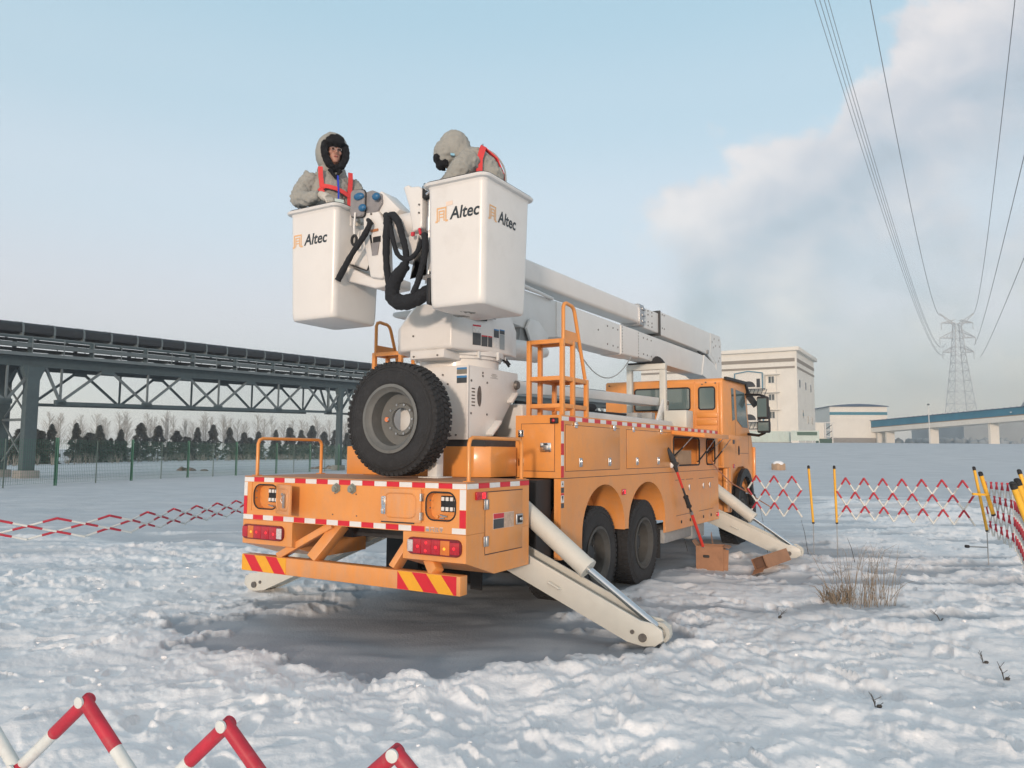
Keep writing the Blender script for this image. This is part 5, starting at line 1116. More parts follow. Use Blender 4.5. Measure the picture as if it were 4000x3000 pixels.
def person_one():
    w = TW(-2.05, .56, 2.905)
    p = empty('person', w, R(28), label='worker upright in the left bucket, black fur hat, red chest harness, looking down', cat='person', group='workers in the buckets')
    b = M()
    b.tube([(-.10, 0, .02), (-.10, .01, .45), (-.10, .02, .90)], [.075, .085, .115], 12); b.tube([(.10, 0, .02), (.10, .01, .45), (.10, .02, .90)], [.075, .085, .115], 12)
    for s_ in (-1, 1): b.ball((s_ * .10, -.05, .04), (.055, .13, .05), 10)
    b.ball((0, .02, .92), (.20, .15, .16), 16); b.ball((0, .01, 1.08), (.225, .165, .24), 18); b.ball((0, .01, 1.27), (.225, .16, .20), 18); b.ball((0, .02, 1.40), (.19, .125, .12), 16)
    b.tube([(0, .01, 1.40), (0, -.01, 1.55)], [.10, .085], 12)
    b.tube([(-.19, .02, 1.40), (-.285, .0, 1.26), (-.335, -.04, 1.13)], [.092, .088, .082], 14); b.tube([(-.335, -.04, 1.13), (-.27, -.19, 1.11), (-.19, -.28, 1.125)], [.082, .07, .05], 14); b.ball((-.33, -.04, 1.14), .084, 12)
    b.tube([(.19, .02, 1.40), (.27, -.03, 1.24), (.29, -.06, 1.08)], [.095, .09, .08], 14); b.tube([(.29, -.06, 1.08), (.25, -.17, .96), (.20, -.25, .93)], [.08, .07, .052], 14)
    body = soft(mk('body', b, JACKET, p), .014, 3, .021, .075)
    mk('trousers', M().tube([(-.10, 0, .10), (-.10, .01, .45), (-.10, .02, .80)], [.085, .095, .118], 14).tube([(.10, 0, .10), (.10, .01, .45), (.10, .02, .80)], [.085, .095, .118], 14), mat('navy_trousers', (.02, .03, .06), .9), p)
    mk('jacket_hem', M().lathe([(.20, .86), (.215, .875), (.20, .89)], (0, .02, 0), 'z', 24), mat('navy_trousers', (.02, .03, .06), .9), p)
    # head with face
    h = M(); H = Vector((.0, -.045, 1.655)); 
    h.ball(H + Vector((0, .02, .03)), (.078, .095, .10), 18); h.ball(H + Vector((0, -.03, -.045)), (.058, .060, .070), 14); h.ball(H + Vector((0, -.062, -.088)), (.030, .025, .024), 10)
    h.tube([H + Vector((0, -.082, .03)), H + Vector((0, -.100, .0)), H + Vector((0, -.112, -.022))], [.009, .012, .015], 8); h.ball(H + Vector((.012, -.095, -.024)), .010, 8); h.ball(H + Vector((-.012, -.095, -.024)), .010, 8)
    for s_ in (-1, 1): h.ball(H + Vector((s_ * .040, -.060, -.005)), (.026, .024, .024), 10); h.ball(H + Vector((s_ * .028, -.078, .040)), (.024, .014, .010), 8)
    h.tube([H + Vector((0, 0, -.04)), H + Vector((0, .02, -.16))], [.052, .055], 12)
    head = soft(mk('head', h, SKIN, p), .0075, 2, 0)
    for s_ in (-1, 1): mk('eye', M().ball(H + Vector((s_ * .028, -.081, .022)), (.013, .008, .005), 10), EYEM, head); mk('eyebrow', M().tube([H + Vector((s_ * .012, -.093, .043)), H + Vector((s_ * .03, -.092, .048)), H + Vector((s_ * .046, -.082, .042))], .004, 6), FUR, head)
    mk('mouth', M().ball(H + Vector((0, -.087, -.052)), (.023, .010, .008), 10), LIPS, head)
    gls = M()
    for s_ in (-1, 1): gls.tube([H + Vector((s_ * .031 + .021 * math.cos(a), -.094, .020 + .016 * math.sin(a))) for a in [2 * math.pi * i / 14 for i in range(14)]], .0018, 5, closed=True); gls.tube([H + Vector((s_ * .052, -.092, .022)), H + Vector((s_ * .075, -.02, .025))], .0018, 5)
    gls.tube([H + Vector((-.010, -.096, .022)), H + Vector((.010, -.096, .022))], .0018, 5); mk('glasses', gls, STEEL, head)
    # fur hat with hanging ear flaps
    f = M(); f.ball(H + Vector((0, .01, .105)), (.105, .115, .085), 16); f.ball(H + Vector((0, -.085, .115)), (.088, .040, .062), 14); 
    for s_ in (-1, 1): f.tube([H + Vector((s_ * .095, -.03, .10)), H + Vector((s_ * .108, -.05, .02)), H + Vector((s_ * .10, -.065, -.06)), H + Vector((s_ * .062, -.07, -.135)), H + Vector((s_ * .02, -.075, -.165))], [.036, .040, .038, .036, .03], 12)
    f.ball(H + Vector((0, -.05, -.16)), (.06, .045, .04), 12)
    hat = soft(mk('fur_hat', f, FUR, p), .010, 1, .012, .03)
    # hood, open at the front
    hd = M(); n = 20; loops = []
    for (yy, rx, rz_, cz) in ((-.045, .130, .170, .03), (-.02, .152, .195, .035), (.04, .168, .212, .035), (.11, .155, .195, .02), (.17, .11, .145, .0), (.195, .03, .05, -.01)):
        loops.append([H + Vector((rx * math.sin(2 * math.pi * i / n), yy + .02, cz + rz_ * math.cos(2 * math.pi * i / n))) for i in range(n)])
    loft(hd, loops, cap1=True); inner = [[q * 1 for q in l] for l in loops]
    inn = []
    for (yy, rx, rz_, cz) in ((-.045, .120, .160, .03), (.03, .150, .195, .03), (.13, .11, .145, .0)):
        inn.append([H + Vector((rx * math.sin(2 * math.pi * i / n), yy + .021, cz + rz_ * math.cos(2 * math.pi * i / n))) for i in range(n)])
    loft(hd, [loops[0], inn[0], inn[1], inn[2]]); hd.ball(H + Vector((0, .06, -.16)), (.15, .11, .07), 14)
    hood = mk('hood', hd, JACKET, p, ang=80); d = hood.modifiers.new('folds', 'DISPLACE'); tx = bpy.data.textures.get('folds'); d.texture = tx; d.strength = .02
    mk('collar', M().tube([H + Vector((-.06, -.085, -.19)), H + Vector((0, -.10, -.27)), H + Vector((.05, -.09, -.19))], .022, 8), FUR, p)
    # harness
    fr = lambda x, z: -.165 * math.sqrt(max(.05, 1 - (x / .24) ** 2)) * (1.0 if z < 1.3 else .88) - .018
    def strap(pts, w): ribbon('harness_strap', [(x, fr(x, z), z) for x, z in pts], [(x * 1.2, -1, .1) for x, z in pts], w, HARN, p)
    strap([(-.15, 1.47), (-.145, 1.38), (-.135, 1.30), (-.13, 1.24)], .045); strap([(.15, 1.46), (.155, 1.38), (.15, 1.30), (.145, 1.20)], .045)
    strap([(-.14, 1.275), (-.07, 1.268), (0, 1.258), (.07, 1.238), (.145, 1.21)], .042); strap([(.145, 1.21), (.15, 1.10), (.145, .98)], .05); strap([(-.13, 1.24), (-.15, 1.21)], .06)
    ribbon('lanyard', [(.015, fr(0, 1.4) + .0, 1.40), (.02, fr(0, 1.2) - .012, 1.22), (.02, fr(0, 1.2) - .014, 1.13)], [(0, -1, 0)] * 3, .015, BLUEL, p)
    mk('badge', M().box(-.02, .07, fr(0, 1.1) - .026, fr(0, 1.1) - .022, 1.045, 1.15), BADGE, p, bevel=.002)
    glove(p, (-.165, -.305, 1.125), (.45, -.72, -.45), (0, -.55, .83), 1.08, .8); glove(p, (.19, -.27, .925), (-.3, -.9, -.2), (0, -.3, 1), 1.0, .7)
    return p
person_one()

def person_two():
    w = TW(-.42, .66, 2.815)
    p = empty('person', w, R(-72), label='worker bent forward in the right bucket, hood over the face, straps on the back', cat='person', group='workers in the buckets')
    b = M()
    for s_ in (-1, 1): b.tube([(s_ * .10, .0, .02), (s_ * .10, -.02, .45), (s_ * .10, .10, .88)], [.075, .085, .12], 12); b.ball((s_ * .10, -.05, .04), (.055, .13, .05), 10)
    b.ball((0, .11, .95), (.19, .16, .17), 16); b.ball((0, .10, 1.08), (.215, .18, .17), 18); b.ball((0, .055, 1.19), (.22, .18, .17), 18); b.ball((0, .12, 1.24), (.215, .17, .18), 16); b.ball((0, .07, 1.335), (.20, .17, .14), 16); b.ball((0, .0, 1.41), (.18, .14, .11), 14); b.ball((0, -.01, 1.29), (.21, .165, .15), 16); b.ball((0, -.06, 1.37), (.185, .13, .11), 14)
    b.tube([(0, -.05, 1.38), (0, -.14, 1.45)], [.11, .10], 12)
    for s_ in (-1, 1):
        b.tube([(s_ * .19, -.06, 1.36), (s_ * .225, -.17, 1.23), (s_ * .21, -.25, 1.08)], [.10, .10, .092], 14); b.tube([(s_ * .21, -.25, 1.08), (s_ * .16, -.30, .93), (s_ * .12, -.32, .85)], [.088, .07, .055], 14)
    soft(mk('body', b, JACKET, p), .014, 3, .021, .075)
    # bowed head: hood egg with the fur brim peeping out low in front
    H = Vector((0, -.17, 1.505)); hd = M(); hd.ball(H + Vector((0, -.095, -.06)), (.125, .10, .12), 14); hd.ball(H, (.135, .145, .165), 18); hd.ball(H + Vector((0, .07, -.08)), (.145, .12, .12), 16); hd.ball(H + Vector((0, -.06, -.06)), (.115, .115, .13), 14)
    soft(mk('hood', hd, JACKET, p), .014, 2, .012, .09)
    f = M(); f.ball(H + Vector((0, -.150, -.105)), (.080, .042, .058), 14); f.ball(H + Vector((0, -.125, -.165)), (.070, .045, .05), 12); f.tube([H + Vector((.06, -.10, -.12)), H + Vector((.05, -.09, -.20))], [.032, .022], 10); f.tube([H + Vector((-.06, -.10, -.12)), H + Vector((-.05, -.09, -.20))], [.032, .022], 10)
    soft(mk('fur_hat', f, FUR, p), .010, 1, .010, .03)
    h = M(); H2 = H; H = H + Vector((0, .085, .035)); h.ball(H + Vector((0, -.115, -.15)), (.062, .05, .075), 14); h.tube([H + Vector((0, -.165, -.15)), H + Vector((0, -.185, -.175))], [.010, .014], 8); h.ball(H + Vector((0, -.13, -.215)), (.03, .028, .022), 10)
    for s_ in (-1, 1): h.ball(H + Vector((s_ * .036, -.145, -.165)), .02, 8)
    head = soft(mk('head', h, SKIN, p), .008, 2, 0)
    for s_ in (-1, 1): mk('eye', M().ball(H + Vector((s_ * .027, -.162, -.135)), (.012, .007, .005), 8), EYEM, head)
    mk('mouth', M().ball(H + Vector((0, -.162, -.195)), (.02, .008, .007), 8), LIPS, head)
    # straps over shoulders, side and back
    ribbon('harness_strap', [(.225, .02, .95), (.238, .0, 1.08), (.240, -.005, 1.20), (.232, .0, 1.34), (.19, .04, 1.46), (.11, .07, 1.51)], [(1, 0, 0), (1, 0, 0), (1, 0, .2), (1, 0, .5), (.7, .2, 1), (.2, .4, 1)], .055, HARN, p)
    ribbon('harness_strap', [(.10, .08, 1.50), (.08, .20, 1.425), (.06, .275, 1.28), (.05, .305, 1.10), (.05, .285, .95)], [(0, .5, 1), (0, .8, .7), (0, 1, .5), (0, 1, 0), (0, 1, 0)], .045, HARN, p)
    ribbon('harness_strap', [(-.10, .08, 1.50), (-.06, .20, 1.425), (0, .275, 1.28), (.06, .305, 1.10), (.05, .285, .95)], [(0, .5, 1), (0, .8, .7), (0, 1, .5), (0, 1, 0), (0, 1, 0)], .045, HARN, p)
    mk('back_ring', M().tube([(.03 + .028 * math.cos(a), .075 + .008 * math.sin(a), 1.535 + .028 * math.sin(a)) for a in [2 * math.pi * i / 12 for i in range(12)]], .006, 6, closed=True), STEEL, p)
    hose('safety_lanyard', [(.04, .08, 1.53), (.08, .19, 1.46), (.10, .27, 1.33), (.12, .28, 1.15), (.10, .30, 1.0)], .008, p, GREYM)
    for s_ in (-1, 1): glove(p, (s_ * .115, -.33, .84), (0, -.5, -.85), (0, -.8, .5), 1.0, .6)
    mk('sleeve_patch', M().box(.117, .128, -.235, -.20, 1.385, 1.405), mat('pale_blue', (.25, .5, .65), .6), p)
    return p
person_two()

# ================================================================== PROPS ON THE SNOW
def box_carton(name, w, d, h, rz, loc, tilt=(0, 0), **t):
    m = M(); th = .006
    m.box(-w / 2, w / 2, -d / 2, -d / 2 + th, 0, h); m.box(-w / 2, w / 2, d / 2 - th, d / 2, 0, h); m.box(-w / 2, -w / 2 + th, -d / 2 + th, d / 2 - th, 0, h); m.box(w / 2 - th, w / 2, -d / 2 + th, d / 2 - th, 0, h); m.box(-w / 2 + th, w / 2 - th, -d / 2 + th, d / 2 - th, 0, th)
    o = mk(name, m, CARD, loc=loc, **t); o.rotation_euler = (tilt[0], tilt[1], rz); return o
zb = gz(2.78, 10.72)
c1_ = box_carton('cardboard_box', .37, .30, .34, R(-22), (2.80, 10.78, zb - .01), label='open brown cardboard box standing upright in the snow with the red pole saw in it', cat='box')
fl = M(); fl.beam((-.185, 0, .34), (-.235, 0, .405), .30, .005, up=(1, 0, .5)); fl.beam((.19, 0, .34), (.265, .0, .32), .30, .005, up=(0, 0, 1)); fl.beam((0, .15, .34), (0, .20, .39), .36, .005, up=(0, 1, 1)); mk('flap', fl, CARD, c1_)
mk('hand_hole', M().tube([(-.045 + x, -.152, .20 + z) for x, z in rrect(.085, .032, .014, 3)], .003, 4, closed=True).box(-.085, -.006, -.1525, -.151, .187, .213), DARKVOID, c1_)
fl = M(); fl.beam((.19, -.11, .02), (.205, -.125, .30), .012, .10, up=(1, 0, 0)); mk('torn_corner', fl, CARD, c1_)
# second carton lying on its side
z2 = gz(3.6, 10.7)
m = M(); th = .006; w, d, h = .20, .66, .17
m.box(-w / 2, w / 2, -d / 2, d / 2, 0, th); m.box(-w / 2, w / 2, -d / 2, d / 2, h - th, h); m.box(-w / 2, -w / 2 + th, -d / 2, d / 2, th, h - th); m.box(w / 2 - th, w / 2, -d / 2, d / 2, th, h - th); m.box(-w / 2 + th, w / 2 - th, d / 2 - th, d / 2, th, h - th)
c2_ = mk('cardboard_box', m, CARD, loc=(3.58, 10.50, z2 + .01), label='long brown cardboard carton lying on its side in the snow, open end facing left', cat='box'); c2_.rotation_euler = (R(4), R(-22), R(-47))
fl = M(); fl.beam((-.03, -.33, .03), (-.02, -.44, -.02), .16, .005, up=(0, 0, 1)); fl.beam((.09, -.33, .09), (.13, -.41, .10), .005, .14, up=(0, 0, 1)); mk('flap', fl, CARD, c2_); mk('inside', M().box(-.09, .09, -.30, -.295, .01, .16), CARDIN, c2_)
mk('torn_spot', M().ball((-.05, -.24, .171), (.022, .022, .003), 8), CARD2, c2_)
# carton inside the locker
cb_ = W = TW(-.20, 5.45, 1.372)
o = box_carton('cardboard_box', .44, .62, .26, -YAW, TW(-.26, 5.50, 1.372), label='plain light brown cardboard box inside the open side locker', cat='box'); o.data.materials[0] = CARD2; mk('lid', M().box(-.222, .222, -.312, .312, .255, .265), CARD2, o)
# pole saw leaning on the truck, foot in the box
ps = empty('pole_saw', (2.80, 10.78, zb + .02), 0, label='red pole saw leaning on the truck side, its foot in the upright cardboard box', cat='pole saw')
def L_(p): return Vector(p) - Vector((2.80, 10.78, zb + .02))
a = L_(TW(.045, 4.86, 1.40)); bpt = L_((2.76, 10.80, zb + .12)); dv = bpt - a
P_ = lambda t: a + dv * t
mk('lower_tube', M().cyl(P_(.48), P_(1.0), .021, 14), POLER, ps); mk('upper_tube', M().cyl(P_(.03), P_(.20), .017, 12), POLER, ps); mk('inner_tube', M().cyl(P_(.19), P_(.49), .014, 12), DARK, ps)
mk('clamp', M().cyl(P_(.30), P_(.40), .030, 12).cyl(P_(.295), P_(.305), .036, 12).cyl(P_(.395), P_(.405), .036, 12), BLACK, ps); mk('clamp', M().cyl(P_(.455), P_(.485), .024, 10), STEEL, ps); mk('worn_tip', M().cyl(P_(.84), P_(.885), .0215, 14), STEEL, ps); mk('foot', M().cyl(P_(.995), P_(1.02), .023, 12), STEEL, ps)
q = P_(0.0); up_ = -dv.normalized()
mk('saw_head', M().tube([q + up_ * -.05, q + up_ * .02, q + up_ * .12, q + up_ * .20 + Vector((-.01, 0, 0)), q + up_ * .32 + Vector((-.02, 0, 0))], [.022, .03, .042, .040, .026], 12).tube([q + up_ * .10, q + up_ * .12 + Vector((.06, -.02, -.04))], .02, 8), DARK, ps)
mk('white_cap', M().ball(q + up_ * .06 + Vector((-.045, -.02, 0)), (.03, .025, .045), 12), WHT_R, ps); mk('ferrule', M().tube([q + up_ * .02 + Vector((.02, 0, 0)), q + up_ * .07 + Vector((.06, 0, 0))], .012, 8), CHROME, ps)
# rope from the locker to the far front corner
rp = [TW(.02, 6.55, 1.50), TW(.05, 6.9, 1.33), TW(.06, 7.6, 1.12), TW(.075, 8.6, .93), TW(.09, 9.6, .72), TW(.20, 9.9, .60)]
m = M(); m.tube(rp, .010, 7); tag(mk('rope', m, ROPE), 'thin orange brown rope strung from the open locker past the front wheel', 'rope')

# ---- extendable barriers ----------------------------------------
def path_at(P, s):
    for i in range(len(P) - 1):
        a, b = Vector(P[i]), Vector(P[i + 1]); l = (b - a).length
        if s <= l or i == len(P) - 2: return a + (b - a) * (s / l), (b - a).normalized()
        s -= l
def barrier(name, P, half, ztop, zbot, r, label, first=0, stations=None, rows=3, caps=False, lean=0.0, group=None, follow=True, cat='barrier', drop=0.0):
    """scissor lattice along the ground path P; half = half pitch; lean pushes the top sideways"""
    root = empty('folding_barrier', (P[0][0], P[0][1], 0), 0, label=label, cat=cat, group=group)
    O = Vector((P[0][0], P[0][1], 0)); tot = sum((Vector(P[i + 1]) - Vector(P[i])).length for i in range(len(P) - 1))
    st = stations or [i * half for i in range(int(tot / half) + 1)]
    nodes = []
    for s in st:
        q, d = path_at(P, s); nodes.append((Vector((q.x, q.y, 0)) - O, Vector((d.y, -d.x, 0))))
    K = len(nodes); dz = (ztop - zbot) / rows
    def node(k, j, off):
        p, n = nodes[k]; return p + n * (off + lean * (rows - j) / rows) + Vector((0, 0, ztop - (dz - drop * k / max(1, K - 1) / rows) * j))
    nn = 14 if caps else 8
    for di, off in ((1, r * (.35 if caps else .6)), (-1, -r * (.35 if caps else .6))):
        for k in range(-rows * 2, K + rows * 2):
            if (k + first) % 2: continue
            pts = [(k + di * j, j) for j in range(rows + 1)]
            run = [(a, b) for a, b in zip(pts[:-1], pts[1:]) if 0 <= a[0] < K and 0 <= b[0] < K]
            if not run: continue
            m = M()
            for (a, b) in run:
                A = node(a[0], a[1], off); B = node(b[0], b[1], off); C_ = (A + B) / 2; d = (B - A).normalized()
                m.tube([A - d * r * .25, C_], r, nn, 0); m.tube([C_, B + d * r * .2], r * .94, nn, 1)
            mk('slat', m, [BRED, BWHT], root)
    if caps:
        for k in range(K):
            for j in range(rows + 1):
                if (k + j + first) % 2 == 0:
                    A = node(k, j, 0); n = nodes[k][1]; s_ = 1 if (A + n + O).length > (A - n + O).length else -1
                    q = A - n * s_ * r * 1.2; pc = mk('pivot_cap', M().tube([(0, 0, 0), -n * s_ * r * .35, -n * s_ * r * .42], [r * .85, r * .85, r * .7], 14), BWHT, root, loc=q)
    return root
def bpost(P0, P1, label, spike=True, r=.019, arm=None):
    P0 = Vector(P0); P1 = Vector(P1); root = empty('barrier_post', (P0.x, P0.y, 0), 0, label=label, cat='post', group='yellow barrier posts'); O = Vector((P0.x, P0.y, 0)); a = P0 - O; b = P1 - O
    mk('post_tube', M().cyl(a, b, r, 12), BYEL, root); d = (b - a).normalized()
    mk('post_cap', M().cyl(b, b + d * .035, r * 1.12, 12).ball(b + d * .04, (r * 1.1, r * 1.1, r * .8), 10), BLACK, root); mk('end_collar', M().cyl(a - d * .025, a, r * 1.08, 10), BLACK, root)
    if spike: g = gz(P0.x, P0.y); mk('ground_spike', M().cyl((a.x, a.y, g - .02), (a.x, a.y, a.z), .007, 8), GREYM, root)
    return root
# near barrier crossing the bottom of the picture
barrier('b', [(-1.54, 1.86), (-.85, 1.57), (-.20, 1.32), (.55, 1.06)], .188, 1.10, 0.62, .0130, 'red and white folding barrier closest to the camera, crossing the snow in front', stations=[0, .188, .376, .564, .752, .929, 1.105, 1.28, 1.458, 1.632, 1.806, 1.98, 2.15], first=0, caps=2)
# fallen-open barrier on the left, behind the truck tail
barrier('b', [(-8.4, 10.6), (-7.6, 10.95), (-6.95, 11.28), (-6.40, 11.69), (-6.03, 12.33), (-5.87, 13.4), (-5.72, 14.6), (-5.5, 16.2), (-5.2, 18.0)], .37, .57, .28, .018, 'red and white folding barrier stretched out low and sagging to the left of the truck', first=1)
# far barrier in front of the bank, two spans
barrier('b', [(4.02, 13.0), (4.87, 12.47)], .145, 1.23, .57, .0150, 'short span of red and white barrier between the truck cab and the first yellow post', first=1)
barrier('b', [(5.28, 12.40), (6.86, 11.35)], .1355, 1.22, .56, .0150, 'middle span of red and white barrier between two single yellow posts', first=1)
barrier('b', [(6.80, 10.95), (6.76, 10.3), (6.55, 9.85), (6.28, 9.35)], .066, 1.22, .50, .0110, 'tightly folded red and white barrier at the right edge beside the broad yellow post', first=0, rows=4, drop=-.48)
bpost((4.90, 12.45, .50), (4.85, 12.45, 1.36), 'thin yellow post at the left of the gap in the far barrier')
bpost((5.27, 12.42, .50), (5.255, 12.42, 1.36), 'straight yellow post at the right of the gap in the far barrier')
b1_ = bpost((6.90, 11.14, .52), (6.76, 11.14, 1.38), 'leaning yellow post on a steel ground spike where two barriers meet', r=.02)
o1 = Vector((6.90, 11.14, 0)); mk('side_arm', M().cyl(Vector((6.9, 11.14, .27)) - o1, Vector((6.60, 11.1, .285)) - o1, .009, 8), GREYM, b1_); mk('arm_end', M().cyl(Vector((6.60, 11.1, .285)) - o1, Vector((6.55, 11.09, .29)) - o1, .022, 10), BLACK, b1_)
b2_ = bpost((6.60, 10.5, .80), (6.43, 10.45, 1.32), 'broad yellow post just right of the leaning one', r=.026, spike=False)
o2 = Vector((6.60, 10.5, 0)); mk('hinge_arm', M().beam(Vector((6.50, 10.45, 1.06)) - o2, Vector((6.30, 10.45, 1.07)) - o2, .03, .03), BYEL, b2_)
bpost((3.95, 5.55, .45), (3.62, 5.50, 1.36), 'thick yellow post at the right edge of the picture', r=.021); bpost((4.03, 5.62, .45), (3.72, 5.60, 1.38), 'second thick yellow post tight behind the one at the right edge', r=.021)
bpost((5.55, 7.9, .45), (5.40, 8.1, 1.40), 'yellow post mostly hidden at the right edge beyond the thick pair', r=.02)

# ---- dry grass, twigs, snow-capped carton ------------------------
def grass(cx, cy, n, rad, h, label, cat='grass tuft', thin=.0022, mt=STRAW):
    root_z = gz(cx, cy); m = M(); rnd = random.Random(int(cx * 100)); 
    for i in range(n):
        a = rnd.random() * 6.28; r = rad * math.sqrt(rnd.random()); x, y = r * math.cos(a), r * .55 * math.sin(a); hh = h * (.25 + .75 * rnd.random() ** 1.3); lx = rnd.gauss(0, .22) * hh + x * .35; ly = rnd.gauss(0, .15) * hh
        z0 = gz(cx + x, cy + y) - root_z - .02; b = rnd.random() * .25
        p = [(x, y, z0), (x + lx * .35, y + ly * .35, z0 + hh * .5), (x + lx * .75, y + ly * .75, z0 + hh * .85), (x + lx * (1 + b), y + ly, z0 + hh * (1 - b * .3))]
        t = thin * (.7 + .8 * rnd.random()); m.tube(p, [t, t * .85, t * .6, t * .3], 4, caps=False)
        if rnd.random() < .3:
            for s_ in (.4, .65): q = Vector(p[1]) + (Vector(p[2]) - Vector(p[1])) * s_; m.tube([q, q + Vector((rnd.gauss(0, .05), rnd.gauss(0, .05), .07 * rnd.random() + .03))], [t * .6, t * .3], 3, caps=False)
    return tag(mk('dry_grass', m, mt, loc=(cx, cy, root_z)), label, cat)
grass(3.72, 8.22, 95, .36, .70, 'tall dry brown grass tuft sticking out of the snow right of the cartons', thin=.0024)
grass(3.50, 8.30, 90, .16, .22, 'low dense brown grass stubble at the foot of the tall dry tuft', thin=.004)
def twig(x, y, h, lean, label):
    z = gz(x, y); m = M().tube([(0, 0, -.02), (lean * .4, 0, h * .5), (lean, 0, h)], [.0045, .0035, .0015], 5); m.ball((.02, 0, .01), (.02, .015, .012), 6); rnd = random.Random(int(x * 50))
    for k in range(5): m.tube([(lean * k / 6, 0, h * k / 6), (lean * k / 6 + rnd.gauss(0, .025), rnd.gauss(0, .02), h * k / 6 + .03)], .0022, 3)
    tag(mk('dead_stalk', m, TWIG, loc=(x, y, z)), label, 'dead stalk', 'dead stalks in the snow')
twig(2.27, 4.86, .09, -.03, 'short dark dead stalk standing alone in the front snow'); twig(3.63, 5.98, .10, -.03, 'dark stalk nearest to the grass tuft on the right'); twig(3.52, 5.56, .13, -.05, 'taller dark stalk of the pair low at the right edge'); twig(3.74, 5.62, .09, -.01, 'smaller dark stalk beside the taller one at the right edge')
twig(2.55, 7.4, .08, .09, 'dark stalk bent flat left of the grass tuft'); twig(4.05, 7.3, .10, -.10, 'thin stalk on the slope right of the grass tuft')
for i, (x, y, h) in enumerate(((4.75, 12.3, .55), (4.2, 12.6, .7), (5.0, 11.2, .35), (2.9, 12.6, .3))): 
    m = M().tube([(0, 0, -.02), (-.05, 0, h * .6), (-.10, .01, h)], [.005, .004, .002], 4); tag(mk('dead_stalk', m, TWIG, loc=(x, y, gz(x, y))), ['thin tall stalk behind the grass tuft', 'thinnest tall stalk beyond the front outrigger foot', 'short stalk between the grass tuft and the barrier', 'thin stalk beside the front outrigger foot'][i], 'dead stalk', 'dead stalks in the snow')
zf = tz(15.8, 45)
fb = mk('snowy_carton', M().box(-.31, .31, -.27, .27, 0, .42), CARD2, bevel=.05, loc=(15.75, 45, zf - .03), label='light brown carton capped with snow, alone on the bank in front of the tower', cat='box'); mk('snow_cap', M().ball((0, 0, .40), (.33, .30, .17), 14), bpy.data.materials['snow'], fb); fb.rotation_euler = (0, 0, R(20))
m = M().box(-.12, .12, -.12, .12, 0, .4); tag(mk('snow_block', m, bpy.data.materials['snow'], loc=(13.6, 45, tz(13.6, 45) - .03), bevel=.05), 'small white snow block left of the snow-capped carton', 'snow block')
# loose clods of snow
cl = M(); rnd = random.Random(5)
for i in range(260):
    y = 1.6 + 9 * rnd.random() ** 1.3; x = (rnd.random() * 1.5 - .75) * y
    s = .004 + .012 * rnd.random() ** 2.5
    if smoothmask(np.array([x]), np.array([y]))[0] > .3: continue
    z = gz(x, y); o_ = len(cl.v); cl.ball((x, y, z + s * .4), (s * (1 + rnd.random()), s * (.8 + rnd.random() * .5), s * (.6 + .5 * rnd.random())), 6)
    for k in range(o_, len(cl.v)): v = cl.v[k]; cl.v[k] = (v[0] + rnd.gauss(0, s * .15), v[1] + rnd.gauss(0, s * .15), v[2] + rnd.gauss(0, s * .15))
tag(mk('snow_clods', cl, bpy.data.materials['snow'], ang=60), 'loose clods and crumbs of snow scattered over the trampled foreground', 'snow', kind='stuff')
# a few half-buried lengths of lattice lying at the left
# ================================================================== CONVEYOR
CA = Vector((-26.34, 41.48, 0)); CB_ = Vector((-14.12, 62.34, 0)); CT = (CB_ - CA).normalized(); CN = Vector((-CT.y, CT.x, 0)); SL = .026
crz = math.atan2(CT.y, CT.x)
conv = empty('belt_conveyor', CA, crz, label='long dark green elevated belt conveyor on steel trestles crossing the yard behind the truck', cat='conveyor')
# local axes: x along the belt, +y away from the camera side, z up
L0, L1 = -14, 118; CW = 3.0
sl = lambda x, z: z + SL * x
def cbox(m, x0, x1, y0, y1, z0, z1, mi=0):
    v = [(x, y, sl(x, z)) for z in (z0, z1) for y in (y0, y1) for x in (x0, x1)]
    return m.add(v, [(0, 2, 3, 1), (4, 5, 7, 6), (0, 1, 5, 4), (2, 6, 7, 3), (0, 4, 6, 2), (1, 3, 7, 5)], mi)
def cpart(name, boxes, mt): 
    m = M()
    for b in boxes: cbox(m, *b)
    return mk(name, m, mt, conv, smooth=False)
cpart('girder', [(L0, L1, 0, .12, 6.15, 6.60), (L0, L1, -.06, .18, 6.56, 6.63), (L0, L1, -.06, .18, 6.10, 6.16)], TRUSS)
cpart('girder', [(L0, L1, CW - .12, CW, 6.15, 6.60), (L0, L1, CW - .18, CW + .06, 6.10, 6.16)], TRUSS)
cpart('walkway', [(L0, L1, -.5, CW + .4, 6.64, 6.70)], TRUSS); cpart('toe_board', [(L0, L1, -.52, -.49, 6.62, 6.80)], TRUSSL)
cpart('return_belt', [(L0, L1, .75, 2.25, 7.12, 7.15)], BELT); cpart('stringer', [(L0, L1, .62, .74, 7.68, 7.84), (L0, L1, 2.26, 2.38, 7.68, 7.84)], TRUSS); cpart('pipe', [(L0, L1, .30, .52, 7.18, 7.42)], TRUSSL)
cpart('hand_rail', [(L0, L1, -.50, -.46, 7.66, 7.70), (L0, L1, -.50, -.46, 7.20, 7.235)], TRUSSL); cpart('hand_rail', [(L0, L1, CW + .34, CW + .38, 7.72, 7.76), (L0, L1, CW + .34, CW + .38, 7.26, 7.30)], TRUSS)
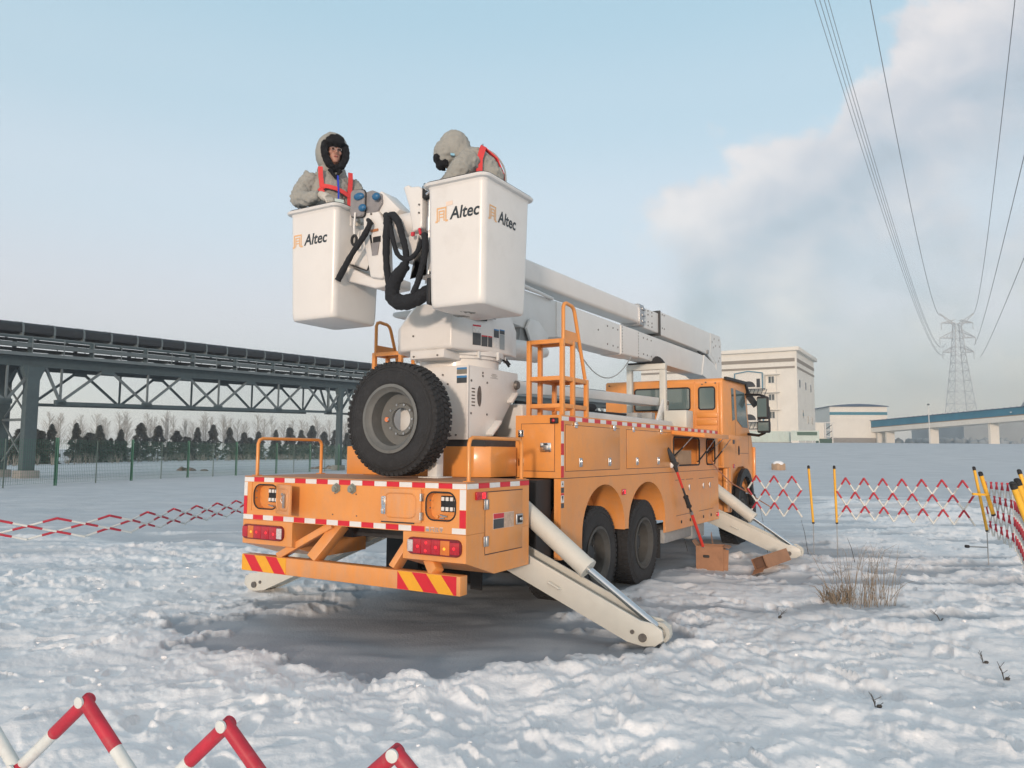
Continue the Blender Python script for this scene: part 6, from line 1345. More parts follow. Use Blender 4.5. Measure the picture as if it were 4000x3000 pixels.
# belt cover: curved hood with ribs
cvp = [(.62, 8.02), (.60, 8.30), (.66, 8.46), (.80, 8.56), (1.1, 8.63), (1.5, 8.66), (1.9, 8.63), (2.2, 8.56), (2.34, 8.46), (2.40, 8.30), (2.38, 8.02)]
m = M(); loft(m, [[(x, y, sl(x, z)) for y, z in cvp] for x in (L0, L1)]); m.f = [f for f in m.f if abs(f[0] % len(cvp) - f[1] % len(cvp)) == 1]; m.m = [0] * len(m.f); mk('belt_cover', m, BELT, conv)
rib = None; i = 0; x = -.33 - 1.7 * 7
while x < 90:
    if rib is None:
        m = M(); cc = [(.58, 8.0), (.575, 8.30), (.63, 8.49), (.78, 8.60), (1.1, 8.665), (1.5, 8.695)]
        loft(m, [[(-.06, y, z) for y, z in cc], [(.06, y, z) for y, z in cc]]); m.f = [f for f in m.f if abs(f[0] % len(cc) - f[1] % len(cc)) == 1]; m.m = [0] * len(m.f)
        rib = mk('cover_rib', m, TRUSSL, conv, loc=(x, 0, SL * x)); ip = mk('idler_frame', M().box(-.05, .05, .60, 2.40, 7.86, 7.95).box(-.05, .05, .62, .70, 7.84, 8.0).box(-.05, .05, 2.30, 2.38, 7.84, 8.0).cyl((.12, .8, 7.98), (.12, 2.2, 7.98), .07, 8).cyl((.6, .75, 7.06), (.6, 2.25, 7.06), .07, 8), TRUSSL, conv, loc=(x, 0, SL * x))
        rp_ = mk('rail_post', M().box(-.02, .02, -.50, -.46, 6.7, 7.70), TRUSSL, conv, loc=(x, 0, SL * x)); rq = mk('rail_post', M().box(-.02, .02, CW + .34, CW + .38, 6.7, 7.76), TRUSS, conv, loc=(x, 0, SL * x))
    else:
        for t_ in (rib, ip, rp_, rq): dup(t_, conv, (x, 0, SL * x))
    x += 1.7
sp_ = None; x = .12 - 3.47 * 3
while x < 80:
    if sp_ is None: sp_ = mk('support_post', M().box(-.09, .09, .58, .74, 6.70, 7.68).box(-.09, .09, 2.26, 2.42, 6.70, 7.68).box(-.05, .05, .74, 2.26, 7.0, 7.08), TRUSS, conv, loc=(x, 0, SL * x))
    else: dup(sp_, conv, (x, 0, SL * x))
    x += 3.47
# hanging truss and trestles, span by span
SP = 24.17
for sp0 in (-SP, 0, SP, 2 * SP, 3 * SP):
    lows = [sp0 + q for q in (1.6, 6.93, 12.26, 17.6, 22.9)]; tops = [sp0 + q for q in (-.2, 4.27, 9.6, 14.93, 20.2, 24.6)]
    if sp0 < 0: lows = lows[2:]; tops = tops[2:]
    for y in (.06, CW - .06):
        def br(x0, z0, x1, z1, w=.13): mk('brace', M().beam((x0, y, sl(x0, z0)), (x1, y, sl(x1, z1)), w, w, up=(0, 1, 0)), TRUSSL if y < 1 else TRUSS, conv, smooth=False)
        mk('bottom_chord', M().beam((lows[0] - .15, y, sl(lows[0], 4.12)), (lows[-1] + .3, y, sl(lows[-1], 4.12)), .2, .18), TRUSS, conv, smooth=False)
        for k, xl in enumerate(lows):
            br(xl, 4.15, xl, 6.12, .10)
            tl = tops[k] if sp0 >= 0 else tops[k]; tr2 = tops[k + 1] if k + 1 < len(tops) else None
            if not (sp0 < 0 and k == 0 and False): br(xl, 4.18, tl + (.25 if k else .9), 6.10)
            if tr2 is not None: br(xl, 4.18, tr2 - .25, 6.10)
            mk('gusset', M().box(xl - .3, xl + .3, y - .10, y + .10, sl(xl, 4.03), sl(xl, 4.30)), TRUSS, conv, smooth=False)
        for xt in tops[1:-1]: mk('gusset', M().box(xt - .4, xt + .4, y - .10, y + .10, sl(xt, 5.93), sl(xt, 6.14)), TRUSS, conv, smooth=False)
for x in (-SP, 0, SP, 2 * SP, 3 * SP, 4 * SP):
    wz = .66 if abs(x) < 1 else .34
    for y in ((.05, CW - .05) if x != SP else (.05,)): mk('trestle_leg', M().box(x - wz / 2, x + wz / 2, y - .22, y + .22, .35, sl(x, 6.10)), TRUSS, conv, bevel=.02, smooth=False); mk('haunch', M().prism([(x - wz / 2 - .28, y - .2, sl(x, 6.1)), (x + wz / 2 + .28, y - .2, sl(x, 6.1)), (x + wz / 2, y - .2, sl(x, 5.35)), (x - wz / 2, y - .2, sl(x, 5.35))], (0, .4, 0)), TRUSS, conv, smooth=False); mk('footing', M().box(x - wz / 2 - .18, x + wz / 2 + .18, y - .45, y + .45, -.3, .42), CONC, conv, bevel=.05)
    if x == SP: mk('knee_brace', M().beam((x, .1, 4.6), (x + 1.6, .1, sl(x, 6.05)), .14, .14).beam((x, .1, 4.6), (x - 1.6, .1, sl(x, 6.05)), .14, .14), TRUSS, conv, smooth=False); continue
    for (za, zb_) in ((.8, 3.1), (3.3, 5.4)):
        mk('cross_brace', M().beam((x, .2, za), (x, CW - .2, zb_), .08, .08), TRUSSL, conv, smooth=False); mk('cross_brace', M().beam((x + .05, .2, zb_), (x + .05, CW - .2, za), .08, .08), TRUSSL, conv, smooth=False)
    mk('tie_beam', M().box(x - .08, x + .08, .2, CW - .2, 3.12, 3.26), TRUSSL, conv, smooth=False); br_ = M().beam((x, .3, 5.2), (x, 1.4, sl(x, 6.05)), .12, .12).beam((x, CW - .3, 5.2), (x, 1.6, sl(x, 6.05)), .12, .12); mk('knee_brace', br_, TRUSS, conv, smooth=False)

# ---- green mesh fence -------------------------------------------
FP = [(-22.4, 24.5), (-21.6, 29.0), (-20.4, 34.2), (-19.4, 39.0), (-18.35, 43.3), (-17.1, 47.4), (-15.9, 51.6), (-14.75, 55.8), (-13.6, 60.0), (-12.3, 64.5), (-11.0, 69.0), (-9.7, 73.5), (-8.4, 78.0)]
fen = empty('mesh_fence', (FP[0][0], FP[0][1], 0), 0, label='green wire mesh fence on green steel posts running under the conveyor', cat='fence'); FO = Vector((FP[0][0], FP[0][1], 0))
fp_ = None
for i, (x, y) in enumerate(FP):
    p = Vector((x, y, 0)) - FO
    if fp_ is None: fp_ = mk('fence_post', M().box(-.06, -.02, -.03, .03, -.1, 2.1).box(.02, .06, -.03, .03, -.1, 2.1).box(-.02, .02, -.01, .01, .1, .16).box(-.02, .02, -.01, .01, 1.9, 1.96), GREEN, fen, loc=p, smooth=False)
    else: dup(fp_, fen, p)
    if i + 1 < len(FP):
        q = Vector((*FP[i + 1], 0)) - FO; m = M(); n = 46
        for k in range(n + 1): c = p + (q - p) * (k / n); m.box(c.x - .0035, c.x + .0035, c.y - .0035, c.y + .0035, .08, 2.0)
        for z in [.08 + .16 * t for t in range(13)]: m.beam(p + Vector((0, 0, z)), q + Vector((0, 0, z)), .006, .006)
        mk('mesh_panel', m, GREEN, fen, smooth=False); c = (p + q) / 2; mk('mid_post', M().box(c.x - .02, c.x + .02, c.y - .02, c.y + .02, -.1, 2.0), mat('post_grey_green', (.10, .15, .13), .6), fen, smooth=False)

# ---- trees -------------------------------------------------------
def conifer_mesh(seed, n=1500):
    r = np.random.RandomState(seed); v = []; f = []
    for i in range(n):
        t = r.rand() ** .8; z = .06 + .94 * t; prof = (1 - t) ** .85 * (.85 + .3 * math.sin(t * 22 + seed)) + .03
        rad = .23 * prof * (.35 + .65 * math.sqrt(r.rand())); a = r.rand() * 6.283
        lob = 1 + .25 * math.sin(a * 3 + seed * 2 + t * 5); c = np.array([rad * lob * math.cos(a), rad * lob * math.sin(a), z - rad * .25])
        s = .018 + .022 * r.rand(); d = np.array([math.cos(a), math.sin(a), -.35 + r.randn() * .3]); d /= np.linalg.norm(d); u = np.cross(d, r.randn(3)); u /= np.linalg.norm(u)
        k = len(v); v += [tuple(c - d * s), tuple(c + u * s * .6), tuple(c + d * s * 1.6), tuple(c - u * s * .6)]; f.append((k, k + 1, k + 2, k + 3))
    m = M(); m.v = v; m.f = f; m.m = [0] * len(f); return m
def bare_mesh(seed):
    r = random.Random(seed); m = M()
    m.tube([(0, 0, 0), (.006, 0, .35), (-.004, .004, .7), (.0, 0, 1.0)], [.011, .009, .006, .0015], 5, caps=False)
    tw = M()
    for i in range(46):
        z = .24 + .70 * (i / 46) ** .9; a = r.random() * 6.28; l = (.36 * (1 - z) + .06) * (.7 + .6 * r.random()); el = .62 + r.random() * .45
        d = Vector((math.cos(a) * math.cos(el), math.sin(a) * math.cos(el), math.sin(el))); p0 = Vector((0, 0, z)); p1 = p0 + d * l * .5; p2 = p1 + (d + Vector((0, 0, .25))).normalized() * l * .5
        tw.tube([p0, p1, p2], [.0030, .0020, .0006], 3, caps=False)
        for k in range(7):
            t = .25 + .7 * r.random(); q = p0 + (p2 - p0) * t; e = (d + Vector((r.gauss(0, .5), r.gauss(0, .5), r.random() * .6))).normalized() * l * (.2 + .25 * r.random()); tw.tube([q, q + e * .5, q + e], [.0014, .0010, .0004], 3, caps=False)
    return m, tw
con_src = []
for s_ in range(8):
    me = conifer_mesh(s_); con_src.append(me)
con_objs = []
def conifer(x, y, h, lab, wd=1.0, grp='conifers in the shelter belt'):
    i = int(abs(x * 7)) % 8
    t = empty('conifer_tree', (x, y, tz(x, y) - .1), random.random() * 6, label=lab, cat='conifer', group=grp); t.scale = (h * wd, h * wd, h)
    if len(con_objs) <= i or con_objs[i] is None:
        while len(con_objs) <= i: con_objs.append(None)
        a = mk('crown', con_src[i], CONIFER, t, smooth=False); b = mk('trunk', M().tube([(0, 0, 0), (0, 0, .5), (0, 0, .95)], [.014, .01, .002], 6), BARK, t); con_objs[i] = (a, b)
    else:
        for q in con_objs[i]: dup(q, t)
TREES = [(-49.7, 74.6, 3.02), (-49.3, 76.2, 2.02), (-49.0, 77.8, 2.92), (-48.4, 80.0, 4.25), (-49.5, 86.4, 4.58), (-50.2, 92.6, 4.6), (-50.3, 95.5, 3.07), (-50.5, 98.3, 4.24), (-50.5, 103.5, 5.23), (-50.2, 108.1, 5.04), (-49.6, 112.7, 4.43), (-49.0, 114.9, 3.19), (-48.4, 117.1, 5.1), (-47.3, 120.4, 5.62), (-45.9, 123.8, 5.33), (-44.6, 126.9, 4.57), (-43.2, 129.8, 4.81), (-41.4, 133.5, 5.22), (-39.8, 136.4, 5.78), (-38.4, 138.7, 5.4), (-37.0, 141.1, 6.28), (-35.4, 143.6, 5.23), (-33.9, 145.8, 5.63), (-32.1, 148.4, 5.21), (-30.9, 150.0, 5.95)]
ORD = 'leftmost second third fourth fifth sixth seventh eighth ninth tenth eleventh twelfth thirteenth fourteenth fifteenth sixteenth seventeenth eighteenth nineteenth twentieth twenty-first twenty-second twenty-third twenty-fourth rightmost'.split()
n_ = 0
for (x, y, h) in TREES:
    n_ += 1; conifer(x, y, h, 'tall dark front-row conifer of the belt, number ' + str(n_) + ' counted from the left' if 0 else ORD[n_ - 1] + ' tall dark conifer from the left in the front row beyond the fence', 1.0 + .75 * random.random())
rnd = random.Random(11)
for i in range(44):   # lower conifers filling the belt
    k = rnd.random() * (len(TREES) - 1); a = int(k); f_ = k - a; x = TREES[a][0] * (1 - f_) + TREES[a + 1][0] * f_; y = TREES[a][1] * (1 - f_) + TREES[a + 1][1] * f_; s_ = 1 + .06 * rnd.random(); h = 2.4 + 1.4 * rnd.random()
    conifer(x * s_, y * s_, h, 'low dark conifer filling the gaps in the belt beyond the mesh fence', 1.9, 'low conifers in the shelter belt')
for i in range(16): conifer(-12 + i * 3.4 + rnd.random(), 165 + i * 4, 5.0 + rnd.random() * 2, 'distant conifer continuing the belt behind the truck', 1.6, 'distant conifers behind the truck')
BARE = [(-54.7, 89.8, 6.22), (-54.9, 92.3, 6.14), (-55.3, 95.9, 5.46), (-55.5, 97.8, 6.21), (-55.7, 101.9, 6.65), (-55.7, 103.7, 5.8), (-55.7, 107.8, 6.96), (-55.7, 109.2, 7.29), (-55.3, 115.1, 7.36), (-55.2, 116.1, 6.34), (-54.7, 120.2, 7.9), (-54.6, 120.6, 7.1), (-53.6, 125.1, 7.04), (-53.7, 124.5, 6.44), (-52.3, 129.8, 8.16), (-52.4, 129.2, 7.53), (-50.8, 133.9, 8.08), (-50.7, 134.3, 7.18), (-49.5, 137.4, 7.32), (-48.7, 139.3, 7.09), (-47.5, 142.2, 8.52), (-45.9, 145.5, 8.37), (-44.4, 148.3, 7.5), (-43.3, 150.4, 7.94), (-42.1, 152.4, 8.04), (-40.2, 155.7, 8.91), (-39.9, 156.2, 7.86), (-38.1, 159.0, 8.35), (-36.5, 161.5, 8.84), (-35.1, 163.6, 9.32)]
bs = [None] * 4
for j, (x, y, h) in enumerate(BARE + [(b_[0] * 1.05 + 1.2, b_[1] * 1.05, b_[2] * .95) for b_ in BARE[::2]]):
    t = empty('bare_tree', (x, y, tz(x, y) - .1), random.random() * 6, label='slender leafless tree rising behind the dark conifers', cat='bare tree', group='leafless trees in the shelter belt'); t.scale = (h, h, h); i = j % 4
    if bs[i] is None:
        a, b = bare_mesh(i); bs[i] = (mk('trunk', a, BARKL, t), mk('branches', b, BARKL, t, smooth=False))
    else:
        for q in bs[i]: dup(q, t)
# pale scrub and drifts at the foot of the trees
m = M(); rnd = random.Random(3)
for i in range(160):
    k = rnd.random() * (len(TREES) - 1); a = int(k); f_ = k - a; x = TREES[a][0] * (1 - f_) + TREES[a + 1][0] * f_; y = (TREES[a][1] * (1 - f_) + TREES[a + 1][1] * f_) * (.95 - .08 * rnd.random()); x *= (.95 - .05 * rnd.random()); s_ = .25 + .35 * rnd.random()
    for q in range(4): m.tube([(x, y, 0), (x + rnd.gauss(0, .3), y + rnd.gauss(0, .3), s_ * 2)], [.03, .008], 3, caps=False)
tag(mk('scrub', m, mat('grey_scrub', (.25, .235, .21), .9), smooth=False), 'dry scrub along the foot of the tree belt', 'scrub', kind='stuff')
for (x, y, w, lab) in ((-24.6, 58, 1.0, 'brown earth heap dusted with snow behind the fence'), (-16.4, 66.5, 1.2, 'brown earth heap with snow at the foot of the far trestle')):
    m = M(); rnd = random.Random(int(w * 10))
    for k in range(9): m.ball((rnd.gauss(0, w * .5), rnd.gauss(0, .3), .0), (.3 * w * (.5 + rnd.random()), .3, .14 + .22 * rnd.random()), 7)
    tag(mk('earth_heap', m, mat('earth', (.16, .12, .10), .95, noise=.3, nscale=2, dirt=(.6, .62, .66), dirt_amt=1), loc=(x, y, 0)), lab, 'earth heap')

# ================================================================== BUILDINGS AND FAR THINGS
def wbox(m, x0, x1, y0, y1, z0, z1, mi=0): return m.box(x0, x1, y0, y1, z0, z1, mi)
BC = TW(-18.77, 121.42, 0); tb_ = empty('tower_building', (BC.x, BC.y, 2.4), -YAW, label='tall cream transfer tower with two brown bands beneath a flat overhanging roof', cat='building')
# local: x to the left is negative, y away; z from 2.4
Z0 = 2.4
mk('wall', M().box(-26, 0, 0, 17.2, -1.0, 18.0 - Z0), BCREAM, tb_, smooth=False)
mk('roof', M().box(-26.6, .55, -.55, 17.8, 18.003 - Z0, 18.62 - Z0), BCREAM, tb_, bevel=.05)
for z0, z1 in ((16.30, 16.86), (15.22, 15.56)): mk('wall_band', M().box(-26, -.16, -.06, -.003, z0 - Z0, z1 - Z0).box(.003, .06, .16, 17.1, z0 - Z0, z1 - Z0), BBAND, tb_, smooth=False)
mk('ledge', M().box(-26, .07, -.07, -.004, 16.862 - Z0, 16.95 - Z0).box(.004, .07, 0, 17.1, 16.862 - Z0, 16.95 - Z0), BCREAM, tb_, smooth=False)
mk('corner_pilaster', M().box(-.15, .08, -.09, -.005, -1, 18 - Z0).box(.085, .14, -.09, .16, -1, 18 - Z0), BCREAM, tb_, smooth=False)
def win(x0, x1, z0, z1, side=False, open_=True):
    m = M(); fr_ = .09
    if not side: m.box(x0, x1, -.05, -.004, z0, z1); p = M().box(x0 + fr_, (x0 + x1) / 2 - .05, -.062, -.051, z0 + fr_, z1 - fr_); p2 = M().box((x0 + x1) / 2 + .05, x1 - fr_, -.062, -.051, z0 + fr_, z1 - fr_)
    else: m.box(.004, .05, x0, x1, z0, z1); p = M().box(.051, .062, x0 + fr_, (x0 + x1) / 2 - .05, z0 + fr_, z1 - fr_); p2 = M().box(.051, .062, (x0 + x1) / 2 + .05, x1 - fr_, z0 + fr_, z1 - fr_)
    w = mk('window', m, WINF, tb_, smooth=False); mk('pane', p, GLASS, w, smooth=False); mk('pane', p2, GLASS, w, smooth=False)
for z0, z1 in ((12.9, 14.1), (10.1, 11.2), (7.2, 8.4), (3.8, 5.0)):
    win(-4.35, -3.35, z0 - Z0, z1 - Z0); mk('canopy', M().box(-4.8, -2.5, -.75, -.004, z1 - Z0 + .15, z1 - Z0 + .27), BCREAM, tb_, smooth=False)
for y0, z0 in ((2.0, 12.2), (7.5, 12.2), (12.5, 12.2), (4.5, 7.4), (9.0, 6.6), (13.0, 6.6)): win(y0, y0 + 1.3, z0 - Z0, z0 + 1.4 - Z0, True)
def bay(zb):
    m = M(); m.box(-9.0, -4.7, -2.6, -.004, zb, zb + 2.5); b_ = mk('bay', m, BCREAM, tb_, smooth=False)
    mk('bay_trim', M().beam((-9.1, -2.7, zb + 2.5), (-6.85, -2.7, zb + 2.85), .16, .14).beam((-6.85, -2.7, zb + 2.85), (-4.6, -2.7, zb + 2.5), .16, .14).box(-9.1, -8.95, -2.72, -2.605, zb, zb + 2.45).box(-4.75, -4.6, -2.72, -2.605, zb, zb + 2.45), BBLUE, b_, smooth=False); mk('bay_gable', M().prism([(-9.0, -2.6, zb + 2.5), (-4.7, -2.6, zb + 2.5), (-6.85, -2.6, zb + 2.8)], (0, 2.5, 0)), BCREAM, b_, smooth=False)
    P = [(-6.85 + 1.05 * math.cos(R(a)), -2.62, zb + .3 + .95 * math.sin(R(a))) for a in range(0, 181, 15)]
    mk('bay_opening', M().prism(P, (0, .012, 0)).box(-8.75, -8.0, -2.62, -2.605, zb + .1, zb + 1.5).box(-5.6, -5.05, -2.62, -2.605, zb + .2, zb + 1.6), DARKVOID, b_, smooth=False)
    t_ = M(); 
    for i in range(9): t_.beam((-9.3 + i * .62, -2.9, zb - 1.1), (-8.9 + i * .62, -2.9, zb - .1), .09, .09)
    t_.box(-9.4, -4.2, -3.0, -2.8, zb - .15, zb + .0); t_.box(-9.4, -4.6, -3.0, -2.8, zb - 1.2, zb - 1.05); mk('bay_railing', t_, DARK, b_, smooth=False)
bay(11.9 - Z0); bay(6.6 - Z0)
mk('drain_pipe', M().cyl((-3.0, -.12, 0), (-3.0, -.12, 15.2 - Z0), .05, 6), WINF, tb_)
sg = empty('fence_boards', (36.4, 99, tz(36.4, 99)), R(-8), label='pale green hoarding with a dark green strip on thin white legs before the tower', cat='hoarding')
mk('board', M().box(0, 3.5, 0, .06, .45, 1.75), mat('pale_green', (.50, .58, .53), .7, noise=.08, nscale=1), sg, smooth=False); mk('dark_strip', M().box(.75, 3.25, -.02, -.003, 1.15, 1.6), mat('mid_green', (.07, .13, .10), .7), sg, smooth=False)
for i in range(5): mk('leg', M().box(.05 + i * .85, .12 + i * .85, .0, .06, -.3, .447), WINF, sg, smooth=False)
gs_ = empty('site_wall', (26, 101, tz(28, 101)), R(-3), label='low pale green sheet wall running along the foot of the tower', cat='wall')
for i in range(14): mk('panel', M().box(i * .78, i * .78 + .75, 0, .05, -.2, 1.7), mat('pale_green', (.50, .58, .53), .7), gs_, smooth=False)
mk('base_course', M().box(-.1, 11, -.08, .1, -.3, .25), CONC, gs_, smooth=False)
# connecting wing
lk = empty('low_wing', (53.6, 139, 3.6), R(-12), label='small cream wing with dark openings between the tower and the blue-banded hall', cat='building')
mk('wall', M().box(0, 3.4, 0, 5, -1, 3.7), BCREAM, lk, smooth=False); mk('canopy', M().box(-.9, .6, -.8, -.01, 2.1, 2.3), BCREAM, lk, smooth=False); mk('opening', M().box(-.6, .4, -.4, -.3, 1.2, 2.0), DARKVOID, lk, smooth=False)
mk('frame', M().box(3.5, 3.7, 0, .2, -1, 3.6).box(4.7, 4.9, 0, .2, -1, 3.6).box(3.4, 5.2, 0, .3, 3.6, 3.75).box(3.4, 5.2, 0, .3, 2.3, 2.42).box(3.4, 5.2, 0, .3, 1.1, 1.2), WINF, lk, smooth=False)
for k in range(3): mk('stair_flight', M().beam((3.55, .15, .2 + k * 1.1), (4.75, .15, 1.1 + k * 1.1), .1, .12), DARK, lk, smooth=False)
mk('green_door', M().box(1.6, 4.6, -.3, -.05, -.8, .75), mat('dark_green', (.02, .08, .06), .6), lk, smooth=False)
# blue-banded hall
hl_ = empty('hall', (62.9, 150, 3.7), R(-5), label='low cream hall with one teal band and a shallow arched blue roof', cat='building')
mk('wall', M().box(0, 10.9, 0, 14, -.5, 7.35), BCREAM, hl_, smooth=False); mk('plinth', M().box(-.02, 10.92, -.06, -.002, -.5, 1.1), CONC, hl_, smooth=False)
mk('wall_band', M().box(-.02, 10.92, -.07, -.004, 5.62, 6.18), BTEAL, hl_, smooth=False); mk('wall_band', M().box(10.904, 10.97, 0, 14, 5.62, 6.18), BTEAL, hl_, smooth=False)
rp2 = [(-.3 + 11.5 * t / 12, 7.36 + .42 * math.sin(math.pi * t / 12)) for t in range(13)]; m = M(); m.prism([(x, -.3, z) for x, z in rp2] + [(11.2, -.3, 7.25), (-.3, -.3, 7.25)], (0, 14.6, 0)); mk('roof', m, ROOFB, hl_, smooth=False)
# sloping gallery
G0 = Vector((73.6, 150, 0)); G1 = Vector((81.2, 120, 0)); gl_ = empty('coal_gallery', G0, math.atan2((G1 - G0).y, (G1 - G0).x), label='long blue enclosed conveyor gallery on a cream beam climbing to the right', cat='conveyor gallery'); gL = (G1 - G0).length
def gbx(name, z0a, z0b, z1a, z1b, y0, y1, mt, k=1.75):
    v = []; 
    for x, za, zb2 in ((-.5, z0a, z1a), (gL * k, z0a + (z0b - z0a) * k, z1a + (z1b - z1a) * k)):
        v += [(x, y0, za), (x, y1, za), (x, y1, zb2), (x, y0, zb2)]
    m = M(); m.add(v, [(3, 2, 1, 0), (4, 5, 6, 7), (0, 1, 5, 4), (1, 2, 6, 5), (2, 3, 7, 6), (3, 0, 4, 7)]); return mk(name, m, mt, gl_, smooth=False)
gbx('enclosure', 6.86, 7.86, 8.10, 8.96, -3.0, 0, BBLUE); gbx('roof_edge', 8.102, 8.962, 8.20, 9.06, -3.2, .2, ROOFB); gbx('gallery_beam', 5.9, 6.9, 6.72, 7.70, -3.05, .05, BCREAM); gbx('rust_joint', 6.722, 7.702, 6.858, 7.858, -3.0, 0, mat('rust_line', (.30, .21, .13), .8))
for k, x in enumerate((.8, 3.2, 14.0, 26.5, 41)):
    zt = 5.9 + (1.0 / gL) * x - .01
    for y in (-1.5,): mk('column', M().box(x - .2, x + .2, y - .9, y + .9, 2.5, zt), BCREAM, gl_, smooth=False)
m = M()
for i in range(46): x = i * 1.12; z = 8.21 + .86 * x / gL; m.box(x, x + .06, -3.25, -3.15, z - .02, z + .12)
mk('roof_fixing', m, ROOFB, gl_, kind='stuff')
# shed, scrub and lamp beyond
mk('grey_shed', M().box(100, 140, 168, 190, 2, 9.4), mat('hazy_grey', (.30, .34, .36), .9, noise=.1, nscale=.2), smooth=False, label='plain grey shed glimpsed under the gallery at the right edge', cat='building')
m = M(); rnd = random.Random(8)
for i in range(130): x = 74 + rnd.random() * 30; y = 152 + rnd.random() * 8; h = .3 + rnd.random() * 1.0; m.ball((x, y, 4.0), (.5 + rnd.random() * .5, .5, h), 6)
tag(mk('shrub_line', m, mat('hazy_grey', (.30, .34, .36), .9), ang=60), 'hazy grey-green shrubs and fence line under the blue gallery', 'shrubs', kind='stuff')
lp = empty('lamp_post', (68.75, 125, 3.1), 0, label='thin white lamp post standing before the blue gallery', cat='lamp post'); mk('pole', M().cyl((0, 0, -.5), (0, 0, 6.4), .07, 8), WINF, lp); mk('lamp_head', M().ball((0, 0, 6.75), (.22, .22, .16), 8), FARG, lp)
bd = M(); bd.ball((0, 0, 0), (.14, .07, .06), 8); bd.prism([(-.05, 0, .02), (.08, 0, .02), (.0, .35, .12)], (0, 0, .01)); bd.prism([(-.05, 0, .02), (.08, 0, .02), (.0, -.35, .12)], (0, 0, .01)); mk('bird', bd, WHT_R, loc=(71.1, 108, 7.7), label='small white bird flying before the blue gallery', cat='bird')
m = M(); prf = [(92, 0), (80, 25), (68, 45), (58, 70), (53, 95), (54, 120)]; m.lathe([(r, z) for r, z in prf], (0, 0, 0), 'z', 48); ct = mk('cooling_tower', m, FARG, loc=(424, 500, 0), label='grey cooling tower flank cut off by the right edge of the picture', cat='cooling tower')
for z, r in ((33, 76.0), (29, 78.4)): mk('painted_ring', M().lathe([(r - .2, z - .9), (r + .25, z - .8), (r - .6, z + .9)], (0, 0, 0), 'z', 48), mat('far_white', (.55, .58, .6), .9), ct)

# ---- pylon and wires --------------------------------------------
PX, PY = 148.2, 250.0
py = empty('pylon', (PX, PY, 3.5), R(-6), label='lattice transmission pylon standing hazily behind the blue gallery', cat='pylon')
def hw(z): return float(np.interp(z, [0, 10, 30, 38, 44], [5.0, 3.6, 1.7, 1.15, .8]))
def lat(m, a, b, w=.16): m.beam(a, b, w, w)
m = M(); zs = [0, 5.5, 10.5, 15, 19, 22.6, 25.8, 28.6, 31.2, 33.8, 36.6, 39.2, 41.6]
for i in range(len(zs) - 1):
    a, b = hw(zs[i]), hw(zs[i + 1])
    C4 = [(-1, -1), (1, -1), (1, 1), (-1, 1)]
    for k in range(4):
        p, q = C4[k], C4[(k + 1) % 4]
        lat(m, (p[0] * a, p[1] * a, zs[i]), (p[0] * b, p[1] * b, zs[i + 1]), .19); lat(m, (p[0] * a, p[1] * a, zs[i]), (q[0] * b, q[1] * b, zs[i + 1]), .08); lat(m, (q[0] * a, q[1] * a, zs[i]), (p[0] * b, p[1] * b, zs[i + 1]), .08); lat(m, (p[0] * b, p[1] * b, zs[i + 1]), (q[0] * b, q[1] * b, zs[i + 1]), .12)
mk('mast', m, PYL, py, smooth=False)
for (z, zu, L_a) in ((32.1, 34.0, 4.9), (36.9, 39.2, 5.6), (41.9, 42.9, 5.0)):
    for s_ in (-1, 1):
        m = M(); w = hw(z)
        for yy in (-1, 1): lat(m, (s_ * w, yy * w, z), (s_ * L_a, 0, z), .18); lat(m, (s_ * w, yy * w, zu), (s_ * L_a, 0, z + .1), .18); 
        for t in (.25, .5, .75): xx = w + (L_a - w) * t; lat(m, (s_ * xx, 0, z), (s_ * xx, 0, z + (zu - z) * (1 - t)), .10); lat(m, (s_ * xx, 0, z), (s_ * (xx - .8), 0, z + (zu - z) * (1 - t + .2)), .10)
        mk('cross_arm', m, PYL, py, smooth=False); mk('insulator', M().cyl((s_ * L_a, 0, z), (s_ * L_a, 0, z - 2.2), .12, 6), PYL, py)
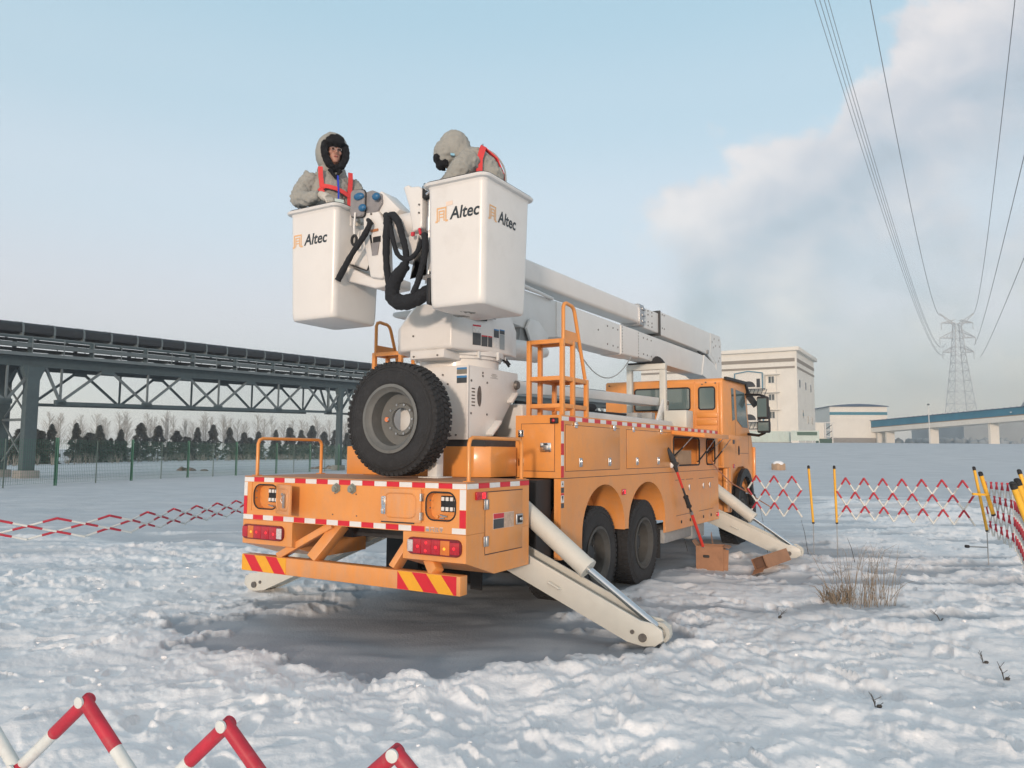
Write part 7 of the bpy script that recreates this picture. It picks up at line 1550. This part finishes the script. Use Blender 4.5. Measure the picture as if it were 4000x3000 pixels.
for s_ in (-1, 1):
    m = M(); lat(m, (s_ * .6, -.5, 40.2), (s_ * 5.4, 0, 45.0), .2); lat(m, (s_ * .3, .5, 41.6), (s_ * 5.4, 0, 45.2), .2)
    for t in (.2, .4, .6, .8): lat(m, (s_ * (.6 + 4.8 * t), 0, 40.2 + 4.8 * t), (s_ * (.3 + 5.1 * min(1, t + .12)), 0, 41.6 + 3.6 * min(1, t + .12)), .1)
    mk('earth_wire_horn', m, PYL, py, smooth=False)
def wire(pts, x0, k, lab, r=.022, off=0.0):
    ys = np.array([p[0] for p in pts]); zs_ = np.array([p[1] for p in pts]); c = np.polyfit(ys, zs_, 2)
    Y = np.concatenate([np.linspace(-60, 60, 30), np.linspace(68, 249.5, 24)]); P = [(x0 + k * y + off, float(y), float(np.polyval(c, y))) for y in Y]
    m = M().tube(P, [r * (1 + y / 90) if y > 0 else r for y in Y], 5); tag(mk('power_line', m, WIRE), lab, 'power line')
wl = ['leftmost conductor of the tight left bundle overhead', 'second conductor from the left in the tight overhead bundle', 'third conductor from the left in the tight overhead bundle', 'rightmost conductor of the tight left bundle overhead']
for i, o_ in enumerate((0, .24, .46, .66)): wire([(35, 23.6), (51, 23.3), (89, 22.1), (250, 35.0 + (0, 0, 3.5, 3.5)[i])], -6.5, .6, wl[i], .011, o_)
wire([(44, 29.2), (65, 29.3), (126, 30.6), (250, 48.4)], -4.3, .59, 'single earth wire just right of the left overhead bundle', .018)
wire([(43, 28.6), (64, 28.9), (145, 35.1), (250, 48.8)], 4.0, .60, 'single earth wire near the right edge of the sky', .018)
wire([(36.6, 17.0), (60, 18.5), (81, 20.5), (250, 38.0)], 3.6, .60, 'left one of two conductors low at the right edge', .016)
wire([(36.0, 14.0), (60, 15.6), (81, 17.8), (250, 34.0)], 4.2, .605, 'right one of two conductors low at the right edge', .016)

# ---- air: thin winter haze --------------------------------------
hz = M().box(-230, 470, -30, 640, -2.0, 60.0); ho = mk('haze', hz, [], smooth=False, kind='stuff'); hm = bpy.data.materials.new('haze'); hm.use_nodes = True; nt = hm.node_tree; nt.nodes.clear()
o_ = nt.nodes.new('ShaderNodeOutputMaterial'); pv = nt.nodes.new('ShaderNodeVolumePrincipled'); pv.inputs['Color'].default_value = (.86, .90, .95, 1); pv.inputs['Density'].default_value = .0013; pv.inputs['Anisotropy'].default_value = .2
nt.links.new(pv.outputs[0], o_.inputs['Volume']); ho.data.materials.append(hm)
